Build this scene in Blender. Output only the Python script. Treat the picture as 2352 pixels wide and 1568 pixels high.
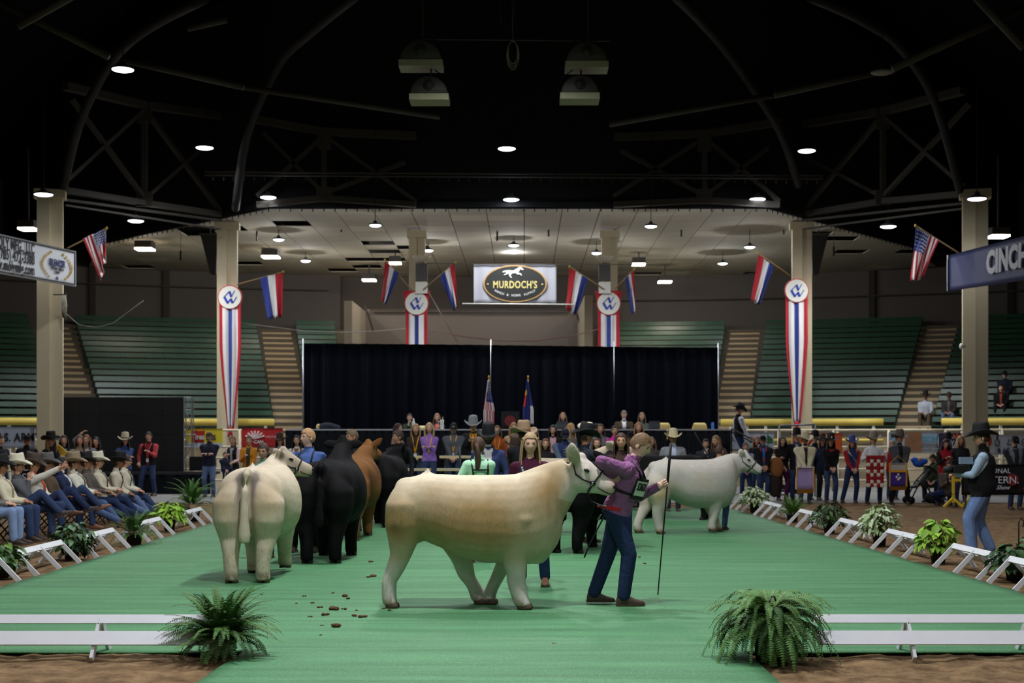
import bpy, bmesh, math, random
import numpy as np
from mathutils import Vector, Matrix, noise
for o in list(bpy.data.objects): bpy.data.objects.remove(o)
random.seed(7); RNG = np.random.default_rng(5)
S = bpy.context.scene; C = S.collection
# ---------------------------------------------------------------- camera, world, exposure, arena lamps
F, CX, CY, H = 3266.7, 1204.0, 1008.0, 1.65          # focal length and vanishing point in photo pixels, eye height
cam = bpy.data.cameras.new('camera'); camo = bpy.data.objects.new('camera', cam); C.objects.link(camo)
camo.location = (0, 0, H); camo.rotation_euler = (math.pi/2, 0, 0)
cam.lens = 50; cam.sensor_width = 36; cam.shift_x = -(CX-1176)/2352; cam.shift_y = (CY-784)/2352
cam.clip_end = 300; cam.dof.use_dof = True; cam.dof.focus_distance = 14.2; cam.dof.aperture_fstop = 2.8
S.camera = camo
w = bpy.data.worlds.new('hall_dark'); S.world = w; w.use_nodes = True
w.node_tree.nodes['Background'].inputs[0].default_value = (.55, .6, .7, 1)
w.node_tree.nodes['Background'].inputs[1].default_value = .010
vs = S.view_settings; vs.view_transform = 'Standard'; vs.look = 'None'; vs.gamma = 1; vs.use_curve_mapping = False
vs.exposure = 1.0
LAMP_W, SOFFIT_W = 640.0, 30.0
def P(px, py, d): return Vector(((px-CX)*d/F, d, H-(py-CY)*d/F))
def G(px, py):
    d = F*H/(py-CY); return Vector(((px-CX)*d/F, d, 0))
def GD(px, d, z=0): return Vector(((px-CX)*d/F, d, z))
# ---------------------------------------------------------------- materials
def lin(c):
    r = []
    for x in c[:3]:
        x = x/255.; r.append(x/12.92 if x <= .04045 else ((x+.055)/1.055)**2.4)
    return (*r, 1)
_M = {}
def M(col, rough=.65, var=.12, scale=6, bump=0, bs=60, metal=0, spec=.35, emit=0, sheen=0):
    key = (tuple(col), rough, var, scale, bump, bs, metal, spec, emit, sheen)
    if key in _M: return _M[key]
    m = bpy.data.materials.new('m%03d' % len(_M)); m.use_nodes = True; nt = m.node_tree; b = nt.nodes['Principled BSDF']
    c = lin(col); b.inputs['Roughness'].default_value = rough; b.inputs['Metallic'].default_value = metal
    b.inputs['Specular IOR Level'].default_value = spec
    if sheen: b.inputs['Sheen Weight'].default_value = sheen
    if emit:
        b.inputs['Emission Color'].default_value = c; b.inputs['Emission Strength'].default_value = emit
    tc = nt.nodes.new('ShaderNodeTexCoord')
    n = nt.nodes.new('ShaderNodeTexNoise'); n.inputs['Scale'].default_value = scale; n.inputs['Detail'].default_value = 4
    nt.links.new(tc.outputs['Object'], n.inputs['Vector'])
    mx = nt.nodes.new('ShaderNodeMix'); mx.data_type = 'RGBA'
    mx.inputs[6].default_value = tuple(x*(1-var) for x in c[:3])+(1,); mx.inputs[7].default_value = tuple(min(1, x*(1+var)) for x in c[:3])+(1,)
    nt.links.new(n.outputs['Fac'], mx.inputs[0]); nt.links.new(mx.outputs[2], b.inputs['Base Color'])
    if bump:
        n2 = nt.nodes.new('ShaderNodeTexNoise'); n2.inputs['Scale'].default_value = bs; n2.inputs['Detail'].default_value = 3
        bp = nt.nodes.new('ShaderNodeBump'); bp.inputs['Strength'].default_value = bump; bp.inputs['Distance'].default_value = .02
        nt.links.new(tc.outputs['Object'], n2.inputs['Vector']); nt.links.new(n2.outputs['Fac'], bp.inputs['Height']); nt.links.new(bp.outputs['Normal'], b.inputs['Normal'])
    _M[key] = m; return m
def nodes_of(name):
    m = bpy.data.materials.new(name); m.use_nodes = True; return m, m.node_tree, m.node_tree.nodes['Principled BSDF']
# ---------------------------------------------------------------- mesh builder
def frame(t, up=(0, 0, 1)):
    t = Vector(t).normalized(); u = Vector(up)
    if abs(t.dot(u)) > .96: u = Vector((1, 0, 0)) if abs(t.x) < .9 else Vector((0, 1, 0))
    s = t.cross(u).normalized(); return s, s.cross(t).normalized(), t
class MB:
    def __init__(s): s.v = []; s.f = []; s.m = []
    def add(s, V, Fs, m=0):
        o = len(s.v); s.v.extend(tuple(v) for v in V); s.f.extend(tuple(i+o for i in f) for f in Fs); s.m.extend([m]*len(Fs)); return s
    def box(s, c, size, m=0, rot=None):
        x, y, z = (a/2 for a in size); V = [Vector((sx*x, sy*y, sz*z)) for sx in (-1, 1) for sy in (-1, 1) for sz in (-1, 1)]
        if rot is not None: V = [rot @ v for v in V]
        c = Vector(c); return s.add([v+c for v in V], [(0, 1, 3, 2), (4, 6, 7, 5), (0, 4, 5, 1), (2, 3, 7, 6), (0, 2, 6, 4), (1, 5, 7, 3)], m)
    def b2(s, lo, hi, m=0): return s.box([(a+b)/2 for a, b in zip(lo, hi)], [abs(b-a) for a, b in zip(lo, hi)], m)
    def beam(s, p0, p1, w, h, m=0, up=(0, 0, 1)):
        p0 = Vector(p0); p1 = Vector(p1); a, b, t = frame(p1-p0, up); R = Matrix((a, b, t)).transposed()
        return s.box((p0+p1)/2, (w, h, (p1-p0).length), m, R)
    def loft(s, rings, m=0, cap=True, closed=True):
        o = len(s.v); n = len(rings[0])
        for r in rings: s.v.extend(tuple(p) for p in r)
        for i in range(len(rings)-1):
            for j in range(n if closed else n-1):
                k = (j+1) % n; s.f.append((o+i*n+j, o+i*n+k, o+(i+1)*n+k, o+(i+1)*n+j)); s.m.append(m)
        if cap and closed:
            s.f.append(tuple(o+j for j in range(n))[::-1]); s.m.append(m)
            e = o+(len(rings)-1)*n; s.f.append(tuple(e+j for j in range(n))); s.m.append(m)
        return s
    def tube(s, pts, rad, n=8, m=0, cap=True, up=(0, 0, 1)):
        pts = [Vector(p) for p in pts]; R = []
        for i, p in enumerate(pts):
            t = pts[min(i+1, len(pts)-1)]-pts[max(i-1, 0)]; a, b, _ = frame(t, up)
            r = rad[i] if isinstance(rad, (list, tuple)) else rad; ra, rb = r if isinstance(r, (tuple, list)) else (r, r)
            R.append([p+a*(ra*math.cos(2*math.pi*j/n))+b*(rb*math.sin(2*math.pi*j/n)) for j in range(n)])
        return s.loft(R, m, cap)
    def cap(s, p0, p1, r0, r1, n=10, m=0):           # tapered capsule
        p0 = Vector(p0); p1 = Vector(p1); t = (p1-p0).normalized() if (p1-p0).length > 1e-6 else Vector((0, 0, 1)); pts = []; rr = []
        for a in (-85, -55, -25, 0): pts.append(p0+t*(r0*math.sin(math.radians(a)))); rr.append(max(.002, r0*math.cos(math.radians(a))))
        for a in (0, 25, 55, 85): pts.append(p1+t*(r1*math.sin(math.radians(a)))); rr.append(max(.002, r1*math.cos(math.radians(a))))
        a, b, _ = frame(t); return s.loft([[p+a*(r*math.cos(2*math.pi*j/n))+b*(r*math.sin(2*math.pi*j/n)) for j in range(n)] for p, r in zip(pts, rr)], m)
    def ell(s, c, r, m=0, nu=12, nv=8, rot=None):
        c = Vector(c); R = []
        for i in range(nv+1):
            t = math.pi*(.03+.94*i/nv); R.append([Vector((r[0]*math.sin(t)*math.cos(2*math.pi*j/nu), r[1]*math.sin(t)*math.sin(2*math.pi*j/nu), r[2]*math.cos(t))) for j in range(nu)])
        R = R[::-1]
        if rot is not None: R = [[rot @ p for p in q] for q in R]
        return s.loft([[p+c for p in q] for q in R], m)
    def lathe(s, prof, n=20, m=0, c=(0, 0, 0)):
        c = Vector(c); return s.loft([[c+Vector((r*math.cos(2*math.pi*j/n), r*math.sin(2*math.pi*j/n), z)) for j in range(n)] for r, z in prof], m)
    def grid(s, P_, m=0):
        o = len(s.v); nr = len(P_); nc = len(P_[0])
        for r in P_: s.v.extend(tuple(p) for p in r)
        for i in range(nr-1):
            for j in range(nc-1): s.f.append((o+i*nc+j, o+i*nc+j+1, o+(i+1)*nc+j+1, o+(i+1)*nc+j)); s.m.append(m)
        return s
    def sheet(s, P_, th, m=0):                        # grid with thickness along its normals
        nr = len(P_); nc = len(P_[0]); Q = []
        A = np.array([[tuple(p) for p in r] for r in P_], float); du = np.gradient(A, axis=0); dv = np.gradient(A, axis=1); N = np.cross(du, dv)
        N /= np.maximum(np.linalg.norm(N, axis=2, keepdims=True), 1e-9); B = A+N*th; o = len(s.v)
        s.grid(A, m); s.grid(B[:, ::-1], m); o2 = o+nr*nc
        f = lambda i, j: o+i*nc+j
        g = lambda i, j: o2+i*nc+(nc-1-j)
        for i in range(nr-1):
            for j in (0, nc-1): s.f.append((f(i, j), g(i, j), g(i+1, j), f(i+1, j))); s.m.append(m)
        for j in range(nc-1):
            for i in (0, nr-1): s.f.append((f(i, j), f(i, j+1), g(i, j+1), g(i, j))); s.m.append(m)
        return s
    def mesh(s, name='mesh', mats=(), smooth=False):
        me = bpy.data.meshes.new(name); me.from_pydata([tuple(v) for v in s.v], [], s.f)
        for m in (mats if isinstance(mats, (list, tuple)) else [mats]): me.materials.append(m)
        if len(s.f): me.polygons.foreach_set('material_index', s.m)
        if smooth: me.polygons.foreach_set('use_smooth', [True]*len(s.f))
        return me
    def build(s, name, mats, parent=None, smooth=False, fix=False):
        me = s.mesh(name, mats, smooth)
        if fix:
            bm = bmesh.new(); bm.from_mesh(me); bmesh.ops.recalc_face_normals(bm, faces=bm.faces); bm.to_mesh(me); bm.free()
        return obj(name, me, parent)
def obj(name, me, parent=None, loc=None):
    o = bpy.data.objects.new(name, me); C.objects.link(o)
    if parent is not None: o.parent = parent
    if loc is not None: o.location = loc
    return o
def tag(o, label=None, cat=None, group=None, kind=None):
    if label: o['label'] = label
    if cat: o['category'] = cat
    if group: o['group'] = group
    if kind: o['kind'] = kind
    return o
def thing(name, label, cat, loc=(0, 0, 0), rz=0, group=None):
    o = bpy.data.objects.new(name, None); C.objects.link(o); o.empty_display_size = .1; o.location = loc; o.rotation_euler = (0, 0, rz)
    return tag(o, label, cat, group)
def struct(name, mb, mats, parent=None, smooth=False):
    o = mb.build(name, mats, parent, smooth)
    if parent is None: o['kind'] = 'structure'
    return o
def dup(root, label=None, loc=None, rz=None, parent=None):
    r = root.copy(); C.objects.link(r)
    if parent is not None: r.parent = parent
    for ch in root.children: dup(ch, parent=r)
    if label: r['label'] = label
    if loc is not None: r.location = loc
    if rz is not None: r.rotation_euler = (0, 0, rz)
    return r
TMP = bpy.data.scenes.new('tmp')
def voxel(mb, size, smooth=3, fac=.5):
    me = mb.mesh('t'); ob = bpy.data.objects.new('t', me); TMP.collection.objects.link(ob)
    m = ob.modifiers.new('r', 'REMESH'); m.mode = 'VOXEL'; m.voxel_size = size
    m = ob.modifiers.new('s', 'SMOOTH'); m.factor = fac; m.iterations = smooth
    vl = TMP.view_layers[0]; vl.update(); dg = vl.depsgraph; r = bpy.data.meshes.new_from_object(ob.evaluated_get(dg))
    bpy.data.objects.remove(ob); bpy.data.meshes.remove(me)
    n = len(r.vertices); V = np.empty(n*3); r.vertices.foreach_get('co', V); V = V.reshape(-1, 3)
    k = len(r.polygons); L = np.empty(len(r.loops), int); r.loops.foreach_get('vertex_index', L); st = np.empty(k, int); r.polygons.foreach_get('loop_start', st); to = np.empty(k, int); r.polygons.foreach_get('loop_total', to)
    Fs = [tuple(L[a:a+b].tolist()) for a, b in zip(st, to)]; bpy.data.meshes.remove(r)
    return V, Fs
def text(s, size, mat, parent, mtx, name='lettering', bold=0, ext=.004, sx=1.0, sp=1.0, align='CENTER', shear=0):
    cu = bpy.data.curves.new('t', 'FONT'); cu.body = s; cu.size = size; cu.align_x = align; cu.align_y = 'CENTER'; cu.extrude = ext; cu.offset = bold*size; cu.space_character = sp; cu.shear = shear; cu.resolution_u = 3
    ob = bpy.data.objects.new('t', cu); TMP.collection.objects.link(ob); vl = TMP.view_layers[0]; vl.update()
    me = bpy.data.meshes.new_from_object(ob.evaluated_get(vl.depsgraph)); bpy.data.objects.remove(ob); bpy.data.curves.remove(cu)
    me.transform(Matrix.Diagonal((sx, 1, 1, 1))); me.transform(mtx); me.materials.clear(); me.materials.append(mat)
    return obj(name, me, parent)
XZ = Matrix.Rotation(math.pi/2, 4, 'X')              # text standing up, read from -Y
def at(p, rz=0): return Matrix.Translation(Vector(p)) @ Matrix.Rotation(rz, 4, 'Z') @ XZ
ORD = 'first second third fourth fifth sixth seventh eighth ninth tenth eleventh twelfth thirteenth fourteenth fifteenth sixteenth seventeenth eighteenth nineteenth twentieth'.split()
def rotz(a): return Matrix.Rotation(a, 3, 'Z')
# pendant lamps: the arena's own grid of high-bay lamps, hung in three rows at 10.3 m, plus the smaller ones below the soffit
m_house = M((70, 72, 76), .5, .1); m_lens = M((240, 246, 255), .4, 0, emit=12); m_cord = M((16, 16, 18), .7, 0); m_off = M((120, 118, 105), .5, .1)
def pendant(loc, dia, watts, label, cord=4.0, lit=True, group='pendant lamps', kind='SPOT'):
    t = thing('pendant_lamp', label, 'lamp', loc, 0, group); r = dia/2
    MB().lathe([(.01, .32*dia), (.12*dia, .32*dia), (.16*dia, .18*dia), (.40*r*2*.5, .16*dia), (r*.92, .03), (r, .0), (r, -.02), (r*.9, -.02)], 24).build('housing', m_house, t, True)
    MB().lathe([(r*.9, -.018), (r*.88, -.03), (r*.6, -.055), (.01, -.065)], 24).build('lens', m_lens if lit else m_off, t, True)
    MB().tube([(0, 0, .3*dia), (0, 0, cord)], .012, 6).build('cord', m_cord, t)
    if lit and watts:
        l = bpy.data.lights.new('lamp_light', kind); l.energy = watts; l.shadow_soft_size = r*.9 if kind == 'SPOT' else .05
        if kind == 'SPOT': l.spot_size = math.radians(150); l.spot_blend = .55
        l.color = (.93, .96, 1)
        o = obj('lamp_light', l, t, (0, 0, -.09))
    return t
for x, y, px, py, lab in ((-9.6, 34, 282, 158, 'highest and largest lit pendant lamp, at the upper left'), (-9.7, 42.6, 470, 338, 'lit pendant lamp in front of the left roof truss'), (-8.9, 45.0, 616, 452, 'lit pendant lamp at the left corner of the pale soffit'),
                          (-.5, 42, 1164, 340, 'upper lit pendant lamp on the centre line of the hall'), (-.4, 44.9, 1174, 457, 'lit pendant lamp just above the soffit edge on the centre line'), (8.4, 42.3, 1853, 345, 'lit pendant lamp in front of the right roof truss'), (7.4, 45.0, 1740, 456, 'lit pendant lamp at the right corner of the pale soffit'),
                          (0, 40, 100, 445, 'lit pendant lamp above the left column with the white sign'), (0, 40, 2244, 455, 'lit pendant lamp above the right column with the blue banner'), (0, 45, 312, 506, 'lit pendant lamp below the left truss, above the flag'), (0, 45, 2040, 519, 'lit pendant lamp below the right truss, left of the flag')):
    pendant(P(px, py, y), .56*(1 if y < 44.5 else .96), LAMP_W*(.12 if y == 40 else 1.0), lab, 7 if y < 44 else 5)
pendant(P(2027, 165, 34), .56, 0, 'unlit pendant lamp hanging at the upper right', 7, False)
for i, y in enumerate((26.5, 19.0, 11.5, 4.0, -3.5)):
    for j, x in enumerate((-9.6, -.5, 8.6)):
        pendant((x, y, 10.3), .56, LAMP_W*(({11.5: 3.0, 19.0: 2.6, 26.5: 1.5, 4.0: 1.0}.get(y, .5)) if j == 1 else (.5 if y > 5 else .35)), 'lit pendant lamp, %s along the %s row above the ring' % (ORD[i], ('left', 'middle', 'right')[j]), 7)
# ================================================================ structure
def carpet_mat():
    m, nt, b = nodes_of('green_carpet'); tc = nt.nodes.new('ShaderNodeTexCoord'); L = nt.links.new
    n1 = nt.nodes.new('ShaderNodeTexNoise'); n1.inputs['Scale'].default_value = 90; n1.inputs['Detail'].default_value = 4
    mp = nt.nodes.new('ShaderNodeMapping'); mp.inputs['Scale'].default_value = (.3, 3.2, 1); L(tc.outputs['Object'], mp.inputs[0])
    n2 = nt.nodes.new('ShaderNodeTexNoise'); n2.inputs['Scale'].default_value = 1.6; n2.inputs['Detail'].default_value = 5; L(mp.outputs[0], n2.inputs[0])
    L(tc.outputs['Object'], n1.inputs[0])
    ad = nt.nodes.new('ShaderNodeMath'); ad.operation = 'MULTIPLY_ADD'; ad.inputs[1].default_value = .5; L(n1.outputs[0], ad.inputs[0])
    m2 = nt.nodes.new('ShaderNodeMath'); m2.operation = 'MULTIPLY'; m2.inputs[1].default_value = .5; L(n2.outputs[0], m2.inputs[0]); L(m2.outputs[0], ad.inputs[2])
    r = nt.nodes.new('ShaderNodeValToRGB'); r.color_ramp.elements[0].position = .36; r.color_ramp.elements[1].position = .66
    r.color_ramp.elements[0].color = lin((42, 96, 54)); r.color_ramp.elements[1].color = lin((86, 144, 94)); L(ad.outputs[0], r.inputs[0])
    # fibre sparkle put into the base colour as pale flecks
    n3 = nt.nodes.new('ShaderNodeTexNoise'); n3.inputs['Scale'].default_value = 240; n3.inputs['Detail'].default_value = 1; L(tc.outputs['Object'], n3.inputs[0])
    g = nt.nodes.new('ShaderNodeMath'); g.operation = 'GREATER_THAN'; g.inputs[1].default_value = .67; L(n3.outputs[0], g.inputs[0])
    mx = nt.nodes.new('ShaderNodeMix'); mx.data_type = 'RGBA'; L(g.outputs[0], mx.inputs[0]); L(r.outputs[0], mx.inputs[6]); mx.inputs[7].default_value = lin((165, 215, 180)); L(mx.outputs[2], b.inputs['Base Color'])
    b.inputs['Roughness'].default_value = .62; b.inputs['Specular IOR Level'].default_value = .3
    bp = nt.nodes.new('ShaderNodeBump'); bp.inputs['Strength'].default_value = .5; bp.inputs['Distance'].default_value = .01; L(n1.outputs[0], bp.inputs['Height']); L(bp.outputs[0], b.inputs['Normal'])
    return m
def dirt_mat():
    m, nt, b = nodes_of('arena_dirt'); tc = nt.nodes.new('ShaderNodeTexCoord'); L = nt.links.new
    n1 = nt.nodes.new('ShaderNodeTexNoise'); n1.inputs['Scale'].default_value = 5; n1.inputs['Detail'].default_value = 9; n1.inputs['Roughness'].default_value = .68; L(tc.outputs['Object'], n1.inputs[0])
    r = nt.nodes.new('ShaderNodeValToRGB'); r.color_ramp.elements[0].position = .32; r.color_ramp.elements[1].position = .7
    r.color_ramp.elements[0].color = lin((84, 64, 44)); r.color_ramp.elements[1].color = lin((150, 122, 90)); L(n1.outputs[0], r.inputs[0]); L(r.outputs[0], b.inputs['Base Color'])
    b.inputs['Roughness'].default_value = .95; b.inputs['Specular IOR Level'].default_value = .1
    n2 = nt.nodes.new('ShaderNodeTexNoise'); n2.inputs['Scale'].default_value = 9; n2.inputs['Detail'].default_value = 8; L(tc.outputs['Object'], n2.inputs[0])
    bp = nt.nodes.new('ShaderNodeBump'); bp.inputs['Strength'].default_value = .9; bp.inputs['Distance'].default_value = .06; L(n2.outputs[0], bp.inputs['Height']); L(bp.outputs[0], b.inputs['Normal'])
    return m
m_carpet = carpet_mat(); m_dirt = dirt_mat()
m_conc = M((128, 126, 124), .85, .10, 2.5, .15, 30); m_tan = M((176, 160, 132), .85, .12, 1.5, .1, 20); m_tan2 = M((150, 138, 120), .85, .12, .8, .1, 20)
m_dark = M((15, 16, 20), .8, .15, .5); m_steel = M((66, 62, 56), .6, .2, 3); m_steeld = M((22, 21, 20), .7, .2, 3); m_ceil = M((186, 178, 160), .9, .08, 1.5, .1, 60); m_cream = M((214, 200, 168), .6, .08, 2); m_creamcol = M((196, 182, 152), .7, .08, 1.2, .08, 12)
# floor: dirt with real clods where it is close to the camera
def dirt_z(x, y):
    a = max(0, min(1, (13.5-y)/2.0)); return (noise.noise((x*2.2, y*2.6, 1))*.030+noise.noise((x*6.5, y*7.5, 4))*.020+noise.noise((x*15, y*17, 2))*.010)*a-.018
def soft(y): return y
xs = np.linspace(-6.2, 6.2, 190); ys = np.linspace(8.6, 13.6, 110)
mb = MB().grid([[(x, y, dirt_z(x, y)-.0) for x in xs] for y in ys])
for a, b, c, d in ((-26, -6.2, -8, 41), (6.2, 26, -8, 41), (-6.2, 6.2, -8, 8.6), (-6.2, 6.2, 13.6, 41)):
    mb.grid([[(x, y, -.018) for x in (a, b)] for y in (c, d)])
struct('floor', mb, m_dirt, smooth=True)
# concrete apron behind the dirt ring
mb = MB(); mb.b2((-26, 36.9, -.06), (26, 60, 0)); struct('floor_apron', mb, m_conc)
# carpet: big sheet + runner towards the camera, slightly rucked
def cz(x, y): return .012+.004*noise.noise((x*.5, y*3.1, 0))+.003*noise.noise((x*2, y*6, 5))
LX = lambda y: -5.86-.024*(y-18)
RX = lambda y: 5.25-.024*(y-18)
ys = np.linspace(10.95, 33.9, 180); P_ = []
for y in ys:
    ww = .03*noise.noise((y*1.7, 0, 3)); P_.append([(x, y, cz(x, y)) for x in np.linspace(LX(y)+ww, RX(y)+ww, 60)])
ca = MB().sheet(P_, .012)
ys = np.linspace(7.0, 11.05, 30); P_ = []
for y in ys:
    P_.append([(x, y, cz(x, y)+.004) for x in np.linspace((525-CX)*10.48/F-.0+(y-10.48)*.03, (1742-CX)*10.4/F-(y-10.4)*.01, 30)])
ca.sheet(P_, .012)
cp = ca.build('green_carpet', m_carpet, smooth=True, fix=True); tag(cp, 'bright green show-ring carpet with a runner towards the camera', 'carpet')
# raised hem of the carpet at the front edge
# ---------------- arena bowl: circular stand, centre (0,14)
CY0 = 14.0
def pol(R, th, z): return Vector((R*math.sin(math.radians(th)), CY0+R*math.cos(math.radians(th)), z))
NROW, R0, DR, Z0, DZ = 18, 37.3, .70, 1.72, .262
mb = MB()
ths = np.linspace(-46, 46, 70)
prof = [(36.9, 0), (36.9, Z0)]
for i in range(NROW): prof += [(R0-.05+i*DR, Z0+i*DZ), (R0-.05+i*DR, Z0+(i+1)*DZ)]
prof += [(R0+NROW*DR+.6, Z0+NROW*DZ)]
mb.grid([[pol(R, t, z) for t in ths] for R, z in prof]); struct('floor_stand', mb, M((92, 84, 72), .9, .15, 1.2, .1, 20))
m_wall = M((88, 82, 78), .9, .10, .35, .06, 8)
mb = MB()
for a, b in ((-46, -9.4), (2.3, 46)): mb.grid([[pol(50.6, t, z) for t in np.linspace(a, b, 40)] for z in np.linspace(0, 12.5, 8)])
struct('wall_back', mb, m_wall)
# vertical pilasters and a rail line on the back wall
mb = MB()
for t in (-27, -21.5, -18, 17.5, 24, 30): mb.beam(pol(50.45, t, 5.5), pol(50.45, t, 11.8), .1, .25)
mb.tube([pol(50.4, t, 7.9) for t in np.linspace(3, 40, 20)], .035, 6); mb.tube([pol(50.4, t, 8.3) for t in np.linspace(-40, -10, 20)], .035, 6)
struct('trim_1', mb, M((70, 64, 58), .8, .1))
# centre entrance: recessed lighter wall with side returns and a dark opening above
mb = MB(); xl, xr = P(842, 0, 59).x, P(1326, 0, 59).x
mb.b2((xl, 58.6, 0), (xr, 59.0, 7.0)); struct('wall_entrance', mb, M((116, 106, 98), .9, .08, .4, .05, 8))
mb = MB(); mb.b2((xl-.3, 54, 0), (xl, 64, 6.9)); mb.b2((xr, 52, 0), (xr+.3, 64, 6.9)); struct('wall_entrance_side', mb, M((150, 138, 120), .9, .08, .5))
mb = MB(); mb.b2((xl-3, 64.4, 6), (xr+3, 64.7, 9.2)); struct('wall_entrance_back', mb, M((84, 76, 70), .9, .1, .4))
mb = MB(); mb.beam((xl+.2, 58.4, 6.95), (xr-.2, 58.4, 6.95), .08, .08); mb.beam(P(838, 700, 57), P(858, 762, 57), .07, .07); mb.beam(P(1322, 712, 57), P(1338, 760, 57), .07, .07); struct('trim_2', mb, M((60, 54, 48), .7, .1))
# soffit
SOF = 9.0
poly = [(-8.15, 45.5), (7.75, 45.5), (14.9, 54.7), (16.0, 62.2), (-16.5, 62.2), (-16.2, 54.0)]
poly[3:] = [(17.5, 60.5), (12, 64.2), (-12.5, 64.2), (-18.5, 60.5), (-16.2, 54.0)]
def clip(sub, cl):
    out = sub
    for i in range(len(cl)):
        a, b = cl[i], cl[(i+1) % len(cl)]; inp, out = out, []
        side = lambda p: (b[0]-a[0])*(p[1]-a[1])-(b[1]-a[1])*(p[0]-a[0])
        for k in range(len(inp)):
            p, q = inp[k-1], inp[k]; sp, sq = side(p), side(q)
            if (sp >= 0) != (sq >= 0): f = sp/(sp-sq); out.append((p[0]+(q[0]-p[0])*f, p[1]+(q[1]-p[1])*f))
            if sq >= 0: out.append(q)
        if not out: return []
    return out
holes = {}
for px, py, sz in ((685, 513, 1), (850, 556, 1), (868, 580, 1), (840, 592, 1), (822, 610, 1), (800, 618, 1), (880, 600, 1), (440, 523, 1), (480, 533, 1), (575, 605, 0), (560, 527, 1), (345, 610, 1), (1895, 540, 1), (1945, 553, 1), (1975, 582, 1), (1718, 625, 1), (1515, 630, 1), (930, 566, 1), (2085, 575, 1), (1500, 625, 1)):
    d = F*(SOF-H)/(CY-py); holes[(int(math.floor((px-CX)*d/F/1.22)), int(math.floor((d-45.5)/1.22)))] = 1
so = thing('ceiling_soffit', 'pale tiled soffit over the end stand with several missing tiles', 'ceiling', (0, 0, 0)); del so['category']; so['kind'] = 'structure'; so.name = 'ceiling'
full = MB().b2((.012, .012, 0), (1.208, 1.208, .03)).mesh('tile', m_ceil)
m_ceil2 = M((210, 200, 180), .9, .04)
full2 = MB().b2((.012, .012, 0), (1.208, 1.208, .03)).mesh('tile', m_ceil2)
random.seed(3); nt_ = 0
for ix in range(-16, 16):
    for iy in range(0, 16):
        x0, y0 = ix*1.22, 45.5+iy*1.22; sq = [(x0+.01, y0+.01), (x0+1.21, y0+.01), (x0+1.21, y0+1.21), (x0+.01, y0+1.21)]
        if (ix, iy) in holes: continue
        c = clip(sq, poly)
        if len(c) < 3: continue
        if len(c) == 4 and all(abs(p[0]-q[0])+abs(p[1]-q[1]) < 1e-6 or True for p, q in zip(c, sq)) and all(any(abs(p[0]-q[0])+abs(p[1]-q[1]) < 1e-6 for q in sq) for p in c):
            obj('tile', full2 if random.random() < .04 else full, so, (x0, y0, SOF))
        else:
            n = len(c); q = MB().add([(x, y, SOF) for x, y in c]+[(x, y, SOF+.03) for x, y in c], [tuple(range(n))[::-1], tuple(range(n, 2*n))]+[(i, (i+1) % n, n+(i+1) % n, n+i) for i in range(n)]); q.build('tile', m_ceil, so)
        nt_ += 1
mb = MB(); n = len(poly); mb.add([(x, y, SOF+.22) for x, y in poly]+[(x, y, SOF+.3) for x, y in poly], [tuple(range(n))[::-1], tuple(range(n, 2*n))]); mb.build('plenum_shade_sheet', m_dark, so)  # dark sheet added to stand in for the shade seen through missing tiles
# dark fascia above the soffit edge, up to the roof
mb = MB(); edge = [(-24, 62), (-16.2, 54.0), (-8.15, 45.5), (7.75, 45.5), (14.9, 54.7), (24, 63)]
for a, b in zip(edge, edge[1:]): mb.beam((a[0], a[1]-.08, 12.6), (b[0], b[1]-.08, 12.6), .1, 7.2, 0)
struct('wall_fascia', mb, M((17, 18, 24), .85, .2, .4))
# fringe of short hooks under the fascia edge
mb = MB()
for a, b in zip(edge[1:4], edge[2:5]):
    L_ = math.dist(a, b); k = int(L_/.35)
    for i in range(k+1):
        f = i/k; x, y = a[0]+(b[0]-a[0])*f, a[1]+(b[1]-a[1])*f-.15
        mb.b2((x-.015, y-.02, SOF-.1), (x+.015, y+.02, SOF+.05))
    mb.beam((a[0], a[1]-.16, SOF+.12), (b[0], b[1]-.16, SOF+.12), .12, .16)
tag(struct('trim_3', mb, m_dark), kind='structure')
# roof: dark barrel over everything
mb = MB(); mb.grid([[(24*math.sin(t), y, 9.5+10.5*math.cos(t)) for t in np.linspace(-1.5, 1.5, 24)] for y in (-10, 20, 45, 66)])
struct('ceiling_roof', mb, M((24, 25, 31), .9, .2, .3))
mb = MB(); mb.b2((-26, 66, 8), (26, 66.3, 22)); mb.b2((-26, -10.3, -.1), (26, -10, 22)); struct('wall_end', mb, M((20, 20, 24), .9, .2, .3))
mb = MB(); mb.b2((-26.2, -10, -.1), (-26, 66, 10.5)); mb.b2((26, -10, -.1), (26.2, 66, 10.5)); struct('wall_side', mb, M((40, 38, 38), .9, .2, .3))
# columns
def column(px, d, top, wd, label, rz=0, split=.5):
    c = GD(px, d); t = thing('column_post', label, 'column', c, rz)
    MB().b2((-wd*.5, -.17, 0), (wd*.0, .3, top)).build('shaft', m_creamcol, t)
    MB().b2((wd*.0, -.05, 0), (wd*.5, .3, top)).build('flange', m_creamcol, t)
    MB().b2((-wd*.62, -.22, top-.25), (wd*.62, .35, top)).build('capital', m_creamcol, t)
    MB().b2((-wd*.55, -.22, 0), (wd*.55, .34, .35)).build('base_plinth', m_creamcol, t)
    return t
column(115, 42, 9.0, .72, 'cream steel column behind the white silencer sign', .25)
column(522, 48, 8.95, .66, 'cream column carrying the left long rosette streamer', .12)
column(958, 49.6, 8.9, .55, 'cream column left of the oval-logo banner, behind the curtain')
column(1400, 49.6, 8.9, .55, 'cream column right of the oval-logo banner, behind the curtain')
column(1842, 48, 8.95, .66, 'cream column carrying the right long rosette streamer', -.12)
column(2240, 42, 9.0, .72, 'cream steel column behind the blue hanging banner', -.25)
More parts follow.
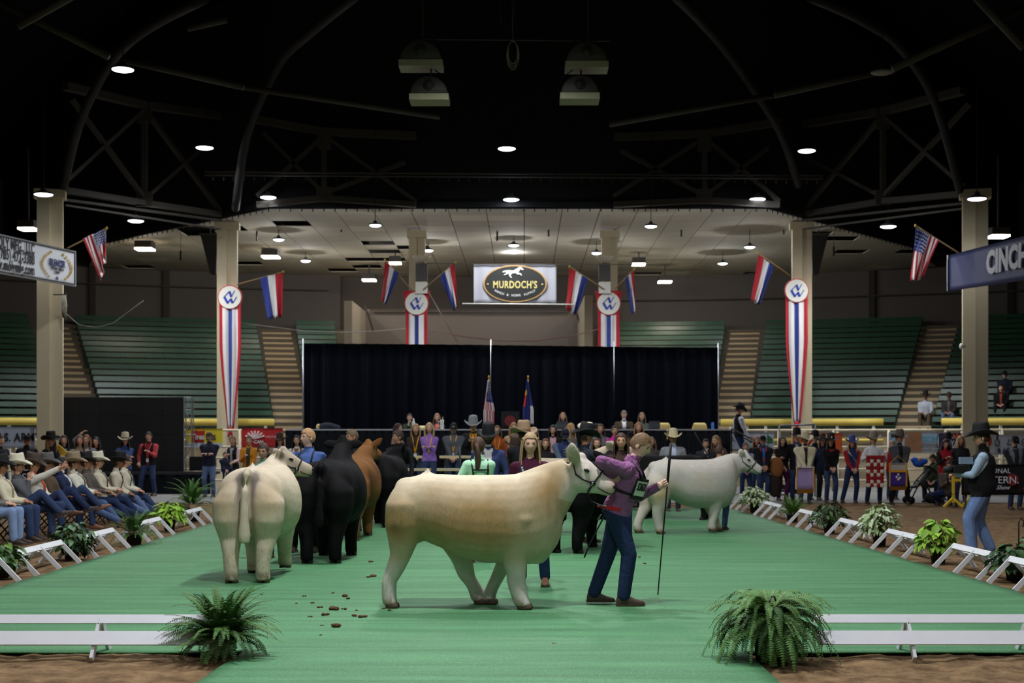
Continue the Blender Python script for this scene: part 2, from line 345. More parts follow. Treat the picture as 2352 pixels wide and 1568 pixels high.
# darker column continuation and trusses
def truss(label, segs, d0, d1, x0, x1):
    t = thing('roof_truss', label, 'truss', (0, 0, 0), 0)
    for nm, (xa, ya), (xb, yb), wd in segs:
        f = lambda x: d0+(d1-d0)*max(-.3, min(1.3, (x-x0)/(x1-x0)))
        if nm == 'gusset': MB().box(P((xa+xb)/2, (ya+yb)/2, f(xa)-.05), (wd, .08, abs(ya-yb)*f(xa)/F)).build('gusset_plate', m_steel, t)
        else: MB().beam(P(xa, ya, f(xa)), P(xb, yb, f(xb)), wd, wd*.8).build(nm, m_steel, t)
    return t
def tsegs(xg, yt, yb, xl, xr, ylt, ylb, yrt, yrb):
    return [('chord', (xl, ylt), (xg, yt), .28), ('chord', (xg, yt), (xr, yrt), .28), ('chord', (xl, ylb), (xg, yb), .22), ('chord', (xg, yb), (xr, yrb), .22), ('vertical', (xg, yt), (xg, yb), .2),
            ('diagonal', (xg, yt+8), (xl, ylb-20), .15), ('diagonal', (xg, yt+8), (xr, yrb-8), .15), ('diagonal', (xg, yb-10), (xl+15, ylt+30), .15), ('diagonal', (xg, yb-10), (xr-25, yrt+60), .15),
            ('gusset', (xg, yt-8), (xg, yt+40), .42), ('gusset', (xg, yb-26), (xg, yb+8), .5), ('tie_rod', (xl, ylb+22), (xr, yrb+14), .09), ('tie_rod', (xl, ylb+34), (xr, yrb+34), .07)]
truss('steel roof truss spanning left of the soffit', tsegs(332, 242, 466, 150, 505, 198, 437, 265, 492), 42, 47.5, 115, 522)
truss('steel roof truss spanning right of the soffit', tsegs(2028, 256, 462, 2212, 1845, 208, 445, 285, 492), 42, 47.5, 2240, 1842)
truss('dim steel roof truss above the soffit, left of the centre', tsegs(745, 303, 455, 590, 955, 275, 470, 312, 470)[:11], 45.0, 45.0, 520, 960)
truss('dim steel roof truss above the soffit, right of the centre', tsegs(1618, 308, 460, 1410, 1790, 315, 470, 280, 470)[:11], 45.0, 45.0, 1400, 1840)
def pipe(name, label, cat, pts, r, mat=m_steel, n=6):
    o = MB().tube(pts, r, n).build(name, mat, None, True); return tag(o, label, cat)
def arch(pts, d0, d1, label, r=.13):
    k = len(pts); P3 = [P(x, y, d0+(d1-d0)*i/(k-1)) for i, (x, y) in enumerate(pts)]; Q = []
    for i in range(k-1):
        for f in (0, .25, .5, .75):
            a, b, c, e = P3[max(i-1, 0)], P3[i], P3[i+1], P3[min(i+2, k-1)]
            Q.append(.5*((2*b)+(c-a)*f+(2*a-5*b+4*c-e)*f*f+(3*b-a-3*c+e)*f**3))
    pipe('roof_arch', label, 'roof arch', Q+[P3[-1]], r, m_steeld)
arch([(146, 432), (180, 290), (250, 150), (330, 70), (470, -5)], 42, 30, 'curved steel roof arch springing from the far left column')
arch([(541, 480), (568, 310), (640, 150), (712, 75), (830, -20)], 44.8, 34, 'curved steel roof arch springing from the left soffit corner')
arch([(2206, 440), (2150, 240), (2070, 110), (1980, 45), (1860, -10)], 42, 30, 'curved steel roof arch springing from the far right column')
arch([(1834, 425), (1790, 300), (1700, 160), (1620, 60), (1540, -20)], 44.8, 34, 'curved steel roof arch springing from the right soffit corner')
for k, (a, b, d) in enumerate((((-20, -5), (250, 130), 32), ((250, 130), (560, 200), 36), ((560, 200), (1010, 268), 40), ((2370, 10), (2050, 158), 32), ((2050, 158), (1780, 218), 36), ((1780, 218), (1400, 285), 40), ((40, 60), (220, -40), 30), ((2230, -20), (2352, 110), 30), ((430, 65), (520, 45), 36))):
    pipe('purlin', ['long purlin at the upper left corner', 'purlin left of the highest lamp', 'dim purlin over the left half of the roof', 'long purlin at the upper right corner', 'purlin behind the unlit lamp', 'dim purlin over the right half of the roof', 'short brace crossing the upper left corner', 'short brace crossing the upper right corner', 'short loose bar below the roof'][k], 'purlin', [P(*a, d), P(*b, d)], .09)
for k, y in enumerate((398, 405)): pipe('lighting_bar', ['upper', 'lower'][k]+' straight bar crossing the dark roof above the soffit', 'bar', [P(470, y-3, 44.6), P(1890, y+5, 44.6)], .035)
tr_hooks = MB()
for i in range(60): p = P(490+i*23.5, 407+i*.12, 44.6); tr_hooks.b2((p.x-.015, p.y-.015, p.z-.1), (p.x+.015, p.y+.015, p.z))
struct('trim_4', tr_hooks, m_steel)
# ---------------- benches and aisle stairs
m_green = M((30, 72, 50), .38, .18, 3, .06, 30, spec=.5); m_green2 = M((24, 56, 40), .45, .15, 3)
secs = [(-45, -24.6, 'far left stand section'), (-22.4, -13.7, 'stand section left of the curtain'), (-11.7, -9.75, 'narrow section behind the curtain at left'), (3.95, 10.3, 'section behind the curtain at right'), (12.4, 20.0, 'stand section right of the curtain'), (21.9, 45, 'far right stand section')]
for si, (a, b, nm) in enumerate(secs):
    for i in range(NROW):
        if si in (2, 3) and i < 8: continue                     # wholly behind the curtain
        R = R0+i*DR; z = Z0+i*DZ; a1, b1 = a, b
        if si == 0: a1 = -31.5
        if si == 5: b1 = 31
        n = max(3, int((b1-a1)*1.0)); ths = np.linspace(a1, b1, n+1)
        t = thing('bench_row', 'green bench row, %s from the front, %s' % (ORD[i], nm), 'bench', pol(R, (a1+b1)/2, z), 0, 'green stand benches'); o = pol(R, (a1+b1)/2, z)
        def arc(r0, r1, z0, z1):
            return MB().loft([[pol(R+r0, th, z+z0)-o, pol(R+r1, th, z+z0)-o, pol(R+r1+(z1-z0)*.25*(z1-z0 > .1), th, z+z1)-o, pol(R+r0+(z1-z0)*.25*(z1-z0 > .1), th, z+z1)-o] for th in ths])
        arc(.08, .40, .37, .41).build('seat_board', m_green, t)
        arc(.44, .47, .53, .70).build('back_board', m_green, t)
        mb = MB(); k = max(1, int(math.radians(b1-a1)*R/.72))
        for q in range(k+1):
            th = a1+(b1-a1)*q/k; A = rotz(-math.radians(th)); p = pol(R, th, z)-o
            mb.box(p+A @ Vector((0, .25, .2)), (.03, .3, .38), 0, A); mb.box(p+A @ Vector((0, .50, .42)), (.035, .04, .62), 0, A); mb.box(p+A @ Vector((0, .24, .47)), (.03, .40, .03), 0, A)
        s_ = mb.build('brackets', m_green2, t); s_['kind'] = 'stuff'
m_step = M((190, 168, 134), .9, .12, 2, .1, 20)
for th, nm in ((-23.5, 'far left stand'), (-12.7, 'stand left of the curtain'), (11.35, 'stand right of the curtain'), (20.95, 'far right stand')):
    t = thing('aisle_stairs', 'concrete aisle stairs up the %s' % nm, 'stairs', pol(36.9, th, 0), 0, 'aisle stairs'); o = pol(36.9, th, 0); A = rotz(-math.radians(th))
    me = MB().b2((-.62, 0, -.2), (.62, .36, 0)).mesh('step', m_step)
    for i in range(NROW*2):
        s_ = obj('step', me, t); s_.location = A @ Vector((0, .0+i*DR/2+.05, Z0+.13*(i+1))); s_.rotation_euler = (0, 0, -math.radians(th))
# ---------------- rails and arena fence
m_yel = M((226, 200, 96), .5, .08, 3); m_white = M((226, 224, 214), .5, .05, 4)
def rail(a, b, label, z=2.23, r=.125):
    t = thing('padded_rail', label, 'rail', pol(36.3, (a+b)/2, 0)); o = pol(36.3, (a+b)/2, 0)
    MB().tube([pol(36.3, th, z)-o for th in np.linspace(a, b, 9)], r, 10).build('padding', m_yel, t, True)
    k = max(2, int(abs(b-a)/2)); 
    for i in range(k+1):
        p = pol(36.3, a+(b-a)*(.06+.88*i/k), 0)-o; MB().beam(p, p+Vector((0, 0, z)), .09, .09).build('post', m_white, t)
    MB().tube([pol(36.25, th, z-.62)-o for th in np.linspace(a, b, 9)], .055, 8).build('lower_bar', m_yel, t, True)
rail(-40, -24.6, 'yellow padded rail behind the far left stand front'); rail(-21.5, -13.8, 'yellow padded rail in front of the stand left of the curtain'); rail(10.9, 19.6, 'yellow padded rail in front of the stand right of the curtain'); rail(22.6, 40, 'yellow padded rail at the far right, behind the cameraman')
m_fence = M((206, 196, 168), .55, .1, 3)
def fence(a, b, label, R=32.6, top=1.93):
    t = thing('pipe_fence', label, 'fence', pol(R, (a+b)/2, 0), 0, 'arena pipe fence panels'); o = pol(R, (a+b)/2, 0)
    for z in (.35, .7, 1.05, 1.4, top): MB().tube([pol(R, th, z)-o for th in np.linspace(a, b, 7)], .038, 8).build('pipe', m_fence, t, True)
    k = max(2, int((b-a)/3.5))
    for i in range(k+1): p = pol(R, a+(b-a)*i/k, 0)-o; MB().tube([p, p+Vector((0, 0, top+.02))], .05, 8).build('post', m_fence, t, True)
for a, b, l in ((-38, -28, 'cream pipe fence panel at the far left behind the column'), (-19.3, -13, 'cream pipe fence panel right of the dark screen'), (11.5, 17.5, 'cream pipe fence panel behind the pale blue-grass banner'), (17.5, 23.5, 'cream pipe fence panel behind the queens with sashes'), (23.5, 29.4, 'cream pipe fence panel behind the gallery banner'), (29.5, 38, 'cream pipe fence panel behind the cameraman')): fence(a, b, l)
# low cream curb wall under the stand
mb = MB(); mb.grid([[pol(36.85, t, z) for t in np.linspace(-45, 45, 50)] for z in (0, Z0)]); struct('wall_stand_front', mb, m_tan)
# ================================================================ cattle (local frame: +X forward, +Y left, +Z up)
def coat_mat():
    m, nt, b = nodes_of('coat'); L = nt.links.new; at_ = nt.nodes.new('ShaderNodeVertexColor'); at_.layer_name = 'coat'; tc = nt.nodes.new('ShaderNodeTexCoord')
    n = nt.nodes.new('ShaderNodeTexNoise'); n.inputs['Scale'].default_value = 11; n.inputs['Detail'].default_value = 8; n.inputs['Roughness'].default_value = .62; L(tc.outputs['Object'], n.inputs[0])
    mp = nt.nodes.new('ShaderNodeMapRange'); mp.inputs[3].default_value = .76; mp.inputs[4].default_value = 1.18; L(n.outputs[0], mp.inputs[0])
    mx = nt.nodes.new('ShaderNodeMix'); mx.data_type = 'RGBA'; mx.blend_type = 'MULTIPLY'; mx.inputs[0].default_value = 1; L(at_.outputs[0], mx.inputs[6]); L(mp.outputs[0], mx.inputs[7]); L(mx.outputs[2], b.inputs['Base Color'])
    b.inputs['Roughness'].default_value = .75; b.inputs['Specular IOR Level'].default_value = .1; 
    mpp = nt.nodes.new('ShaderNodeMapping'); mpp.inputs['Scale'].default_value = (1, 1, .35); L(tc.outputs['Object'], mpp.inputs[0])
    n2 = nt.nodes.new('ShaderNodeTexNoise'); n2.inputs['Scale'].default_value = 95; n2.inputs['Detail'].default_value = 3; L(mpp.outputs[0], n2.inputs[0])
    bp = nt.nodes.new('ShaderNodeBump'); bp.inputs['Strength'].default_value = .2; bp.inputs['Distance'].default_value = .006; L(n2.outputs[0], bp.inputs['Height']); L(bp.outputs[0], b.inputs['Normal'])
    return m
m_coat = coat_mat(); m_eye = M((14, 10, 9), .12, 0, spec=.8); m_hoof = M((92, 74, 62), .6, .2, 20, .2, 40); m_hoofd = M((26, 22, 20), .6, .2, 20); m_nostril = M((44, 30, 28), .5, .1); m_leather = M((20, 19, 20), .45, .15, 20); m_metal = M((190, 190, 195), .25, .05, metal=1); m_horn = M((214, 206, 196), .6, .1)
sp = .00434
def sup(hw, hh, n, k=28):
    R = []
    for j in range(k):
        a = 2*math.pi*j/k; c, s = math.cos(a), math.sin(a); R.append((hw*math.copysign(abs(c)**(2/n), c), hh*math.copysign(abs(s)**(2/n), s)))
    return R
TORSO = [(897, 1195, 1225, .10), (903, 1150, 1240, .24), (916, 1118, 1260, .32), (940, 1101, 1262, .385), (975, 1093, 1246, .385), (1015, 1094, 1262, .395), (1060, 1096, 1284, .435), (1110, 1096, 1295, .45), (1160, 1095, 1297, .44), (1200, 1092, 1300, .405), (1235, 1083, 1297, .35), (1260, 1078, 1283, .29), (1280, 1090, 1255, .20), (1292, 1115, 1225, .09)]
HEAD = [(-.075, .06, .05, .02), (-.05, .125, .09, .01), (.03, .175, .125, -.015), (.11, .165, .12, -.022), (.19, .135, .098, -.028), (.265, .105, .08, -.03), (.33, .092, .08, -.032), (.385, .085, .078, -.034), (.42, .06, .058, -.036), (.432, .025, .03, -.036)]
def hindleg(s, dx=0, lift=0):
    return [(-.56, s*.215, .92, .24, .20), (-.58, s*.225, .70, .225, .18), (-.57+dx*.25, s*.205, .50, .145, .13), (-.63+dx*.5, s*.19, .36, .108, .10), (-.66+dx*.8, s*.18, .23, .088, .088), (-.665+dx, s*.178, .13+lift, .082, .084), (-.655+dx, s*.178, .055+lift, .080, .086)]
def foreleg(s, dx=0, lift=0):
    return [(.55, s*.225, .82, .20, .16), (.555, s*.215, .60, .15, .13), (.56+dx*.3, s*.195, .42, .11, .105), (.57+dx*.6, s*.185, .28, .088, .09), (.575+dx*.9, s*.18, .15+lift, .08, .084), (.585+dx, s*.18, .055+lift, .08, .086)]
def pxleg(pts, y): return [((a-1060)*sp, y*(1.2 if b < 1250 else 1.08 if b < 1290 else 1), (1396-b)*sp, rx, ry) for a, b, rx, ry in pts]
def cow(label, loc, yaw, coat, legs=None, hp=(1.14, 0, 1.33), hyaw=0, hpitch=-18, sc=1.0, vox=.02, ear=((-.35, .85, .25), (-.35, -.85, .25)), earl=.21, hoofm=None, fur=0, tailed=True, halter=True, hornbump=False, neckpts=None, furlen=.016, seed=1, muzzle=True):
    mb = MB()
    for r in [0]:
        rings = []
        for px, t, b, hw in TORSO:
            x, zt, zb = (px-1060)*sp, (1396-t)*sp, (1396-b)*sp; zc, hh = (zt+zb)/2, (zt-zb)/2
            rings.append([Vector((x, y, zc+z+(.02 if z > 0 else 0)*(1-abs(y)/max(hw, .01))*0)) for y, z in sup(hw, hh, 2.35)])
        mb.loft(rings)
    legs = legs or [hindleg(-1), hindleg(1), foreleg(-1), foreleg(1)]
    for L_ in legs:
        mb.loft([[Vector((x+rx*math.cos(2*math.pi*j/16), y+ry*math.sin(2*math.pi*j/16), z)) for j in range(16)] for x, y, z, rx, ry in [(L_[0][0], L_[0][1]*.6, L_[0][2]+.26, L_[0][3]*.2, L_[0][4]*.2), (L_[0][0], L_[0][1]*.7, L_[0][2]+.20, L_[0][3]*.5, L_[0][4]*.5), (L_[0][0], L_[0][1]*.85, L_[0][2]+.1, L_[0][3]*.8, L_[0][4]*.8)]+L_+[(L_[-1][0]+.01, L_[-1][1], L_[-1][2]-.03, L_[-1][3]*1.02, L_[-1][4]*1.0)]])
    # head frame
    HM = Matrix.Translation(Vector(hp)) @ Matrix.Rotation(math.radians(hyaw), 4, 'Z') @ Matrix.Rotation(-math.radians(hpitch), 4, 'Y'); HR = HM.to_3x3()
    mb.loft([[HM @ Vector((x, y, zc+z)) for y, z in sup(hw, hh, 2.3, 20)] for x, hh, hw, zc in HEAD])
    mb.ell(HM @ Vector((.0, 0, .15)), (.06, .06, .05))
    for s_ in (1, -1):
        mb.ell(HM @ Vector((.10, s_*.098, .055)), (.05, .03, .035), rot=HR); mb.ell(HM @ Vector((.07, s_*.085, -.08)), (.08, .045, .07), rot=HR)
    # neck
    p0, p1 = Vector((.62, 0, .92)), HM @ Vector((-.02, 0, -.02)); nd = [Vector((.45, 0, .95)), p0, p0.lerp(p1, .38)+Vector((0, 0, .02)), p0.lerp(p1, .72)+Vector((0, 0, .015)), p1]
    rad = [(.33, .36), (.30, .40), (.215, .315), (.155, .235), (.118, .165)]; rg = []
    for i, p in enumerate(nd):
        t = nd[min(i+1, 4)]-nd[max(i-1, 0)]; a, b, _ = frame(t); rg.append([p+a*(rad[i][0]*math.cos(2*math.pi*j/24))+b*(rad[i][1]*math.sin(2*math.pi*j/24)) for j in range(24)])
    mb.loft(rg)
    mb.ell((.76, 0, .62), (.15, .17, .20))                      # brisket
    mb.ell(((980-1060)*sp, 0, 1.305), (.07, .045, .03)); mb.ell(((982-1060)*sp, 0, 1.335), (.028, .02, .045))   # tail head
    mb.ell((-.56, 0, 1.16), (.12, .12, .12))
    for s_ in (1, -1): mb.ell((.50, s_*.22, .82), (.20, .12, .32))
    # ears
    EB = []
    for s_, ev in zip((1, -1), ear):
        if ev is None: continue
        e0 = Vector((-.01, s_*.085, .075)); ed = Vector(ev).normalized(); side = Vector((1, 0, 0)) if ed.z > .6 else Vector((0, 0, 1))
        b = ed.cross(side).normalized(); a = b.cross(ed).normalized()
        EB.append((e0, ed, s_)); rr = []
        for q, (f, wd, th) in enumerate(((0, .032, .03), (.15, .055, .032), (.4, .078, .03), (.65, .076, .028), (.85, .05, .024), (1, .016, .014))):
            c = e0+ed*(earl*f)+Vector((0, 0, -.02*math.sin(f*3)))
            rr.append([HM @ (c+a*(wd*math.cos(2*math.pi*j/12))+b*(th*math.sin(2*math.pi*j/12))) for j in range(12)])
        mb.loft(rr)
    if tailed:
        tp = [(-.60, 0, 1.29), (-.70, 0, 1.22), (-.765, 0, 1.05), (-.785, 0, .85), (-.79, 0, .68), (-.785, 0, .55), (-.78, 0, .46)]; mb.tube(tp, [.045, .045, .048, .05, .06, .074, .062], 10)
    V, Fs = voxel(mb, vox, int(13*.02/vox)+2)
    # coat colour per vertex
    hc = HM @ Vector((.15, 0, 0)); Hinv = HM.inverted(); VH = (np.array(Hinv)[:3, :3] @ V.T).T+np.array(Hinv.translation)
    col = coat(V, VH); nV = len(V)
    nrm = np.zeros_like(V); Fa = np.array([f if len(f) == 4 else (*f, f[-1]) for f in Fs]); n_ = np.cross(V[Fa[:, 2]]-V[Fa[:, 0]], V[Fa[:, 3]]-V[Fa[:, 1]])
    for k in range(4): np.add.at(nrm, Fa[:, k], n_)
    nrm /= np.maximum(np.linalg.norm(nrm, axis=1, keepdims=True), 1e-12)
    ex = MB()
    for s_ in (1, -1):
        ex.ell(HM @ Vector((.115, s_*.122, .052)), (.030, .012, .017), 1, 10, 6, HR); ex.ell(HM @ Vector((.418, s_*.04, -.005)), (.016, .022, .020), 3, 8, 6, HR)
    ex.tube([HM @ Vector((.432, 0, -.075)), HM @ Vector((.40, .055, -.085)), HM @ Vector((.32, .078, -.078)), HM @ Vector((.27, .082, -.065))], .006, 5, 3)
    ex.tube([HM @ Vector((.432, 0, -.075)), HM @ Vector((.40, -.055, -.085)), HM @ Vector((.32, -.078, -.078)), HM @ Vector((.27, -.082, -.065))], .006, 5, 3)
    for L_ in legs:
        x, y, z, rx, ry = L_[-1]; zb = z-.055
        for s_ in (1, -1):
            ex.loft([[Vector((x+.012+q*.006+(rx*.90-abs(q-1)*.006)*math.cos(a)*(1.10 if math.cos(a) > 0 else .9), y+s_*.037+.036*math.sin(a), zb+h)) for a in [2*math.pi*j/12 for j in range(12)]] for q, h in ((1.5, 0), (1.2, .018), (.6, .036), (-1.2, .055))], 2)
    # fur blades that soften the outline
    fv = []; ff = []; fc = []; fn = []
    if fur:
        rng = np.random.default_rng(seed); area = np.linalg.norm(n_, axis=1); idx = rng.choice(len(Fa), fur, p=area/area.sum()); u = rng.random((fur, 1)); v = rng.random((fur, 1))
        A, B, D, E = (V[Fa[idx, k]] for k in range(4)); pt = (A*(1-u)+B*u)*(1-v)+(E*(1-u)+D*u)*v; N = nrm[Fa[idx, 0]]; cc = col[Fa[idx, 0]]
        leg = (pt[:, 2:3] < .42); hd = np.linalg.norm(pt-np.array(hc), axis=1, keepdims=True) < .28; ln = furlen*(.6+.8*rng.random((fur, 1)))*np.where(leg, 1.7, 1)*np.where(hd, .55, 1)
        ear_ = np.zeros((fur, 1), bool)
        for e0, ed, s_ in EB:
            q = np.array(HM @ (e0+ed*earl*.55)); ear_ |= np.linalg.norm(pt-q, axis=1, keepdims=True) < .11
        ln = np.where(ear_, .05*(.5+rng.random((fur, 1))), ln); flow = np.array([-.25, 0, -.9])
        dr = N*.55+flow*.75+rng.normal(0, .2, (fur, 3)); dr /= np.linalg.norm(dr, axis=1, keepdims=True); T = np.cross(dr, N); T /= np.maximum(np.linalg.norm(T, axis=1, keepdims=True), 1e-6); wd = .0022
        base = pt-N*.003
        fv = np.stack([base-T*wd, base+T*wd, base+dr*ln], 1).reshape(-1, 3); fc = np.repeat(np.clip(cc*(.93+.14*rng.random((fur, 1))), 0, 1), 3, 0); fn = np.repeat(N, 3, 0); ff = [(3*i, 3*i+1, 3*i+2) for i in range(fur)]
    o = len(V); allv = np.vstack([V, np.array([tuple(v) for v in ex.v])]); me = bpy.data.meshes.new('body'); allf = Fs+[tuple(i+o for i in f) for f in ex.f]
    me.from_pydata(allv.tolist(), [], allf); me.polygons.foreach_set('material_index', [0]*len(Fs)+ex.m); me.polygons.foreach_set('use_smooth', [True]*len(allf))
    for m in (m_coat, m_eye, hoofm or m_hoof, m_nostril): me.materials.append(m)
    ca_ = me.color_attributes.new('coat', 'FLOAT_COLOR', 'POINT'); c4 = np.ones((len(allv), 4)); c4[:nV, :3] = col; c4[nV:, :3] = .05; ca_.data.foreach_set('color', c4.ravel())
    t = thing('steer', label, 'steer', loc, yaw, 'show cattle'); t.scale = (sc, sc, sc)
    bo = obj('body', me, t)
    if fur:
        fm = bpy.data.meshes.new('fur'); fm.from_pydata(fv.tolist(), [], ff); fm.materials.append(m_coat); a_ = fm.color_attributes.new('coat', 'FLOAT_COLOR', 'POINT'); a_.data.foreach_set('color', np.hstack([fc, np.ones((len(fc), 1))]).ravel())
        fm.polygons.foreach_set('use_smooth', [True]*fur); fm.normals_split_custom_set_from_vertices(fn.tolist()); fo = obj('fur', fm, t); fo['kind'] = 'stuff'
    if halter:
        hb = MB(); ring = lambda x, hh, hw, zc: [HM @ Vector((x+z*.25, y*1.04, zc+z*1.04)) for y, z in sup(hw, hh, 2.3, 20)]
        rg = ring(.225, .126, .094, -.03); hb.tube(rg+[rg[0]], .009, 6)
        for s_ in (1, -1):
            hb.tube([HM @ Vector(p) for p in ((.215, s_*.10, -.045), (.12, s_*.128, -.045), (.03, s_*.133, -.02), (-.03, s_*.118, .06), (-.045, s_*.05, .155), (-.045, 0, .16))], .0085, 6); hb.ell(HM @ Vector((.215, s_*.104, -.045)), (.03, .006, .026), 0, 10, 5, HR)
            hb.ell(HM @ Vector((.212, s_*.108, -.048)), (.014, .006, .016), 1, 8, 5, HR)
        hb.tube([HM @ Vector(p) for p in ((.215, -.104, -.06), (.20, -.09, -.12), (.20, -.06, -.16), (.215, -.02, -.175))], .009, 6)
        hb.build('halter', [m_leather, m_metal], t, True)
    return t, HM
def mixc(a, b, f): return a*(1-f[:, None])+b*f[:, None]
def sm(x, a, b): t = np.clip((x-a)/(b-a), 0, 1); return t*t*(3-2*t)
def nz(V, s, o=0): return np.array([noise.noise((v[0]*s+o, v[1]*s, v[2]*s)) for v in V])
A_ = lambda c: np.array(lin(c)[:3])
def g3(V, c, r): return np.exp(-(((V-np.array(c))/np.array(r))**2).sum(1))
def coat_gold(V, VH):
    n = nz(V, 3.2)*.5+nz(V, 9, 3)*.3; x, z = V[:, 0], V[:, 2]
    base = np.tile(A_((206, 192, 166)), (len(V), 1)); ay = np.abs(V[:, 1])
    tan = np.clip(g3(np.c_[x, ay*0, z], (-.1, 0, .84), (.70, 1, .36))*.8+g3(np.c_[x, ay*0, z], (.42, 0, .85), (.3, 1, .32))*.5+g3(np.c_[x, ay*0, z], (.93, 0, 1.16), (.20, 1, .26))*.9+g3(np.c_[x, ay*0, z], (-.62, 0, .83), (.12, 1, .17))*.75+.35*n, 0, 1)
    c = mixc(base, A_((174, 142, 98)), np.clip(tan*1.15, 0, 1))
    swirl = g3(np.c_[x, ay*0, z], (-.60, 0, .80), (.06, 1, .06)); c = mixc(c, A_((130, 104, 70)), np.clip(swirl*.8, 0, 1))
    leg = sm(-z, -.52, -.34); c = mixc(c, A_((216, 208, 198)), leg); foot = sm(-z, -.14, -.05)*(nz(V, 14, 2) > -.1); c = mixc(c, A_((168, 138, 116)), foot*.7)
    hd = sm(VH[:, 0], -.1, .06)*(np.abs(VH[:, 1]) < .3)*(np.abs(VH[:, 2]) < .3); c = mixc(c, A_((218, 208, 196)), hd*.9); c = mixc(c, A_((212, 182, 168)), sm(VH[:, 0], .29, .38)*(np.abs(VH[:, 2]+.03) < .13)*.8)
    er = sm(-VH[:, 0], -.03, .06)*(VH[:, 2] > .13)*(np.abs(VH[:, 0]) < .3); c = mixc(c, A_((222, 212, 190)), er)
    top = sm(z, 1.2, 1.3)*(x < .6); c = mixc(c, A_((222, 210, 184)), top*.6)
    return c
def coat_pale(V, VH):
    n = nz(V, 3.2)*.5+nz(V, 9, 3)*.3; x, z = V[:, 0], V[:, 2]; ay = np.abs(V[:, 1]); rear = sm(-x, .40, .62)
    c = np.tile(A_((208, 194, 170)), (len(V), 1)); tan = np.clip(g3(np.c_[x*0, ay, z], (0, .24, .95), (1, .14, .22))*.8+.4*n+.1, 0, 1); c = mixc(c, A_((178, 150, 112)), tan*.75*rear+tan*.3*(1-rear))
    dark = g3(np.c_[x*0, ay, z], (0, .075, 1.10), (1, .035, .20))*rear+.9*g3(np.c_[x*0, ay, z], (0, .10, 1.19), (1, .045, .06))*rear; c = mixc(c, A_((112, 98, 94)), np.clip(dark, 0, .85))
    foot = sm(-z, -.16, -.06)*(nz(V, 14, 2) > -.15); c = mixc(c, A_((140, 116, 96)), foot*.7)
    hd = sm(VH[:, 0], -.15, .0)*(np.abs(VH[:, 1]) < .3); c = mixc(c, A_((150, 134, 118)), np.clip(hd*(.8+n), 0, 1)*.85)
    return c
def coat_white(V, VH):
    n = nz(V, 3)*.5; c = np.tile(A_((188, 182, 172)), (len(V), 1)); z, x = V[:, 2], V[:, 0]
    c = mixc(c, A_((206, 180, 136)), np.clip(g3(np.c_[x, V[:, 1]*0, z], (-.6, 0, .72), (.16, 1, .22))*.9+n*.5, 0, .8)); c = mixc(c, A_((176, 134, 100)), sm(-z, -.12, -.05)*.7); return c
def coat_black(V, VH): return np.clip(np.tile(A_((15, 14, 15)), (len(V), 1))*(1+.25*nz(V, 4)[:, None]), 0, 1)
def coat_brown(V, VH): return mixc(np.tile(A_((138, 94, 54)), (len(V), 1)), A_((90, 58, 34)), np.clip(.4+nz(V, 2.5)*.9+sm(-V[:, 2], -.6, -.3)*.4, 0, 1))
def coat_taupe(V, VH): return mixc(np.tile(A_((196, 182, 160)), (len(V), 1)), A_((140, 122, 102)), np.clip(.4+nz(V, 4)*.9, 0, 1))
# main steer, side on, walking to the right
legs = [pxleg([(942, 1160, .21, .18), (938, 1208, .20, .17), (934, 1248, .145, .12), (929, 1275, .112, .10), (914, 1310, .098, .09), (901, 1338, .076, .082), (900, 1362, .074, .082), (902, 1383, .074, .082)], -.2),
        pxleg([(960, 1180, .2, .16), (1005, 1225, .17, .14), (1040, 1268, .135, .11), (1056, 1298, .108, .10), (1066, 1332, .088, .086), (1084, 1356, .08, .082), (1090, 1372, .076, .082), (1093, 1383, .076, .082)], .2),
        pxleg([(1198, 1190, .21, .17), (1186, 1240, .175, .15), (1186, 1282, .125, .115), (1190, 1316, .098, .095), (1191, 1340, .09, .088), (1198, 1366, .086, .086), (1204, 1383, .084, .086)], -.2),
        pxleg([(1200, 1210, .19, .14), (1170, 1270, .11, .1), (1152, 1305, .085, .085), (1138, 1335, .074, .078), (1126, 1358, .07, .076), (1120, 1372, .07, .076), (1119, 1383, .07, .076)], .2)]
main_loc = GD(1060, 13.95, .015); MAIN_YAW = math.radians(-5)
main_cow, MAIN_H = cow('golden cream steer walking side-on in front, its head beside the boy', main_loc, MAIN_YAW, coat_gold, legs, (1.135, 0, 1.345), -4, -21, .985, .0125, ear=((-.5, .75, .5), (-.38, -.45, .70)), earl=.25, fur=60000, furlen=.0085, tailed=False)
pale, PALE_H = cow('pale cream steer seen from behind at the left, tail hanging', GD(594, 16.85, .013), math.radians(89), coat_pale, [hindleg(-1, .03), hindleg(1, -.0), foreleg(-1, .14, .05), foreleg(1, .0)], (1.02, -.06, 1.36), -72, -14, 1.0, .0145, fur=45000, seed=3, furlen=.010)
cow('black steer seen from behind between the pale and brown steers', GD(757, 19.4, .013), math.radians(88), coat_black, [hindleg(-1, .05), hindleg(1, 0), foreleg(-1, .1), foreleg(1, 0)], (1.08, 0, 1.46), 8, -10, 1.03, .02, ear=((-.15, .95, -.05), (-.15, -.95, -.05)), hoofm=m_hoofd, halter=False, earl=.20)
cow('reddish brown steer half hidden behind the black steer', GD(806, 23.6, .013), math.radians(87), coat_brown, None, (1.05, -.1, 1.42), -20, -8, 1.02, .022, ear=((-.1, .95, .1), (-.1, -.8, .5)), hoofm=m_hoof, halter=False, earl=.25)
cow('black steer farthest back in the line of steers at the left', GD(878, 27.0, .013), math.radians(86), coat_black, None, (1.05, -.15, 1.36), -50, -25, 1.02, .024, hoofm=m_hoofd, halter=False)
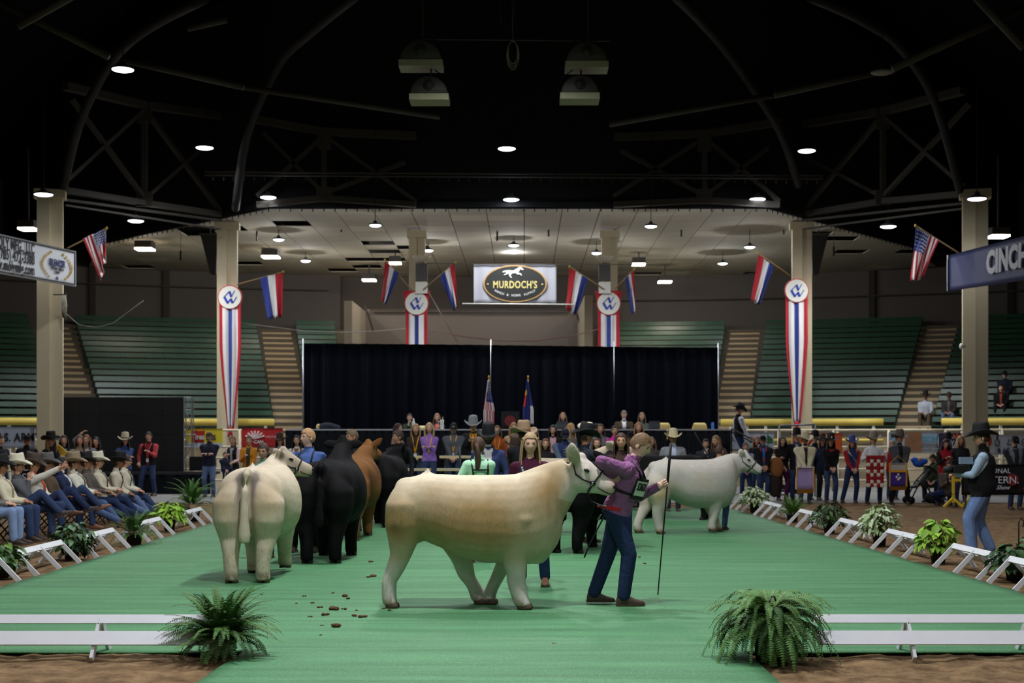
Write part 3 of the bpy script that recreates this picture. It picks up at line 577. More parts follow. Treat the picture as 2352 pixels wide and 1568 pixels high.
cow('black steer behind the golden steer, seen under its neck', GD(1346, 21.0, .013), math.radians(62), coat_black, None, (1.05, .1, 1.30), 20, -30, 1.0, .024, hoofm=m_hoofd, halter=False)
cow('taupe steer with raised head behind the man in the black hat', GD(1268, 24.8, .013), math.radians(24), coat_taupe, None, (1.12, -.1, 1.42), -18, 4, 1.0, .022, halter=False, ear=((-.2, .9, .3), (-.5, -.6, .6)))
cow('white steer walking to the right behind the boy with the stick', GD(1570, 24.9, .013), math.radians(17), coat_white, [hindleg(-1, .12), hindleg(1, -.15), foreleg(-1, -.12, .03), foreleg(1, .16)], (1.12, -.02, 1.30), -22, -26, .98, .019, ear=((-.4, .6, .6), (-.4, -.6, .55)), earl=.17, tailed=False)
cow('black steer standing behind the white steer', GD(1550, 29.2, .013), math.radians(160), coat_black, None, (1.08, .1, 1.36), 0, -15, 1.0, .026, hoofm=m_hoofd, halter=False)
# ================================================================ people (local frame: +Y forward, +X right, +Z up)
SK = {'a': (214, 168, 142), 'b': (200, 150, 122), 'c': (176, 126, 98), 'd': (150, 104, 80), 'p': (228, 186, 164)}
def skin(k): return M(SK[k], .55, .06, 12, spec=.3)
def cloth(c, var=.12, scale=14): return M(c, .85, var, scale, .35, 16, spec=.15)
def denim(c=(52, 66, 96)): return M(c, .85, .28, 9, .4, 18, spec=.15)
_hd = {}
def head_grid(sc=1.0, nu=40, nv=26, plain=False):
    R = []
    for i in range(nv+1):
        t = math.pi*(.02+.96*i/nv); row = []
        for j in range(nu):
            a = 2*math.pi*j/nu; aa = (a+math.pi) % (2*math.pi)-math.pi; z = math.cos(t); st = math.sin(t)
            x, y = st*math.sin(a), st*math.cos(a); X, Y, Z = x*.080, y*.102, z*.124
            lo = max(0, -z)
            if z < 0: X *= 1-.30*lo**1.3; Y = Y*(1-.10*lo) if y > 0 else Y*(1-.42*lo**1.2)
            if y > 0:
                Y += .012*math.exp(-((z+.88)/.22)**2)*max(0, math.cos(aa))**2          # chin
                if not plain:
                    Y += .024*math.exp(-(aa/.15)**2-((z+.22)/.13)**2)+.010*math.exp(-(aa/.13)**2-((z+.0)/.2)**2)
                    Y -= .009*math.exp(-((abs(aa)-.37)/.17)**2-((z-.06)/.10)**2); Y += .005*math.exp(-((abs(aa)-.35)/.3)**2-((z-.22)/.08)**2); Y += .006*math.exp(-(aa/.28)**2-((z+.50)/.08)**2); Y -= .004*math.exp(-(aa/.3)**2-((z+.62)/.05)**2)
            row.append(Vector((X*sc, Y*sc, Z*sc)))
        R.append(row)
    return R
def add_head(mb, HM, ms, me_, ml, mh, brows=True):
    R = head_grid(); mb.loft([[HM @ p for p in r] for r in R[::-1]], ms); HR = HM.to_3x3()
    for s in (1, -1):
        mb.ell(HM @ Vector((s*.033, .0855, .006)), (.0125, .007, .005), me_, 8, 5, HR)
        mb.ell(HM @ Vector((s*.081, -.008, -.008)), (.010, .023, .033), ms, 8, 6, HR)
        if brows: mb.tube([HM @ Vector(p) for p in ((s*.014, .099, .026), (s*.034, .097, .031), (s*.053, .082, .024))], .0042, 5, mh)
    mb.ell(HM @ Vector((0, .094, -.063)), (.025, .0085, .0062), ml, 8, 5, HR)
def hair_part(t, HM, style, mat, rnd=0, ln=.30):
    mb = MB()
    def shell(fr, sd, bk, up=1.08, vol=.008):
        R = head_grid(1, 44, 30, True); keep = []
        for i, row in enumerate(R):
            for j, p in enumerate(row):
                n = p.normalized(); wob = .004*noise.noise((p.x*60+rnd, p.y*60, p.z*18)); row[j] = p*up+n*(vol+wob)
        idx = {}; o = len(mb.v); nu = 44
        for row in R: mb.v.extend(tuple(HM @ p) for p in row)
        for i in range(len(R)-1):
            for j in range(nu):
                a = 2*math.pi*(j+.5)/nu; aa = abs((a+math.pi) % (2*math.pi)-math.pi); z = math.cos(math.pi*(.02+.96*(i+.5)/30))
                f = max(0, math.cos(aa)) if aa < math.pi/2 else 0
                lim = fr if aa < .75 else (sd+(fr-sd)*max(0, (1.15-aa)/.4) if aa < 1.15 else (sd if aa < 1.75 else bk))
                if z > lim: k = (j+1) % nu; mb.f.append((o+i*nu+j, o+(i+1)*nu+j, o+(i+1)*nu+k, o+i*nu+k)); mb.m.append(0)
    if style in ('short', 'buzz'):
        shell(.52, .12, -.42, 1.03 if style == 'buzz' else 1.06, .006 if style == 'buzz' else .010)
        for s in (1, -1): mb.ell(HM @ Vector((s*.079, .012, -.002)), (.006, .012, .03), 0, 8, 5, HM.to_3x3())
    elif style == 'long':
        shell(.55, .05, -.7, 1.07, .008); cols = 22; Q = []
        for r in range(12):
            f = r/11; z = .07-f*(ln+.07); row = []
            for c in range(cols):
                a = math.radians(62+236*c/(cols-1)); e = abs(c-(cols-1)/2)/((cols-1)/2)
                rx, ry = .098+.030*math.sin(f*2.4), .114+.022*math.sin(f*2.2); fx = 1+.03*noise.noise((c*.9, f*2+rnd, 1)); yy = ry*math.cos(a)*fx-.01+.03*f*e
                row.append(HM @ Vector((rx*math.sin(a)*fx, yy, z-.02*noise.noise((c*.7, rnd, 5))*f)))
            Q.append(row)
        mb.sheet(Q, .016)
    elif style in ('pony', 'bun'):
        shell(.5, .0, -.6, 1.05, .006)
        if style == 'bun': mb.ell(HM @ Vector((0, -.08, .10)), (.038, .038, .035), 0, 10, 7)
        else: mb.tube([HM @ Vector(p) for p in ((0, -.09, .04), (0, -.145, .03), (0, -.165, -.06), (.01, -.15, -.18), (.0, -.145, -.30), (.01, -.14, -.38))], [.022, .032, .042, .045, .034, .008], 10)
    o = mb.build('hair', mat, t, True); return o
def beard_part(t, HM, mat):
    mb = MB(); R = head_grid(1.04, 40, 26); o = len(mb.v)
    for row in R: mb.v.extend(tuple(HM @ p) for p in row)
    for i in range(26):
        for j in range(40):
            a = 2*math.pi*(j+.5)/40; aa = abs((a+math.pi) % (2*math.pi)-math.pi); z = math.cos(math.pi*(.02+.96*(i+.5)/26))
            if aa < 1.35 and z < (-.36 if aa < .5 else -.36+.3*(aa-.5)) and not (aa < .25 and -.58 < z < -.44): k = (j+1) % 40; mb.f.append((o+i*40+j, o+(i+1)*40+j, o+(i+1)*40+k, o+i*40+k)); mb.m.append(0)
    mb.build('beard', mat, t, True)
def cowboy_hat(t, HM, mat, band=None, tilt=0, sc=1.0, curl=.055, name='cowboy_hat'):
    HB = HM @ Matrix.Translation((0, -.002, .050)) @ Matrix.Rotation(math.radians(-tilt), 4, 'X') @ Matrix.Diagonal((sc, sc, sc, 1)); mb = MB(); n = 36; Q = []
    for f in (0, .3, .6, .85, 1.0):
        row = []
        for j in range(n+1):
            a = 2*math.pi*j/n; sx, cy = math.sin(a), math.cos(a); rx, ry = .086+(.185-.086)*f, .106+(.205-.106)*f
            z = curl*1.15*f**1.8*abs(sx)**2.2-.022*f*cy**2; row.append(HB @ Vector((rx*sx*(1-.16*f*f*abs(sx)), ry*cy, z)))
        Q.append(row)
    mb.sheet(Q, .007); rg = []
    for k, (z, s) in enumerate(((0, 1.0), (.035, .985), (.08, .95), (.120, .90), (.138, .82), (.142, .66), (.128, .45), (.118, .2), (.115, .02))):
        row = []
        for j in range(n):
            a = 2*math.pi*j/n; sx, cy = math.sin(a), math.cos(a); pinch = 1-.16*max(0, cy)*abs(sx)*(z > .05); row.append(HB @ Vector((.087*s*sx*pinch, .107*s*cy, z+(.012*cy*cy-.0)*(k > 3)-.014*(k > 4)*(1-abs(sx))*0)))
        rg.append(row)
    mb.loft(rg); h = mb.build(name, mat, t, True)
    bb = MB(); bb.loft([[HB @ Vector((.0895*math.sin(2*math.pi*j/n)*q, .1095*math.cos(2*math.pi*j/n)*q, z)) for j in range(n)] for z, q in ((.004, 1), (.028, .99))], 0, False); bb.build('hat_band', band or mat, h, True)
    return h
def ball_cap(t, HM, mat, logo=None):
    mb = MB(); HB = HM @ Matrix.Translation((0, 0, .03)); n = 28
    mb.loft([[HB @ Vector((.083*s*math.sin(2*math.pi*j/n), .105*s*math.cos(2*math.pi*j/n), z)) for j in range(n)] for z, s in ((0, 1), (.04, 1), (.075, .88), (.098, .6), (.106, .3), (.108, .03))])
    mb.sheet([[HB @ Vector((.078*math.sin(a)*(1+.1*f), .095*math.cos(a)+.085*f, .012-.02*f-.02*abs(math.sin(a))*f)) for a in np.linspace(-1.25, 1.25, 13)] for f in (0, .5, 1)], .006)
    h = mb.build('cap', mat, t, True)
    if logo: MB().sheet([[HB @ Vector((x, .106-.12*x*x*8, z)) for x in np.linspace(-.03, .03, 5)] for z in (.03, .06)], .003).build('cap_patch', logo, h)
def ik(a, b, l1, l2, pole):
    a, b = Vector(a), Vector(b); d = b-a; L = min(d.length, (l1+l2)*.999); u = d.normalized(); b = a+u*L; x = (l1*l1-l2*l2+L*L)/(2*L); hgt = math.sqrt(max(0, l1*l1-x*x)); p = Vector(pole); p = (p-u*p.dot(u)); p = p.normalized() if p.length > 1e-5 else Vector((0, 1, 0))
    return a+u*x+p*hgt, b
ARM = {'down': (.275, .05, -.10), 'cross': (-.05, .19, .22), 'front': (.045, .25, -.02), 'chest': (.06, .27, .27), 'phone': (.06, .30, .33), 'pocket': (.235, .10, -.03), 'lap': (.07, .30, .10), 'lapw': (.16, .34, .06), 'chin': (.03, .17, .44), 'head': (.10, -.02, .78), 'back': (.05, -.16, -.02), 'hip': (.25, .02, .05), 'hold': (.14, .33, .10), 'up': (.22, .38, .42)}
def hand(mb, w, d, m, s, k, curl=.5, pn=None):
    d = Vector(d).normalized(); a, b, _ = frame(d, pn or (0, 0, 1)); mb.loft([[w+d*(f*.085*k)+a*(wd*k*math.cos(q))+b*(.014*k*math.sin(q)) for q in [2*math.pi*j/8 for j in range(8)]] for f, wd in ((-.25, .024), (.1, .03), (.6, .040), (1, .038), (1.12, .030))], m)
    for i, (off, ln) in enumerate(((-.030, .062), (-.010, .074), (.010, .070), (.029, .055))):
        p0 = w+d*(.082*k)+a*(off*k); c1 = curl*.9; c2 = curl*2.0; d1 = (d*math.cos(c1)-b*math.sin(c1)); d2 = (d*math.cos(c2)-b*math.sin(c2)); p1 = p0+d1*(ln*.5*k); p2 = p1+d2*(ln*.55*k); mb.tube([p0-d*.015, p0, p1, p2], [.0085*k, .009*k, .0085*k, .006*k], 6, m)
    q = a*s; p0 = w+d*(.025*k)+q*(.028*k); p1 = p0+(d*.6+q*.75-b*.15).normalized()*(.038*k); p2 = p1+(d*.9+q*.15-b*.55*curl).normalized()*(.032*k); mb.tube([p0-q*.01*k, p0, p1, p2], [.010*k, .011*k, .0095*k, .007*k], 6, m)
NP = [0]
def person(label, loc, yaw=180, h=1.75, shirt=(60, 60, 66), pants='jeans', sk='a', hair=('short', (70, 50, 36)), hat=None, arms=('down', 'down'), look=(0, 0), lean=0, side=0, twist=0, fem=False, sit=None, feet=None, bulk=.016, sleeve=None, inner=None, innerw=.035, hem=-.10, shoes=(52, 38, 30), vox=.02, group=None, beard=None, stick=None, legw=1.12, boots=True, curl=.5, pelvis=None, kneepole=None, elbow=None, shmat=None, forearm=None, bare=False, sb=None, collar=True, palm=None):
    k = h/1.75; t = thing('person', label, 'person', loc, math.radians(yaw), group); NP[0] += 1
    pz = .938 if sit is None else sit; pel = Vector(pelvis if pelvis else (0, 0, pz)); T = Matrix.Translation(pel) @ Matrix.Rotation(math.radians(twist), 4, 'Z') @ Matrix.Rotation(math.radians(-lean), 4, 'X') @ Matrix.Rotation(math.radians(side), 4, 'Y'); Ti = T.inverted(); TR = T.to_3x3()
    sw = .163 if fem else .19; b = bulk; bones = []; mb = MB()
    rings = [(-.12, .10, .08, 0), (-.07, .145+b, .105+b, 0), (.02, .158+b if fem else .155+b, .115+b, 0), (.12, (.128 if fem else .15)+b, .105+b, .005), (.22, (.135 if fem else .158)+b, .11+b, .01), (.33, (.155 if fem else .178)+b, .122+b, .012), (.42, (.155 if fem else .178)+b*.6, .105+b*.7, .0), (.475, .115, .08, -.01), (.52, .06, .058, -.01)]
    mb.loft([[T @ Vector((hw*math.copysign(abs(math.cos(a))**.85, math.cos(a)), yo+hd*math.sin(a), z)) for a in [2*math.pi*j/20 for j in range(20)]] for z, hw, hd, yo in rings])
    if fem:
        for s in (-1, 1): mb.ell(T @ Vector((s*.07, .085+b, .30)), (.062, .055, .06))
    for z0, z1, r0 in ((-.02, .2, .12), (.2, .42, .13)): bones.append((T @ Vector((0, 0, z0)), T @ Vector((0, 0, z1)), r0+b, r0+b, 'torso'))
    nb = T @ Vector((0, -.012, .47)); hc = T @ Vector((0, .015 if abs(lean) < 20 else .03, .682)); mb.cap(nb, hc-Vector((0, 0, .05)), .062 if not fem else .05, .056 if not fem else .046); bones.append((T @ Vector((0, -.01 if collar else .02, .515 if collar else .47)), hc, .055 if collar else .075, .05, 'neck'))
    HM = Matrix.Translation(hc) @  Matrix.Rotation(math.radians(twist+look[0]), 4, 'Z') @ Matrix.Rotation(math.radians(look[1]-lean*.35), 4, 'X')
    # arms
    W = []; hands = []
    for i, s in enumerate((-1, 1)):
        sh = T @ Vector((s*(sw+b*.4), -.005, .415)); ar = arms[i]
        tg = T @ Vector((s*ARM[ar][0], ARM[ar][1]+b*.5, ARM[ar][2])) if isinstance(ar, str) else Vector(ar)
        pole = (TR @ Vector((s*.5, -.55, -.7))) if elbow is None or elbow[i] is None else Vector(elbow[i])
        el, wr = ik(sh, tg, .285, .255, pole); r1 = .052+(b if sb is None else sb)*.55
        mb.cap(T @ Vector((s*.10, -.005, .42)), sh, .07+b*.4, r1+.012); mb.cap(sh, el, r1+.008, r1*.86); mb.cap(el, wr, r1*.86, r1*.66 if not forearm else .03)
        bones += [(sh, el, r1, r1*.86, 'arm'), (el, wr, r1*.86, r1*.62, 'fore')]; W.append(wr); hands.append((wr, wr-el, s))
    # legs
    hipz = T @ Vector((0, 0, -.06)); FT = []
    for i, s in enumerate((-1, 1)):
        hp_ = pel+rotz(math.radians(twist)) @ Vector((s*.085, 0, -.04))
        if feet: an = Vector(feet[i][:3])
        elif sit is None: an = Vector((s*.11, 0, .085))
        else: an = Vector((s*.13, .46, .085))
        pole = (s*.12, 1, .0) if sit is None else (s*.1, .35, 1)
        if kneepole and kneepole[i]: pole = kneepole[i]
        kn, an = ik(hp_, an, .43, .425, pole); w_ = legw
        mb.cap(hp_, kn, .093*w_ if not fem else .09*w_, .066*w_); mb.cap(kn, an+Vector((0, 0, .01)), .066*w_, .056*w_); bones += [(hp_, kn, .09*w_, .066*w_, 'thigh'), (kn, an, .066*w_, .055*w_, 'shin')]
        FT.append((an, kn, feet[i][3:] if feet and len(feet[i]) > 3 else (0, 0)))
    V, Fs = voxel(mb, vox/k, 4 if vox > .015 else 6)
    # zones
    cen = np.array([V[list(f)].mean(0) for f in Fs]); best = np.full(len(cen), 9.); zone = np.zeros(len(cen), int); names = []; par = np.zeros(len(cen))
    for q, (p0, p1, r0, r1, zn) in enumerate(bones):
        p0, p1 = np.array(p0), np.array(p1); d = p1-p0; f = np.clip(((cen-p0) @ d)/max(d @ d, 1e-9), 0, 1); dist = np.linalg.norm(cen-(p0+f[:, None]*d), axis=1)-(r0+(r1-r0)*f)
        u = dist < best; best[u] = dist[u]; zone[u] = q; par[u] = f[u]; names.append(zn)
    zn = np.array(names)[zone]; ct = (np.array(Ti)[:3, :3] @ cen.T).T+np.array(Ti.translation)
    mi = np.zeros(len(cen), int)                                   # 0 shirt 1 sleeve 2 skin 3 pants 4 inner
    mi[(zn == 'arm') | (zn == 'fore')] = 1
    if bare: mi[(zn == 'fore')] = 2
    mi[zn == 'neck'] = 2; mi[((zn == 'thigh') & ~((ct[:, 2] > hem) & (par < .5 if sit is None else par < .22))) | (zn == 'shin')] = 3
    mi[(zn == 'torso') & (ct[:, 2] < hem)] = 3; mi[(zn == 'fore') & (par > .985)] = 2
    if inner is not None: mi[(zn == 'torso') & (ct[:, 1] > .03) & (np.abs(ct[:, 0]) < innerw*(1+1.2*np.clip(ct[:, 2]-.25, 0, .3))) & (ct[:, 2] > hem)] = 4
    sm_ = skin(sk); ex = MB()
    add_head(ex, HM, 2, 5, 6, 7)
    for q, (wr, d, s) in enumerate(hands): hand(ex, wr, d, 2, s, 1.0, curl, palm[q] if palm else None)
    # collar
    if collar: ex.loft([[T @ Vector((r*1.05*math.cos(a), -.012+r*math.sin(a), z+(.02 if math.sin(a) < 0 else -.01))) for a in [2*math.pi*j/16 for j in range(16)]] for z, r in ((.475, .085), (.515, .072), (.54, .068), (.53, .062))], 0, False)
    pm_ = denim() if pants == 'jeans' else (denim(pants[1]) if pants[0] == 'jeans' else cloth(pants)); hm = M(hair[1], .6, .25, 40, .3, 80, spec=.3) if hair else M((60, 45, 35), .6)
    mats = [shmat or cloth(shirt), cloth(sleeve) if sleeve else (shmat or cloth(shirt)), sm_, pm_, cloth(inner) if inner is not None else sm_, m_eye, M((176, 104, 96), .5, .05), hm]
    o = len(V); me = bpy.data.meshes.new('body'); me.from_pydata(V.tolist()+[tuple(v) for v in ex.v], [], Fs+[tuple(i+o for i in f) for f in ex.f]); me.polygons.foreach_set('material_index', mi.tolist()+ex.m); me.polygons.foreach_set('use_smooth', [True]*(len(Fs)+len(ex.f)))
    for m in mats: me.materials.append(m)
    bo = obj('body', me, t); t.scale = (k, k, k)
    if hair and hair[0] != 'none': hair_part(t, HM, hair[0], hm, NP[0]*3.7, hair[2] if len(hair) > 2 else .30)
    if beard: beard_part(t, HM, M(beard, .7, .3, 40, .3, 80))
    if hat:
        if hat[0] == 'cap': ball_cap(t, HM, cloth(hat[1]), M(hat[2], .7) if len(hat) > 2 else None)
        else: cowboy_hat(t, HM, M(hat[1], .75, .1, 10, .1, 60), M(hat[2], .6) if len(hat) > 2 and hat[2] else None, hat[3] if len(hat) > 3 else 0, hat[4] if len(hat) > 4 else 1.05)
    if boots:
        sm2 = M(shoes, .5, .2, 12, .1, 40)
        for an, kn, (fy, fp) in FT:
            BM_ = Matrix.Translation(an) @ Matrix.Rotation(math.radians(fy), 4, 'Z') @ Matrix.Rotation(math.radians(fp), 4, 'X') @ Matrix.Translation((0, 0, -.085)); q = MB(); rg = []
            for y, hw, zt in ((-.075, .020, .05), (-.068, .034, .085), (-.03, .040, .125), (.025, .040, .12), (.07, .042, .085), (.12, .045, .062), (.165, .042, .05), (.195, .030, .042), (.208, .012, .032)):
                rg.append([BM_ @ Vector((hw*x, y, max(.004, zt*z))) for x, z in ((-.9, 0), (-1, .25), (-.92, .7), (-.5, .97), (0, 1), (.5, .97), (.92, .7), (1, .25), (.9, 0), (0, 0))])
            q.loft(rg); bt = q.build('boot', sm2, t, True)
            MB().loft([[BM_ @ Vector((hw*1.08*x, y, z)) for x, z in ((-1, 0), (-1, .018), (1, .018), (1, 0))] for y, hw in ((-.08, .03), (-.06, .042), (.02, .04), (.1, .048), (.165, .046), (.205, .028), (.216, .012))]).build('sole', M((70, 58, 46), .7), bt)
    return dict(t=t, T=T, HM=HM, W=W, k=k, hands=hands, FT=FT)
def lanyard(p, col=(232, 168, 40), badge=True, ln=.32):
    T = p['T']; m = cloth(col); mb = MB(); y = .135
    for s in (1, -1): mb.tube([T @ Vector(q) for q in ((s*.06, -.04, .52), (s*.075, .05, .48), (s*.06, y, .40), (s*.02, y+.02, .40-ln*.6), (0, y+.02, .40-ln))], (.014), 6)
    l = mb.build('lanyard', m, p['t'], True)
    if badge: MB().box(T @ Vector((0, y+.025, .36-ln)), (.07, .008, .10), 0, T.to_3x3()).build('badge', M((226, 226, 226), .5), l)
def belt(p, col=(60, 40, 30), buckle=True):
    T = p['T']; mb = MB(); mb.loft([[T @ Vector((.166*math.cos(a), .126*math.sin(a), z)) for a in [2*math.pi*j/20 for j in range(20)]] for z in (-.075, -.035)], 0, False); b = mb.build('belt', M(col, .5), p['t'], True)
    if buckle: MB().ell(T @ Vector((0, .128, -.055)), (.04, .008, .028)).build('buckle', m_metal, b, True)
# ================================================================ curtain, stage, screen, signs
black = M((13, 14, 17), .95, .2, 2, spec=.03); m_cur = M((16, 19, 27), .95, .15, 1.5, .1, 8, spec=.05); m_alu = M((170, 172, 176), .35, .1, metal=.8); m_blk = M((16, 16, 18), .6, .1)
STZ = 1.15
def curtain(x0, x1, y0, y1, d, label, k):
    n = int((x1-x0)*d/F/.055); Q = []
    for z_f in np.linspace(0, 1, 8):
        row = []
        for i in range(n+1):
            f = i/n; px = x0+(x1-x0)*f; top = P(px, y0+(y1-y0)*f, d); z = top.z+(STZ-top.z)*z_f; row.append(Vector((top.x, d+.055*math.sin(i*.85+k)+.03*math.sin(i*.31+z_f*1.3), z)))
        Q.append(row)
    tag(MB().sheet(Q, .012).build('stage_curtain', m_cur, None, True), label, 'curtain', 'black stage curtains')
curtain(698, 1126, 788, 792, 45.2, 'left black stage curtain panel, widest, beside the silver pole', 0); curtain(1128, 1409, 792, 796, 45.2, 'middle black stage curtain panel behind the two small flags', 2); curtain(1411, 1648, 796, 798, 45.2, 'right black stage curtain panel beside the tan stairs', 4)
for i, (px, y, l) in enumerate(((696, 786, 'silver curtain pole at the left end of the black curtain'), (1127, 788, 'silver curtain pole between the left and middle curtain panels'), (1410, 792, 'silver curtain pole between the middle and right curtain panels'), (1649, 796, 'silver curtain pole at the right end of the black curtain'))):
    q_ = 45.05 if i == 0 else 45.36; p = P(px, y, q_); tag(MB().tube([(p.x, q_, STZ), (p.x, q_, p.z+.12)], .025, 8).tube([(p.x-.2, q_, STZ+.03), (p.x+.2, q_, STZ+.03)], .03, 6).build('curtain_pole', m_alu, None, True), l, 'pole')
sx0, sx1 = GD(652, 42.4).x, GD(1681, 42.4).x
st = thing('stage', 'long black skirted stage platform under the judges tables', 'stage', ((sx0+sx1)/2, 44.3, 0)); hw = (sx1-sx0)/2
MB().b2((-hw, -1.85, STZ-.12), (hw, 1.85, STZ)).build('deck', m_blk, st)
Q = [[(x, -1.86+.03*math.sin(x*22), z) for x in np.linspace(-hw, hw, 420)] for z in (.01, STZ-.02)]; MB().sheet(Q, .01).build('skirt', black, st, True)
MB().b2((-hw, -1.7, 0), (-hw+.1, 1.8, STZ-.1)).b2((hw-.1, -1.7, 0), (hw, 1.8, STZ-.1)).build('end_panel', black, st)
m_top = M((214, 216, 224), .35, .05); tw = (sx1-sx0)/7
for i in range(7):
    t = thing('stage_table', '%s black skirted table from the left on the stage' % ORD[i], 'table', (sx0+tw*(i+.5), 42.95, STZ), 0, 'skirted stage tables'); w2 = tw/2-.015
    MB().b2((-w2, -.38, .76), (w2, .38, .80)).build('table_top', m_top, t)
    Q = [[(x, -.385+.018*math.sin(x*26), z) for x in np.linspace(-w2, w2, 70)] for z in (.02, .755)]; MB().sheet(Q, .008).build('skirt', black, t, True)
    for sx in (-1, 1):
        for sy in (-1, 1): MB().tube([(sx*(w2-.12), sy*.28, 0), (sx*(w2-.12), sy*.28, .76)], .016, 6).build('leg', m_alu, t)
TZ = STZ+.80
def on_table(px, name, label, cat, parts, dy=0, scale=1):
    t = thing(name, label, cat, (GD(px, 42.9).x, 42.9+dy, TZ)); t.scale = (scale,)*3
    for nm, mbx, mt in parts: mbx.build(nm, mt, t, True)
    return t
on_table(951, 'water_bottle', 'pale water bottle on the stage table in front of the green sweater', 'bottle', [('body', MB().lathe([(.04, 0), (.045, .02), (.045, .2), (.025, .25)]), M((214, 220, 214), .4)), ('cap', MB().lathe([(.022, .25), (.022, .30), (.01, .32)]), m_white)], -.2)
on_table(1016, 'tumbler', 'tall white tumbler with handle and straw on the stage table', 'tumbler', [('body', MB().lathe([(.04, 0), (.045, .1), (.058, .26), (.058, .28)]), m_white), ('handle', MB().tube([(-.05, 0, .22), (-.11, 0, .22), (-.11, 0, .1), (-.045, 0, .1)], .012), m_white), ('straw', MB().tube([(.01, 0, .27), (.03, 0, .36)], .006), m_white)], -.2)
on_table(1636, 'water_bottle', 'blue water bottle at the right end of the stage tables', 'bottle', [('body', MB().lathe([(.04, 0), (.042, .02), (.042, .15), (.03, .17)]), M((60, 120, 200), .3)), ('cap', MB().lathe([(.035, .17), (.035, .2), (.01, .21)]), M((40, 90, 190), .4))], -.1)
on_table(962+12, 'paper_roll', 'rolled pale yellow paper lying on the stage table', 'paper', [('roll', MB().tube([(-.22, 0, .05), (.22, 0, .05)], .05, 12), M((236, 220, 160), .6))])
on_table(1343, 'coat', 'cream fleece coat heaped on the stage table', 'coat', [('fleece', MB().ell((0, 0, .1), (.22, .16, .11), 0, 16, 8).ell((.12, 0, .13), (.16, .14, .09), 0, 14, 8), M((232, 222, 196), .95, .1, 8, .5, 30)), ('lining', MB().ell((.35, 0, .09), (.16, .15, .09), 0, 14, 8), M((26, 24, 26), .9))])
on_table(752, 'coat', 'dark coat heaped at the left end of the stage tables', 'coat', [('cloth', MB().ell((0, 0, .08), (.28, .16, .12), 0, 16, 8).ell((.2, 0, .06), (.2, .14, .08), 0, 14, 8), M((34, 38, 48), .95, .2, 8, .5, 20)), ('trim', MB().ell((-.27, 0, .07), (.07, .1, .09), 0, 10, 7), M((196, 172, 120), .9))])
for i, (px, l) in enumerate(((1523, 'pale yellow chair back behind the stage table, nearer the man in grey'), (1607, 'pale yellow chair back behind the stage table, nearer the blue bottle'))):
    t = thing('stage_chair', l, 'chair', (GD(px, 43.7).x, 43.7, STZ), 0, 'pale yellow stage chairs')
    MB().sheet([[(.24*math.sin(a)*(1 if zf < .6 else 1-.25*(zf-.6)/.4), .02*math.cos(a), .5+zf*.5-.12*max(0, abs(a)-1)*zf) for a in np.linspace(-1.4, 1.4, 12)] for zf in np.linspace(0, 1, 6)], .03).build('backrest', M((236, 212, 140), .5), t, True)
    MB().b2((-.22, -.42, .44), (.22, 0, .48)).build('seat', M((236, 212, 140), .5), t)
    for sx in (-.2, .2):
        for sy in (-.4, 0): MB().tube([(sx, sy, 0), (sx, sy, .45)], .013, 6).build('leg', m_alu, t)
def laptop(px, label):
    t = thing('laptop', label, 'laptop', (GD(px, 42.95).x, 42.95, TZ)); MB().b2((-.17, 0, 0), (.17, .24, .02)).build('keyboard_base', m_blk, t); MB().beam((0, .0, .02), (0, -.05, .24), .34, .012, 0, (0, 1, 0)).build('screen_lid', M((54, 56, 60), .4), t)
laptop(1292, 'open dark laptop in front of the woman with long hair on stage'); laptop(1503, 'open dark laptop at the right of the headset speakers')
t = thing('speaker_cabinet', 'dark box with a round red emblem on the stage behind the flags', 'speaker', (GD(1172, 43.8).x, 43.8, STZ)); MB().b2((-.28, -.15, 0), (.28, .15, 1.35)).build('cabinet', m_blk, t); MB().tube([(0, -.16, 1.05), (0, -.17, 1.05)], .17, 24).build('emblem', M((110, 30, 34), .6), t)
# small standing flags on the stage
def stage_flag(px, label, kind):
    t = thing('stage_flag', label, 'flag', (GD(px, 44.2).x, 44.2, STZ)); top = P(px, 870, 44.2).z-STZ
    MB().lathe([(.16, 0), (.15, .04), (.03, .08)]).build('base_stand', M((150, 120, 50), .4, metal=.6), t, True); MB().tube([(0, 0, .05), (0, 0, top)], .016, 8).build('staff', M((190, 150, 80), .4), t, True); MB().ell((0, 0, top+.05), (.03, .03, .06)).build('finial', M((214, 176, 70), .3, metal=.8), t, True)
    mb = MB(); n, r = 14, 26; Q = []
    for i in range(r+1):
        f = i/r; wd = .03+.30*min(1, f*1.5); Q.append([(-.02+wd*((j/n)-.42), -.04+.045*math.sin(j*1.5+f*1.5), top-.05-f*1.30-.08*(j/n)*f) for j in range(n+1)])
    o = len(mb.v); mb.grid(Q)
    for i in range(r):
        for j in range(n):
            q = i*n+j; f = i/r
            if kind == 'us': mb.m[q] = 2 if f < .5 and j > 3-f*4 else ((j+int(f*3)) % 2)
            else: mb.m[q] = (3 if (j < 3 and .32 < f < .6) else (4 if (j < 4 and .2 < f < .32) else (0 if (j > 9 and f > .55) else 2)))
    c = mb.build('cloth', [M((226, 222, 220), .8), M((176, 40, 48), .8), M((44, 54, 118), .8), M((200, 44, 44), .8), M((226, 180, 60), .8)], t, True)
    c.modifiers.new('th', 'SOLIDIFY').thickness = .008
    if kind == 'us':
        s = MB()
        for i in range(1, 12):
            for j in range(4, 14, 2): a = Vector(Q[i][j+(i % 2)-1]); s.box(a+Vector((0, -.014, 0)), (.016, .004, .02))
        s.build('stars', M((226, 222, 220), .8), t)['kind'] = 'stuff'
stage_flag(1123, 'small furled flag with stars and stripes on the stage', 'us'); stage_flag(1213, 'small furled blue, red, gold and white flag on the stage', 'co')
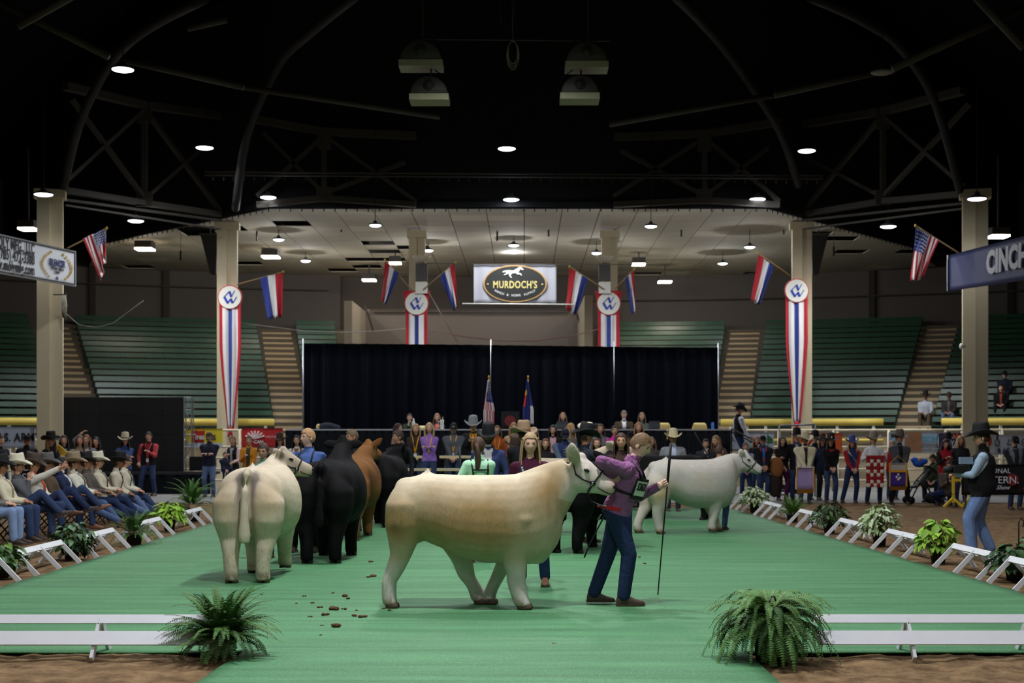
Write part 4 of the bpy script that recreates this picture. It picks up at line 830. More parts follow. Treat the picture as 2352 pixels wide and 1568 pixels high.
# dark LED screen at the left on its own low stage
d = 43.2; a, b = P(136, 912, d), P(421, 1083, d); zs = b.z
t = thing('low_stage', 'low black skirted platform under the dark video screen', 'stage', ((a.x+b.x)/2+.4, d-.1, 0)); hw = (b.x-a.x)/2+.55
MB().b2((-hw+.25, -.5, zs-.08), (hw, .9, zs)).build('deck', M((44, 44, 46), .7), t); MB().sheet([[(x, -.5+.03*math.sin(x*14), z) for x in np.linspace(-hw+.25, hw, 160)] for z in (.01, zs-.08)], .01).build('skirt', black, t, True)
t = thing('video_screen', 'large dark video wall standing on the low stage at the left', 'screen', ((a.x+b.x)/2, d, zs)); hw = (b.x-a.x)/2; hh = a.z-zs
MB().b2((-hw, 0, .0), (hw, .12, hh)).build('cabinet', m_blk, t)
for i in range(6):
    for j in range(4): MB().b2((-hw+2*hw*i/6+.004, -.012, hh*j/4+.004), (-hw+2*hw*(i+1)/6-.004, 0, hh*(j+1)/4-.004)).build('panel', M((26, 26, 29), .55, .1, 3), t)
def lattice(px0, px1, label):
    x0, x1 = P(px0, 0, d).x, P(px1, 0, d).x; t = thing('truss_tower', label, 'truss tower', ((x0+x1)/2, d+.1, zs), 0, 'screen truss towers'); h2 = (x1-x0)/2; n = 6
    for sx in (-h2, h2):
        for sy in (-.12, .12): MB().tube([(sx, sy, 0), (sx, sy, hh)], .02, 6).build('chord', m_alu, t)
    for i in range(n):
        z0, z1 = hh*i/n, hh*(i+1)/n; s = 1 if i % 2 else -1; MB().tube([(-h2*s, -.12, z0), (h2*s, -.12, z1)], .012, 5).build('brace', m_alu, t); MB().tube([(-h2, -.12, z1), (h2, -.12, z1)], .012, 5).build('brace', m_alu, t)
lattice(423, 440, 'silver lattice truss tower at the right side of the dark screen'); lattice(121, 133, 'silver lattice truss tower at the left side of the dark screen')
t = thing('speaker_cabinet', 'black equipment box beside the truss tower on the low stage', 'speaker', P(455, 1080, 42.9)); MB().b2((-.22, -.2, 0), (.22, .2, .42)).build('cabinet', m_blk, t); MB().b2((-.19, -.215, .03), (.19, -.2, .39)).build('grille', M((12, 12, 13), .8), t)
# ---------------- hanging signs
def sign(name, label, pts, dd, col, th=.04, border=None, wav=0, cat='sign'):
    # pts: px corners TL, TR, BR, BL with depths dd
    c = [P(x, y, q) for (x, y), q in zip(pts, dd)]; t = thing(name, label, cat, (c[3]+c[2])/2); o = Vector(t.location); n = 40; Q = []
    for i in range(9):
        f = i/8; Q.append([c[0].lerp(c[1], j/n).lerp(c[3].lerp(c[2], j/n), f)-o+Vector((0, wav*math.sin(j*.9)*(.3+f*.5), 0)) for j in range(n+1)])
    MB().sheet(Q, th).build('panel', col, t, True)
    X = (c[1]-c[0]).normalized(); Z = (c[0]-c[3]).normalized(); N = X.cross(Z).normalized(); Z = N.cross(X); R = Matrix((X, Z, N)).transposed().to_4x4()
    L = lambda fx, fz, out=.03: Matrix.Translation(c[0].lerp(c[1], fx).lerp(c[3].lerp(c[2], fx), fz)-o+N*(out+th if out > 0 else out)) @ R
    t['_w'] = (c[1]-c[0]).length; wdt, hgt = (c[1]-c[0]).length, (c[0]-c[3]).length; del t['_w']
    if border:
        mb = MB(); P4 = [L(.012, .05, .015).translation, L(.988, .05, .015).translation, L(.988, .95, .015).translation, L(.012, .95, .015).translation]
        for q in range(4): mb.beam(P4[q], P4[(q+1) % 4], .025, .02, 0, N)
        mb.build('border', border, t)
    return t, L, wdt, hgt
m_sheet = M((226, 228, 234), .6, .04, 2); m_ink = M((46, 46, 48), .7, .05); m_gold = M((206, 170, 66), .6, .1); m_goldd = M((60, 54, 40), .7, .1); m_navy = M((44, 56, 112), .6, .1); m_ltxt = M((206, 208, 218), .5, .03)
t, L, W_, H_ = sign('hanging_sign', 'white hanging sign with gold laurel wreath at the upper left', [(-170, 500), (169, 577), (169, 658), (-170, 600)], (34.6, 41.2, 41.2, 34.6), m_sheet, .08, m_ink)
for s, fz, sz, sp_ in (('MOLY MFG., LLC', .22, .40, 1.05), ('(785) 472-3388', .50, .40, 1.1), ('www.molymfg.com', .78, .40, 1.1)): text(s, sz, m_ink, t, L(.675-.0*fz, fz, .03), bold=.02, sx=.62, sp=sp_, align='RIGHT')
text('SILENCER', .27, m_navy, t, L(.845, .46, .03), bold=.025, sx=.72); text('Hydraulic Squeeze', .12, m_ink, t, L(.845, .60, .03), sx=.75); text('Chutes', .12, m_ink, t, L(.845, .70, .03), sx=.75); text('M', .12, m_navy, t, L(.845, .87, .03), bold=.04)
wr = MB()
for s in (-1, 1):
    for i in range(11):
        f = i/10; ang = math.radians(205+f*110) if s < 0 else math.radians(-25-f*110+0); cxm = .845+s*(.135*math.sin(math.radians(25+f*120)))*.85; czm = .22+.66*f
        for q in (-1, 1):
            base = (L(cxm, czm, .03)); dirr = Vector((s*(-.2+.5*q), 1-f*.5, 0)); a_ = math.atan2(dirr.y, dirr.x); m4 = base @ Matrix.Rotation(a_, 4, 'Z'); wr.add([m4 @ Vector(p) for p in ((0, 0, 0), (.05, .022, .004), (.11, 0, .008), (.05, -.022, .004))], [(0, 3, 2, 1)])
w_ = wr.build('laurel_wreath', m_gold, t); w_.modifiers.new('th', 'SOLIDIFY').thickness = .008
t, L, W_, H_ = sign('hanging_banner', 'navy blue hanging banner with large white letters at the upper right', [(2184, 586), (2500, 505), (2500, 622), (2184, 668)], (41.2, 32.0, 32.0, 41.2), M((38, 50, 104), .55, .12, 2, .15, 6), .06, None, .012)
text('CINCH', .80, m_ltxt, t, L(.50, .47, .06), bold=.05, sx=1.1, sp=1.03); text('CINCH.COM', .14, m_ltxt, t, L(.70, .80, .06), sx=.8)
MB().b2((-.02, -.02, 0), (.02, .02, H_)).build('edge_rod', m_alu, t).location = L(0.0, 1, .03).translation
# oval-logo banner
t, L, W_, H_ = sign('hanging_banner', 'white banner with black oval store logo above the curtain', [(1088, 605), (1278, 606), (1278, 698), (1088, 697)], (47, 47, 47, 47), M((158, 158, 166), .7, .05, 3), .02, None, .03)
ov = MB(); ov.lathe([(1.02, 0), (1.02, .02), (.0, .021)], 40); o = ov.build('oval_rim', M((176, 140, 84), .5), t); o.data.transform(L(.5, .5, .05) @ Matrix.Diagonal((1.03, .60, 1, 1)))
ov = MB(); ov.lathe([(1, 0), (1, .02), (.0, .021)], 40); o = ov.build('oval', M((32, 32, 30), .6, .1), t); o.data.transform(L(.5, .5, .062) @ Matrix.Diagonal((1.0, .57, 1, 1)))
m_tg = M((206, 190, 120), .5); text("MURDOCH'S", .33, m_tg, t, L(.5, .54, .10), bold=.02, sx=.72, sp=1.1)
for i, ch in enumerate('RANCH & HOME SUPPLY'):
    a_ = math.radians(-143+106*i/18); m4 = L(.5, .5, .10) @ Matrix.Translation((.80*math.cos(a_), .40*math.sin(a_)+.0, 0)) @ Matrix.Rotation((a_+math.pi/2)*.5, 4, 'Z'); ch != ' ' and text(ch, .10, M((200, 200, 200), .5), t, m4, bold=.02)
for s in (-1, 1): MB().ell((L(.5, .5, .10) @ Vector((s*.9, -.03, 0))), (.03, .02, .03)).build('dot', m_tg, t)
hs = [(-.30, .02), (-.22, .05), (-.10, .06), (.02, .05), (.12, .10), (.20, .16), (.27, .15), (.33, .08), (.31, .06), (.24, .09), (.20, .04), (.18, -.02), (.26, -.04), (.28, -.10), (.25, -.10), (.23, -.07), (.14, -.07), (.10, -.03), (-.02, -.04), (-.06, -.10), (-.02, -.16), (-.05, -.17), (-.11, -.10), (-.12, -.03), (-.18, -.08), (-.26, -.09), (-.26, -.065), (-.2, -.05), (-.19, .0), (-.30, -.01)]
hm_ = MB(); hm_.add([(x, y, 0) for x, y in hs]+[(x, y, .015) for x, y in hs], [tuple(range(len(hs)))[::-1], tuple(range(len(hs), 2*len(hs)))]); o = hm_.build('horse_emblem', M((206, 206, 206), .5), t); o.data.transform(L(.47, .22, .10) @ Matrix.Diagonal((1.1, 1.1, 1, 1)))
pipe('banner_pole', 'thin white pole under the oval-logo banner', 'pole', [P(1062, 697, 46.9), P(1318, 699, 46.9)], .022, m_white); pipe('banner_pole', 'thin grey pole over the oval-logo banner', 'pole', [P(980, 605, 46.9), P(1505, 608, 46.9)], .016, m_steel)
# boards on the fence
def board(px0, py0, px1, py1, d_, label, col, name='fence_board', yaw=0):
    return sign(name, label, [(px0, py0), (px1, py0), (px1, py1), (px0, py1)], (d_,)*4, col, .02, None, .004)
m_bw = M((206, 212, 222), .6, .04); m_org = M((214, 92, 44), .6, .06)
t, L, W_, H_ = board(-40, 980, 82, 1028, 42.5, 'white fence board with dark army lettering at the left', M((192, 200, 216), .6, .04)); text('U.S. ARMY', .34, m_ink, t, L(.67, .52, .03), bold=.025, sx=.86, sp=1.05); MB().ell(L(.28, .45, .04).translation, (.06, .01, .1)).build('star_emblem', m_gold, t)
t, L, W_, H_ = board(428, 984, 512, 1027, 44, 'yellow and red tyre shop board on the fence beside the truss tower', M((236, 214, 60), .6, .05)); MB().add([L(*p, .03).translation for p in ((.16, .12), (.52, .12), (.48, .74), (.16, .74))], [(3, 2, 1, 0)]).build('red_patch', M((190, 46, 44), .6), t); MB().add([L(*p, .028).translation for p in ((0, .76), (1, .76), (1, 1), (0, 1))], [(3, 2, 1, 0)]).build('white_strip', m_bw, t); text('Tires', .24, m_white, t, L(.33, .45, .05), bold=.03, sx=.8); text('LES', .22, m_ink, t, L(.68, .50, .05), bold=.03); text('THE', .1, m_ink, t, L(.5, .88, .05))
for o in t.children:
    if o.name.startswith(('red_patch', 'white_strip')): o.modifiers.new('th', 'SOLIDIFY').thickness = .01
t, L, W_, H_ = board(555, 983, 650, 1027, 45, 'red fence banner with a white wing emblem at the left of the stage', M((190, 44, 48), .6, .06)); text('CAN', .14, m_white, t, L(.42, .72, .05), bold=.03)
em = MB()
for i in range(7): a_ = math.radians(20+140*i/6); em.tube([L(.33, .55, .04).translation, L(.33+.24*math.cos(a_), .55-.42*math.sin(a_), .04).translation], (.03), 6)
em.build('wing_emblem', M((226, 200, 200), .6), t); text('INSURANCE', .09, M((226, 200, 200), .6), t, L(.78, .45, .05))
t, L, W_, H_ = board(1675, 992, 1777, 1036, 43.5, 'white fence banner with grey capital letters behind the man on the steps', m_bw); text('A', .26, M((90, 100, 90), .6), t, L(.08, .42, .05), sx=.9); text('GRASS', .26, M((90, 100, 90), .6), t, L(.66, .42, .05), sx=.8, sp=1.1); text('holding space', .09, M((150, 170, 120), .6), t, L(.52, .75, .05)); MB().add([L(*p, .04).translation for p in ((.86, .6), (.84, .1), (.97, .35), (.99, .6))], [(3, 2, 1, 0)]).build('leaf_emblem', M((60, 130, 90), .6), t).modifiers.new('th', 'SOLIDIFY').thickness = .01
t, L, W_, H_ = board(1820, 994, 1934, 1041, 44, 'orange fence banner with white angular emblem behind the queens', m_org)
for q in (((.30, .1), (.42, .1), (.24, .7), (.12, .7)), ((.48, .1), (.70, .1), (.70, .26), (.46, .26)), ((.44, .32), (.56, .32), (.42, .72), (.30, .72))): MB().add([L(*p, .04).translation for p in q], [(3, 2, 1, 0)]).build('emblem_bar', m_white, t).modifiers.new('th', 'SOLIDIFY').thickness = .01
t, L, W_, H_ = board(2041, 992, 2154, 1041, 44, 'white gallery fence board with a brown cattle picture', m_bw); MB().add([L(*p, .04).translation for p in ((.32, 0), (.66, 0), (.66, .95), (.32, .95))], [(3, 2, 1, 0)]).build('picture', M((168, 122, 90), .6, .5, 3.5), t).modifiers.new('th', 'SOLIDIFY').thickness = .01
m_cy = M((96, 170, 200), .6); text('DANVILLE', .15, m_cy, t, L(.83, .24, .05), bold=.03, sx=.75); text('GALLERY', .15, m_cy, t, L(.83, .40, .05), bold=.03, sx=.75); text('proud partner of the', .06, m_ink, t, L(.83, .6, .05)); text('national western stock show', .05, m_ink, t, L(.83, .68, .05)); text('GALLERY.com', .08, m_ink, t, L(.83, .86, .05)); text('B', .5, m_cy, t, L(.1, .45, .05), bold=.02)
t, L, W_, H_ = board(2156, 995, 2226, 1039, 43.8, 'navy fence board with pale capitals and a small gold crown', M((44, 54, 104), .6, .05)); text('ROYAL C', .22, m_ltxt, t, L(.5, .52, .05), bold=.02, sx=.85)
MB().add([(L(.60, .12, .04) @ Vector(p)) for p in ((-.12, -.1, 0), (-.14, .06, 0), (-.05, 0, 0), (0, .09, 0), (.05, 0, 0), (.14, .06, 0), (.12, -.1, 0))], [(0, 1, 2, 3, 4, 5, 6)]).build('crown_emblem', m_org, t).modifiers.new('th', 'SOLIDIFY').thickness = .01
t, L, W_, H_ = board(2262, 998, 2420, 1044, 42.5, 'white fence board with script lettering at the far right', M((214, 218, 230), .6, .04)); text('L.L. System', .26, m_ink, t, L(.56, .38, .05), shear=.4, sx=.9); text('& AG EDUCATION', .2, m_navy, t, L(.50, .80, .05), bold=.02, sx=.8); MB().ell(L(.05, .3, .04).translation, (.09, .01, .16)).build('red_emblem', M((214, 80, 60), .6), t)
o = MB().tube([L(.17+.035*math.cos(a_)*(1 if math.sin(a_) < .2 else 1-math.sin(a_)*.9), .36-.20*math.sin(a_)-(.14 if math.sin(a_) > .8 else 0), .05).translation for a_ in np.linspace(0, 2*math.pi, 22)], .016, 5).build('drop_emblem', m_ink, t)
t, L, W_, H_ = board(40, 1056, 128, 1118, 33, 'black banner with pale serif letters behind the seated row', m_blk); text('ION', .24, m_ltxt, t, L(.32, .28, .05)); text('STY', .26, m_ltxt, t, L(.38, .66, .05))
t, L, W_, H_ = board(2188+20, 1066, 2430, 1136, 31.0, 'black banner with a round red emblem behind the cameraman', m_blk); text('NATIONAL', .15, m_ltxt, t, L(.32, .22, .05)); text('WESTERN.', .22, m_ltxt, t, L(.34, .52, .05)); text('Stock Show', .13, m_ltxt, t, L(.34, .76, .05), shear=.4); MB().tube([L(.52, .5, .03).translation, L(.52, .5, .05).translation], .13, 24).build('round_emblem', M((120, 36, 40), .6), t); MB().add([L(*p, .04).translation for p in ((.66, .1), (1, .1), (1, .24), (.67, .24))], [(3, 2, 1, 0)]).build('red_strip', M((180, 40, 44), .6), t).modifiers.new('th', 'SOLIDIFY').thickness = .01; MB().add([L(*p, .04).translation for p in ((.63, .76), (1, .76), (1, .92), (.65, .92))], [(3, 2, 1, 0)]).build('red_strip', M((180, 40, 44), .6), t).modifiers.new('th', 'SOLIDIFY').thickness = .01
for lx in (.05, .95): MB().b2((-.02, 0, -H_*.9), (.02, .04, 0)).build('support_leg', m_steel, t).location = L(lx, .9, -.03).translation
# ---------------- flags on the columns
m_fr, m_fw, m_fb = M((180, 40, 52), .8, .1), M((224, 222, 220), .8, .06), M((52, 66, 140), .8, .1)
def flag(label, base, tip, corners, d_, kind):
    t = thing('column_flag', label, 'flag', P(*base, d_), 0, 'flags on the columns'); o = Vector(t.location); MB().tube([Vector((0, 0, 0)), P(*tip, d_-.3)-o], .022, 6).build('staff', M((170, 140, 100), .5), t, True); MB().ell(P(*tip, d_-.3)-o, (.035, .035, .05)).build('finial', m_gold, t, True)
    tl, tr, br, bl = (P(*c, d_-.3) for c in corners); n = 26; r = 14; Q = []
    for i in range(r+1):
        f = i/r; Q.append([tl.lerp(tr, j/n).lerp(bl.lerp(br, j/n), f)-o+Vector((0, .10*math.sin(j*.55+f*2.2)*(.3+f), .03*math.sin(j*.8)*f)) for j in range(n+1)])
    mb = MB(); mb.grid(Q)
    for i in range(r):
        for j in range(n):
            q = i*n+j
            if kind == 'us': mb.m[q] = 2 if (j >= n*.46 and i < r*.42) else (1 if (j//2) % 2 == 0 else 0)
            elif kind == 'usm': mb.m[q] = 2 if (j < n*.54 and i < r*.42) else (1 if (j//2) % 2 == 0 else 0)
            else: mb.m[q] = {'b': 2, 'w': 0, 'r': 1}[kind[min(2, j*3//n)]]
    c = mb.build('cloth', [m_fw, m_fr, m_fb], t, True); c.modifiers.new('th', 'SOLIDIFY').thickness = .012
    if kind.startswith('us'):
        s = MB(); rng = range(13, 26, 2) if kind == 'us' else range(1, 14, 2)
        for i in range(0, 6):
            for j in rng: s.box(Vector(Q[i][j+(i % 2 if j < 25 else 0)])+Vector((0, -.02, -.04)), (.035, .006, .04))
        s.build('stars', m_fw, t)['kind'] = 'stuff'
flag('stars and stripes flag on the left column above the white sign', (155, 570), (245, 524), ((190, 548), (243, 524), (243, 590), (232, 650)), 41.8, 'us')
flag('stars and stripes flag on the right column above the blue banner', (2205, 583), (2103, 518), ((2104, 522), (2157, 552), (2118, 640), (2094, 645)), 41.8, 'usm')
flag('red, white and blue flag right of the left long rosette', (545, 653), (650, 624), ((597, 638), (649, 626), (649, 726), (614, 733)), 47.6, 'bwr')
flag('red, white and blue flag left of the right long rosette', (1818, 635), (1740, 580), ((1742, 584), (1778, 612), (1745, 700), (1726, 690)), 47.6, 'rwb')
flag('red, white and blue flag at the left of the second rosette', (945, 665), (884, 596), ((884, 600), (916, 628), (888, 700), (876, 690)), 48.9, 'rwb')
flag('red, white and blue flag between the second rosette and the oval banner', (972, 665), (1046, 602), ((1010, 634), (1044, 604), (1051, 702), (1042, 714)), 48.9, 'bwr')
flag('red, white and blue flag between the oval banner and the third rosette', (1388, 664), (1308, 612), ((1308, 614), (1350, 640), (1324, 722), (1300, 712)), 48.9, 'rwb')
flag('red, white and blue flag at the right of the third rosette', (1412, 664), (1456, 618), ((1436, 640), (1456, 620), (1461, 712), (1452, 722)), 48.9, 'bwr')
# rosettes with streamers
def rosette(px, py, d_, bot, label, knot):
    t = thing('rosette_streamer', label, 'rosette', P(px, py, d_), 0, 'rosette streamers on the columns'); o = Vector(t.location); r = 28*d_/F
    MB().lathe([(r, 0), (r, .06), (0.01, .061)], 36).build('rim', M((190, 48, 48), .5), t).data.transform(XZ @ Matrix.Diagonal((1, 1, 1, 1)))
    MB().lathe([(r*.92, 0), (r*.92, .03), (0.01, .031)], 36).build('face', m_white, t).data.transform(Matrix.Translation((0, -.06, 0)) @ XZ)
    k = r*1.15; mb = MB()
    for (x0, z0), (x1, z1), w_ in (((-.02, .42), (.10, .02), .15), ((.10, .02), (.34, .46), .04), ((-.02, .42), (-.40, .03), .05), ((-.40, .03), (-.13, -.42), .16), ((-.13, -.42), (.07, -.10), .07), ((.07, -.10), (.20, -.42), .15), ((.20, -.42), (.50, .04), .04)): mb.beam((x0*k, -.10, z0*k), (x1*k, -.10, z1*k), w_*k, .02, 0, (0, 1, 0))
    mb.build('monogram', M((52, 72, 170), .35, .3, 60), t)
    for i in range(14): a_ = 2*math.pi*i/14; MB().ell((r*.97*math.cos(a_), -.05, r*.97*math.sin(a_)), (.022, .02, .022), 0, 6, 4).build('stud', M((230, 90, 70), .2), t)
    L_ = (bot-py)*d_/F; tw_ = 25*d_/F; n = 20; Q = []
    for i in range(25):
        f = i/24; w_ = tw_*(1 if not knot else (1 if f < .35 else 1-.72*((f-.35)/.65)**1.2)); Q.append([((j/n*2-1)*w_+(.02*f if knot else 0), -.02+.03*math.sin(j*.9)*(1 if f < .2 else 1.6), -.6*r*.5-f*(L_-.3*r)) for j in range(n+1)])
    mb = MB(); mb.grid(Q)
    for i in range(24):
        for j in range(n): mb.m[i*n+j] = [1, 1, 1, 0, 0, 0, 0, 0, 2, 2, 2, 2, 0, 0, 0, 0, 0, 1, 1, 1][j]
    s = mb.build('streamer', [m_fw, m_fr, m_fb], t, True); s.modifiers.new('th', 'SOLIDIFY').thickness = .012
    if not knot: MB().add([(-tw_*1.25, .0, r*1.05), (tw_*1.25, 0, r*1.05), (tw_*.9, 0, -r*.8), (-tw_*.9, 0, -r*.8)], [(0, 1, 2, 3)]).build('backing', m_fr, t).modifiers.new('th', 'SOLIDIFY').thickness = .02
    else:
        z = -L_-.02; MB().ell((.01, -.03, z), (.09, .07, .10)).tube([(0, -.03, z), (-.06, -.03, z-.25)], [.05, .03], 8).tube([(0, -.03, z), (.07, -.03, z-.22)], [.05, .03], 8).build('knot', m_fr, t, True)
rosette(529, 683, 47.5, 985, 'round monogram rosette with long streamer on the left column', True); rosette(1829, 668, 47.5, 972, 'round monogram rosette with long streamer on the right column', True)
rosette(957, 697, 49.1, 840, 'round monogram rosette left of the oval banner', False); rosette(1398, 697, 49.1, 840, 'round monogram rosette right of the oval banner', False)
# ---------------- soffit lamps, box lights, horn lights, cables
for px, py, dd, dia, l in ((862, 516, 44.6, .40, 'lit pendant lamp at the soffit edge above the left flags'), (1495, 518, 44.6, .40, 'lit pendant lamp at the soffit edge above the right flags'), (640, 549, 50, .40, 'lit pendant lamp under the soffit above the left single flag'), (984, 574, 53, .38, 'lit pendant lamp beside the second column'), (1370, 580, 53, .38, 'lit pendant lamp beside the third column'), (1180, 562, 52, .40, 'upper of two lit pendant lamps above the oval banner'), (1180, 578, 56, .40, 'lower of two lit pendant lamps above the oval banner'), (702, 598, 56, .40, 'low lit pendant lamp under the soffit left of the flags'), (1660, 604, 56, .40, 'low lit pendant lamp under the soffit right of the flags'), (1722, 566, 50, .40, 'lit pendant lamp under the soffit above the right single flag')):
    p = P(px, py, dd); pendant(p, dia, SOFFIT_W*2.2, l, max(.3, 9.0-p.z) if dd > 45.5 else 5, group='soffit pendant lamps', kind='POINT')
m_warm = M((255, 240, 214), .4, 0, emit=9)
for px, py, dd, w_, l in ((65, 527, 44, .5, 'square box light above the white sign'), (333, 573, 53, .62, 'square box light under the soffit left of the column'), (622, 591, 55, .62, 'square box light above the left single flag'), (848, 644, 60, .55, 'low square box light left of the second rosette'), (908, 605, 56, .45, 'small square box light behind the left flags'), (1467, 608, 56, .5, 'small square box light behind the right flags'), (1527, 648, 60, .55, 'low square box light right of the third rosette'), (2293, 544, 44, .55, 'square box light above the blue banner')):
    p = P(px, py, dd); t = thing('box_light', l, 'lamp', p, 0, 'square box lights'); MB().b2((-w_/2, -w_/2, .04), (w_/2, w_/2, .27)).build('housing', M((62, 58, 52), .7), t); MB().b2((-w_*.5, -w_*.5, -.02), (w_*.5, w_*.5, .04)).build('diffuser', m_warm, t); MB().tube([(0, 0, .2), (0, 0, max(.28, 8.99-p.z) if dd > 46 else 2.5)], .03, 6).build('stem', m_steel, t)
    l_ = bpy.data.lights.new('lamp_light', 'POINT'); l_.energy = SOFFIT_W*(1.6 if dd > 46 else .04); l_.shadow_soft_size = .05; l_.color = (1, .93, .82); obj('lamp_light', l_, t, (0, 0, -.10))
m_grid = M((70, 66, 62), .6, .3, 60)
for px, py, w_, l in ((968, 145, 98, 'upper left unlit half-moon arena light'), (987, 222, 88, 'lower left unlit half-moon arena light'), (1347, 148, 96, 'upper right unlit half-moon arena light'), (1331, 220, 88, 'lower right unlit half-moon arena light')):
    dd = 30; p = P(px, py, dd); t = thing('half_moon_light', l, 'light', p, 0, 'unlit half-moon arena lights'); r = w_/2*dd/F
    MB().loft([[(r*s*math.cos(a_), y, max(0, r*.95*s*math.sin(a_))) for a_ in np.linspace(0, math.pi, 18)] for y, s in ((-.28, .90), (-.25, .97), (.25, .97), (.28, .90))]).build('reflector', m_grid, t, True)
    MB().b2((-r*1.02, -.30, -.13), (r*1.02, .30, .0)).build('rim', M((150, 148, 118), .6, .15, 8), t); MB().tube([(0, -.29, r*.45), (0, -.31, r*.45)], r*.28, 20).tube([(0, -.31, r*.45), (0, -.33, r*.45)], r*.15, 16).build('vent', M((52, 50, 50), .6), t, True)
    MB().tube([(.03, 0, r*.9), (.03, 0, r*.9+(2.0 if py < 160 else .45))], .02, 6).build('stem', m_steel, t); MB().tube([(-.1, 0, r*.9+.2), (-r*1.0, 0, r*.9), (-r*1.15, 0, r*.4), (-r*.9, 0, 0)] if px > 1200 else [(.1, 0, r*.9+.2), (r*1.0, 0, r*.9), (r*1.15, 0, r*.4), (r*.9, 0, 0)], .012, 5).build('cable', m_cord, t, True)
pipe('light_bar', 'thin bar carrying the upper half-moon lights', 'bar', [P(948, 90, 30), P(1402, 94, 30)], .012)
t = thing('cable_coil', 'pale coil of rope hanging from the roof centre', 'rope', P(1178, 120, 30)); mb = MB()
for q in range(4): mb.tube([((.12+.015*q)*math.sin(a_)*.8, .01*q, (.24+.02*q)*math.cos(a_)-.02*q) for a_ in np.linspace(0, 2*math.pi, 22)], .006, 5)
mb.build('coil', M((150, 140, 124), .8), t, True); MB().tube([(0, 0, .25), (-.02, 0, 1.6)], .006, 5).tube([(-.28, 0, 1.5), (-.26, 0, .6), (-.1, 0, .4), (.02, 0, .8), (.06, 0, 1.5)], .005, 5).build('hanging_line', M((90, 86, 80), .8), t, True)
def cable(label, pts, d_, r=.015, col=(150, 140, 130)):
    pipe('cable', label, 'cable', [P(x, y, d_) for x, y in pts], r, M(col, .7))
cable('reddish cable sagging between the two inner rosettes', [(985, 756), (1060, 772), (1150, 783), (1230, 783), (1310, 772), (1372, 756)], 49, .018, (160, 120, 104)); cable('pale cable from the left column to the second rosette', [(555, 742), (620, 750), (700, 760), (790, 763), (870, 760), (932, 754)], 48.2); cable('thin cable hanging from the left column over the green seats', [(152, 720), (180, 745), (220, 752), (260, 742), (300, 712), (330, 690)], 42, .01); cable('straight stay wire right of the second rosette', [(985, 672), (1050, 785)], 49)
for px, sgn, l in ((483, -1, 'dark tapered loudspeaker hanging left of the left soffit column'), (1880, 1, 'dark tapered loudspeaker hanging right of the right soffit column')):
    t = thing('hanging_speaker', l, 'speaker', P(px, 545, 50)); MB().add([(-.3, -.2, .05), (.3, -.2, .05), (.3, .3, .05), (-.3, .3, .05), (-.1*1+.12*sgn*-1, -.1, -1.3), (.1+.12*sgn*-1, -.1, -1.3), (.1+.12*sgn*-1, .1, -1.3), (-.1+.12*sgn*-1, .1, -1.3)], [(3, 2, 1, 0), (4, 5, 6, 7), (0, 1, 5, 4), (1, 2, 6, 5), (2, 3, 7, 6), (3, 0, 4, 7)]).build('cabinet', M((44, 42, 42), .7), t); MB().b2((-.34, -.24, .05), (.34, .34, .12)).tube([(0, 0, .1), (0, 0, 1.9)], .03, 6).build('bracket', m_steel, t)
for px, l in ((968, 'white floodlight on top of the second column'), (1389, 'white floodlight on top of the third column')):
    t = thing('floodlight', l, 'light', P(px, 594, 49.0)); MB().lathe([(.05, -.14), (.2, -.08), (.30, .06), (.31, .08)], 20).build('bowl', M((206, 196, 176), .4), t, True); MB().ell((0, 0, .03), (.09, .09, .06)).build('bulb', M((236, 230, 216), .3), t, True); MB().b2((-.2, .02, -.75), (.2, .2, -.15)).build('ballast_box', M((84, 80, 78), .6), t); MB().b2((-.2, -.05, -1.2), (.2, .2, -.8)).build('white_panel', m_white, t)
for i, (px, py) in enumerate(((784, 525), (940, 530), (1142, 545), (1260, 535), (1565, 535), (1412, 540), (700, 520), (1800, 530), (590, 545), (415, 590), (1915, 580))): tag(MB().tube([P(px, py-14, 50), P(px, py+8, 50)], .035, 6).tube([P(px, py-14, 50), Vector((P(px, py, 50).x, 50, 9.0))], .008, 5).build('hanging_weight', M((50, 46, 42), .6), None, True), 'short dark weight on a wire below the soffit', 'weight', 'dark weights under the soffit')
# column furniture
t = thing('cable_bundle', 'pale bundle of ropes hooked on the left column', 'rope', P(146, 700, 41.6)); mb = MB()
for q in range(6): mb.tube([(.02*q-.05, 0, .3), (.03*q-.05, -.03, 0), (.02*q-.03, 0, -.35-.02*q), (.025*q-.06, .03, -.1), (.02*q-.05, .02, .28)], .012, 5)
mb.build('strands', M((190, 184, 166), .8), t, True); MB().tube([(-.3, 0, .3), (.1, 0, .3)], .02, 6).build('hook', m_steel, t)
t = thing('sensor_disc', 'round white disc on the right column', 'sensor', P(2208, 795, 41.6)); MB().ell((0, 0, 0), (.06, .08, .09)).build('cover', m_white, t, True); MB().tube([(.02, 0, 0), (.15, .1, 0)], .02, 6).build('bracket', m_steel, t)

t = thing('pipe_portal', 'grey pipe frame standing behind the man in the black western hat', 'frame', GD(1829, 41)); o_ = Vector(t.location); m_gp = M((120, 122, 128), .5, metal=.4)
for a_, b_, nm in (((1786, 1150), (1790, 977), 'upright'), ((1872, 1150), (1872, 975), 'upright'), ((1790, 977), (1872, 975), 'crossbar')): MB().tube([P(*a_, 41)-o_, P(*b_, 41)-o_], .025, 8).build(nm, m_gp, t, True)
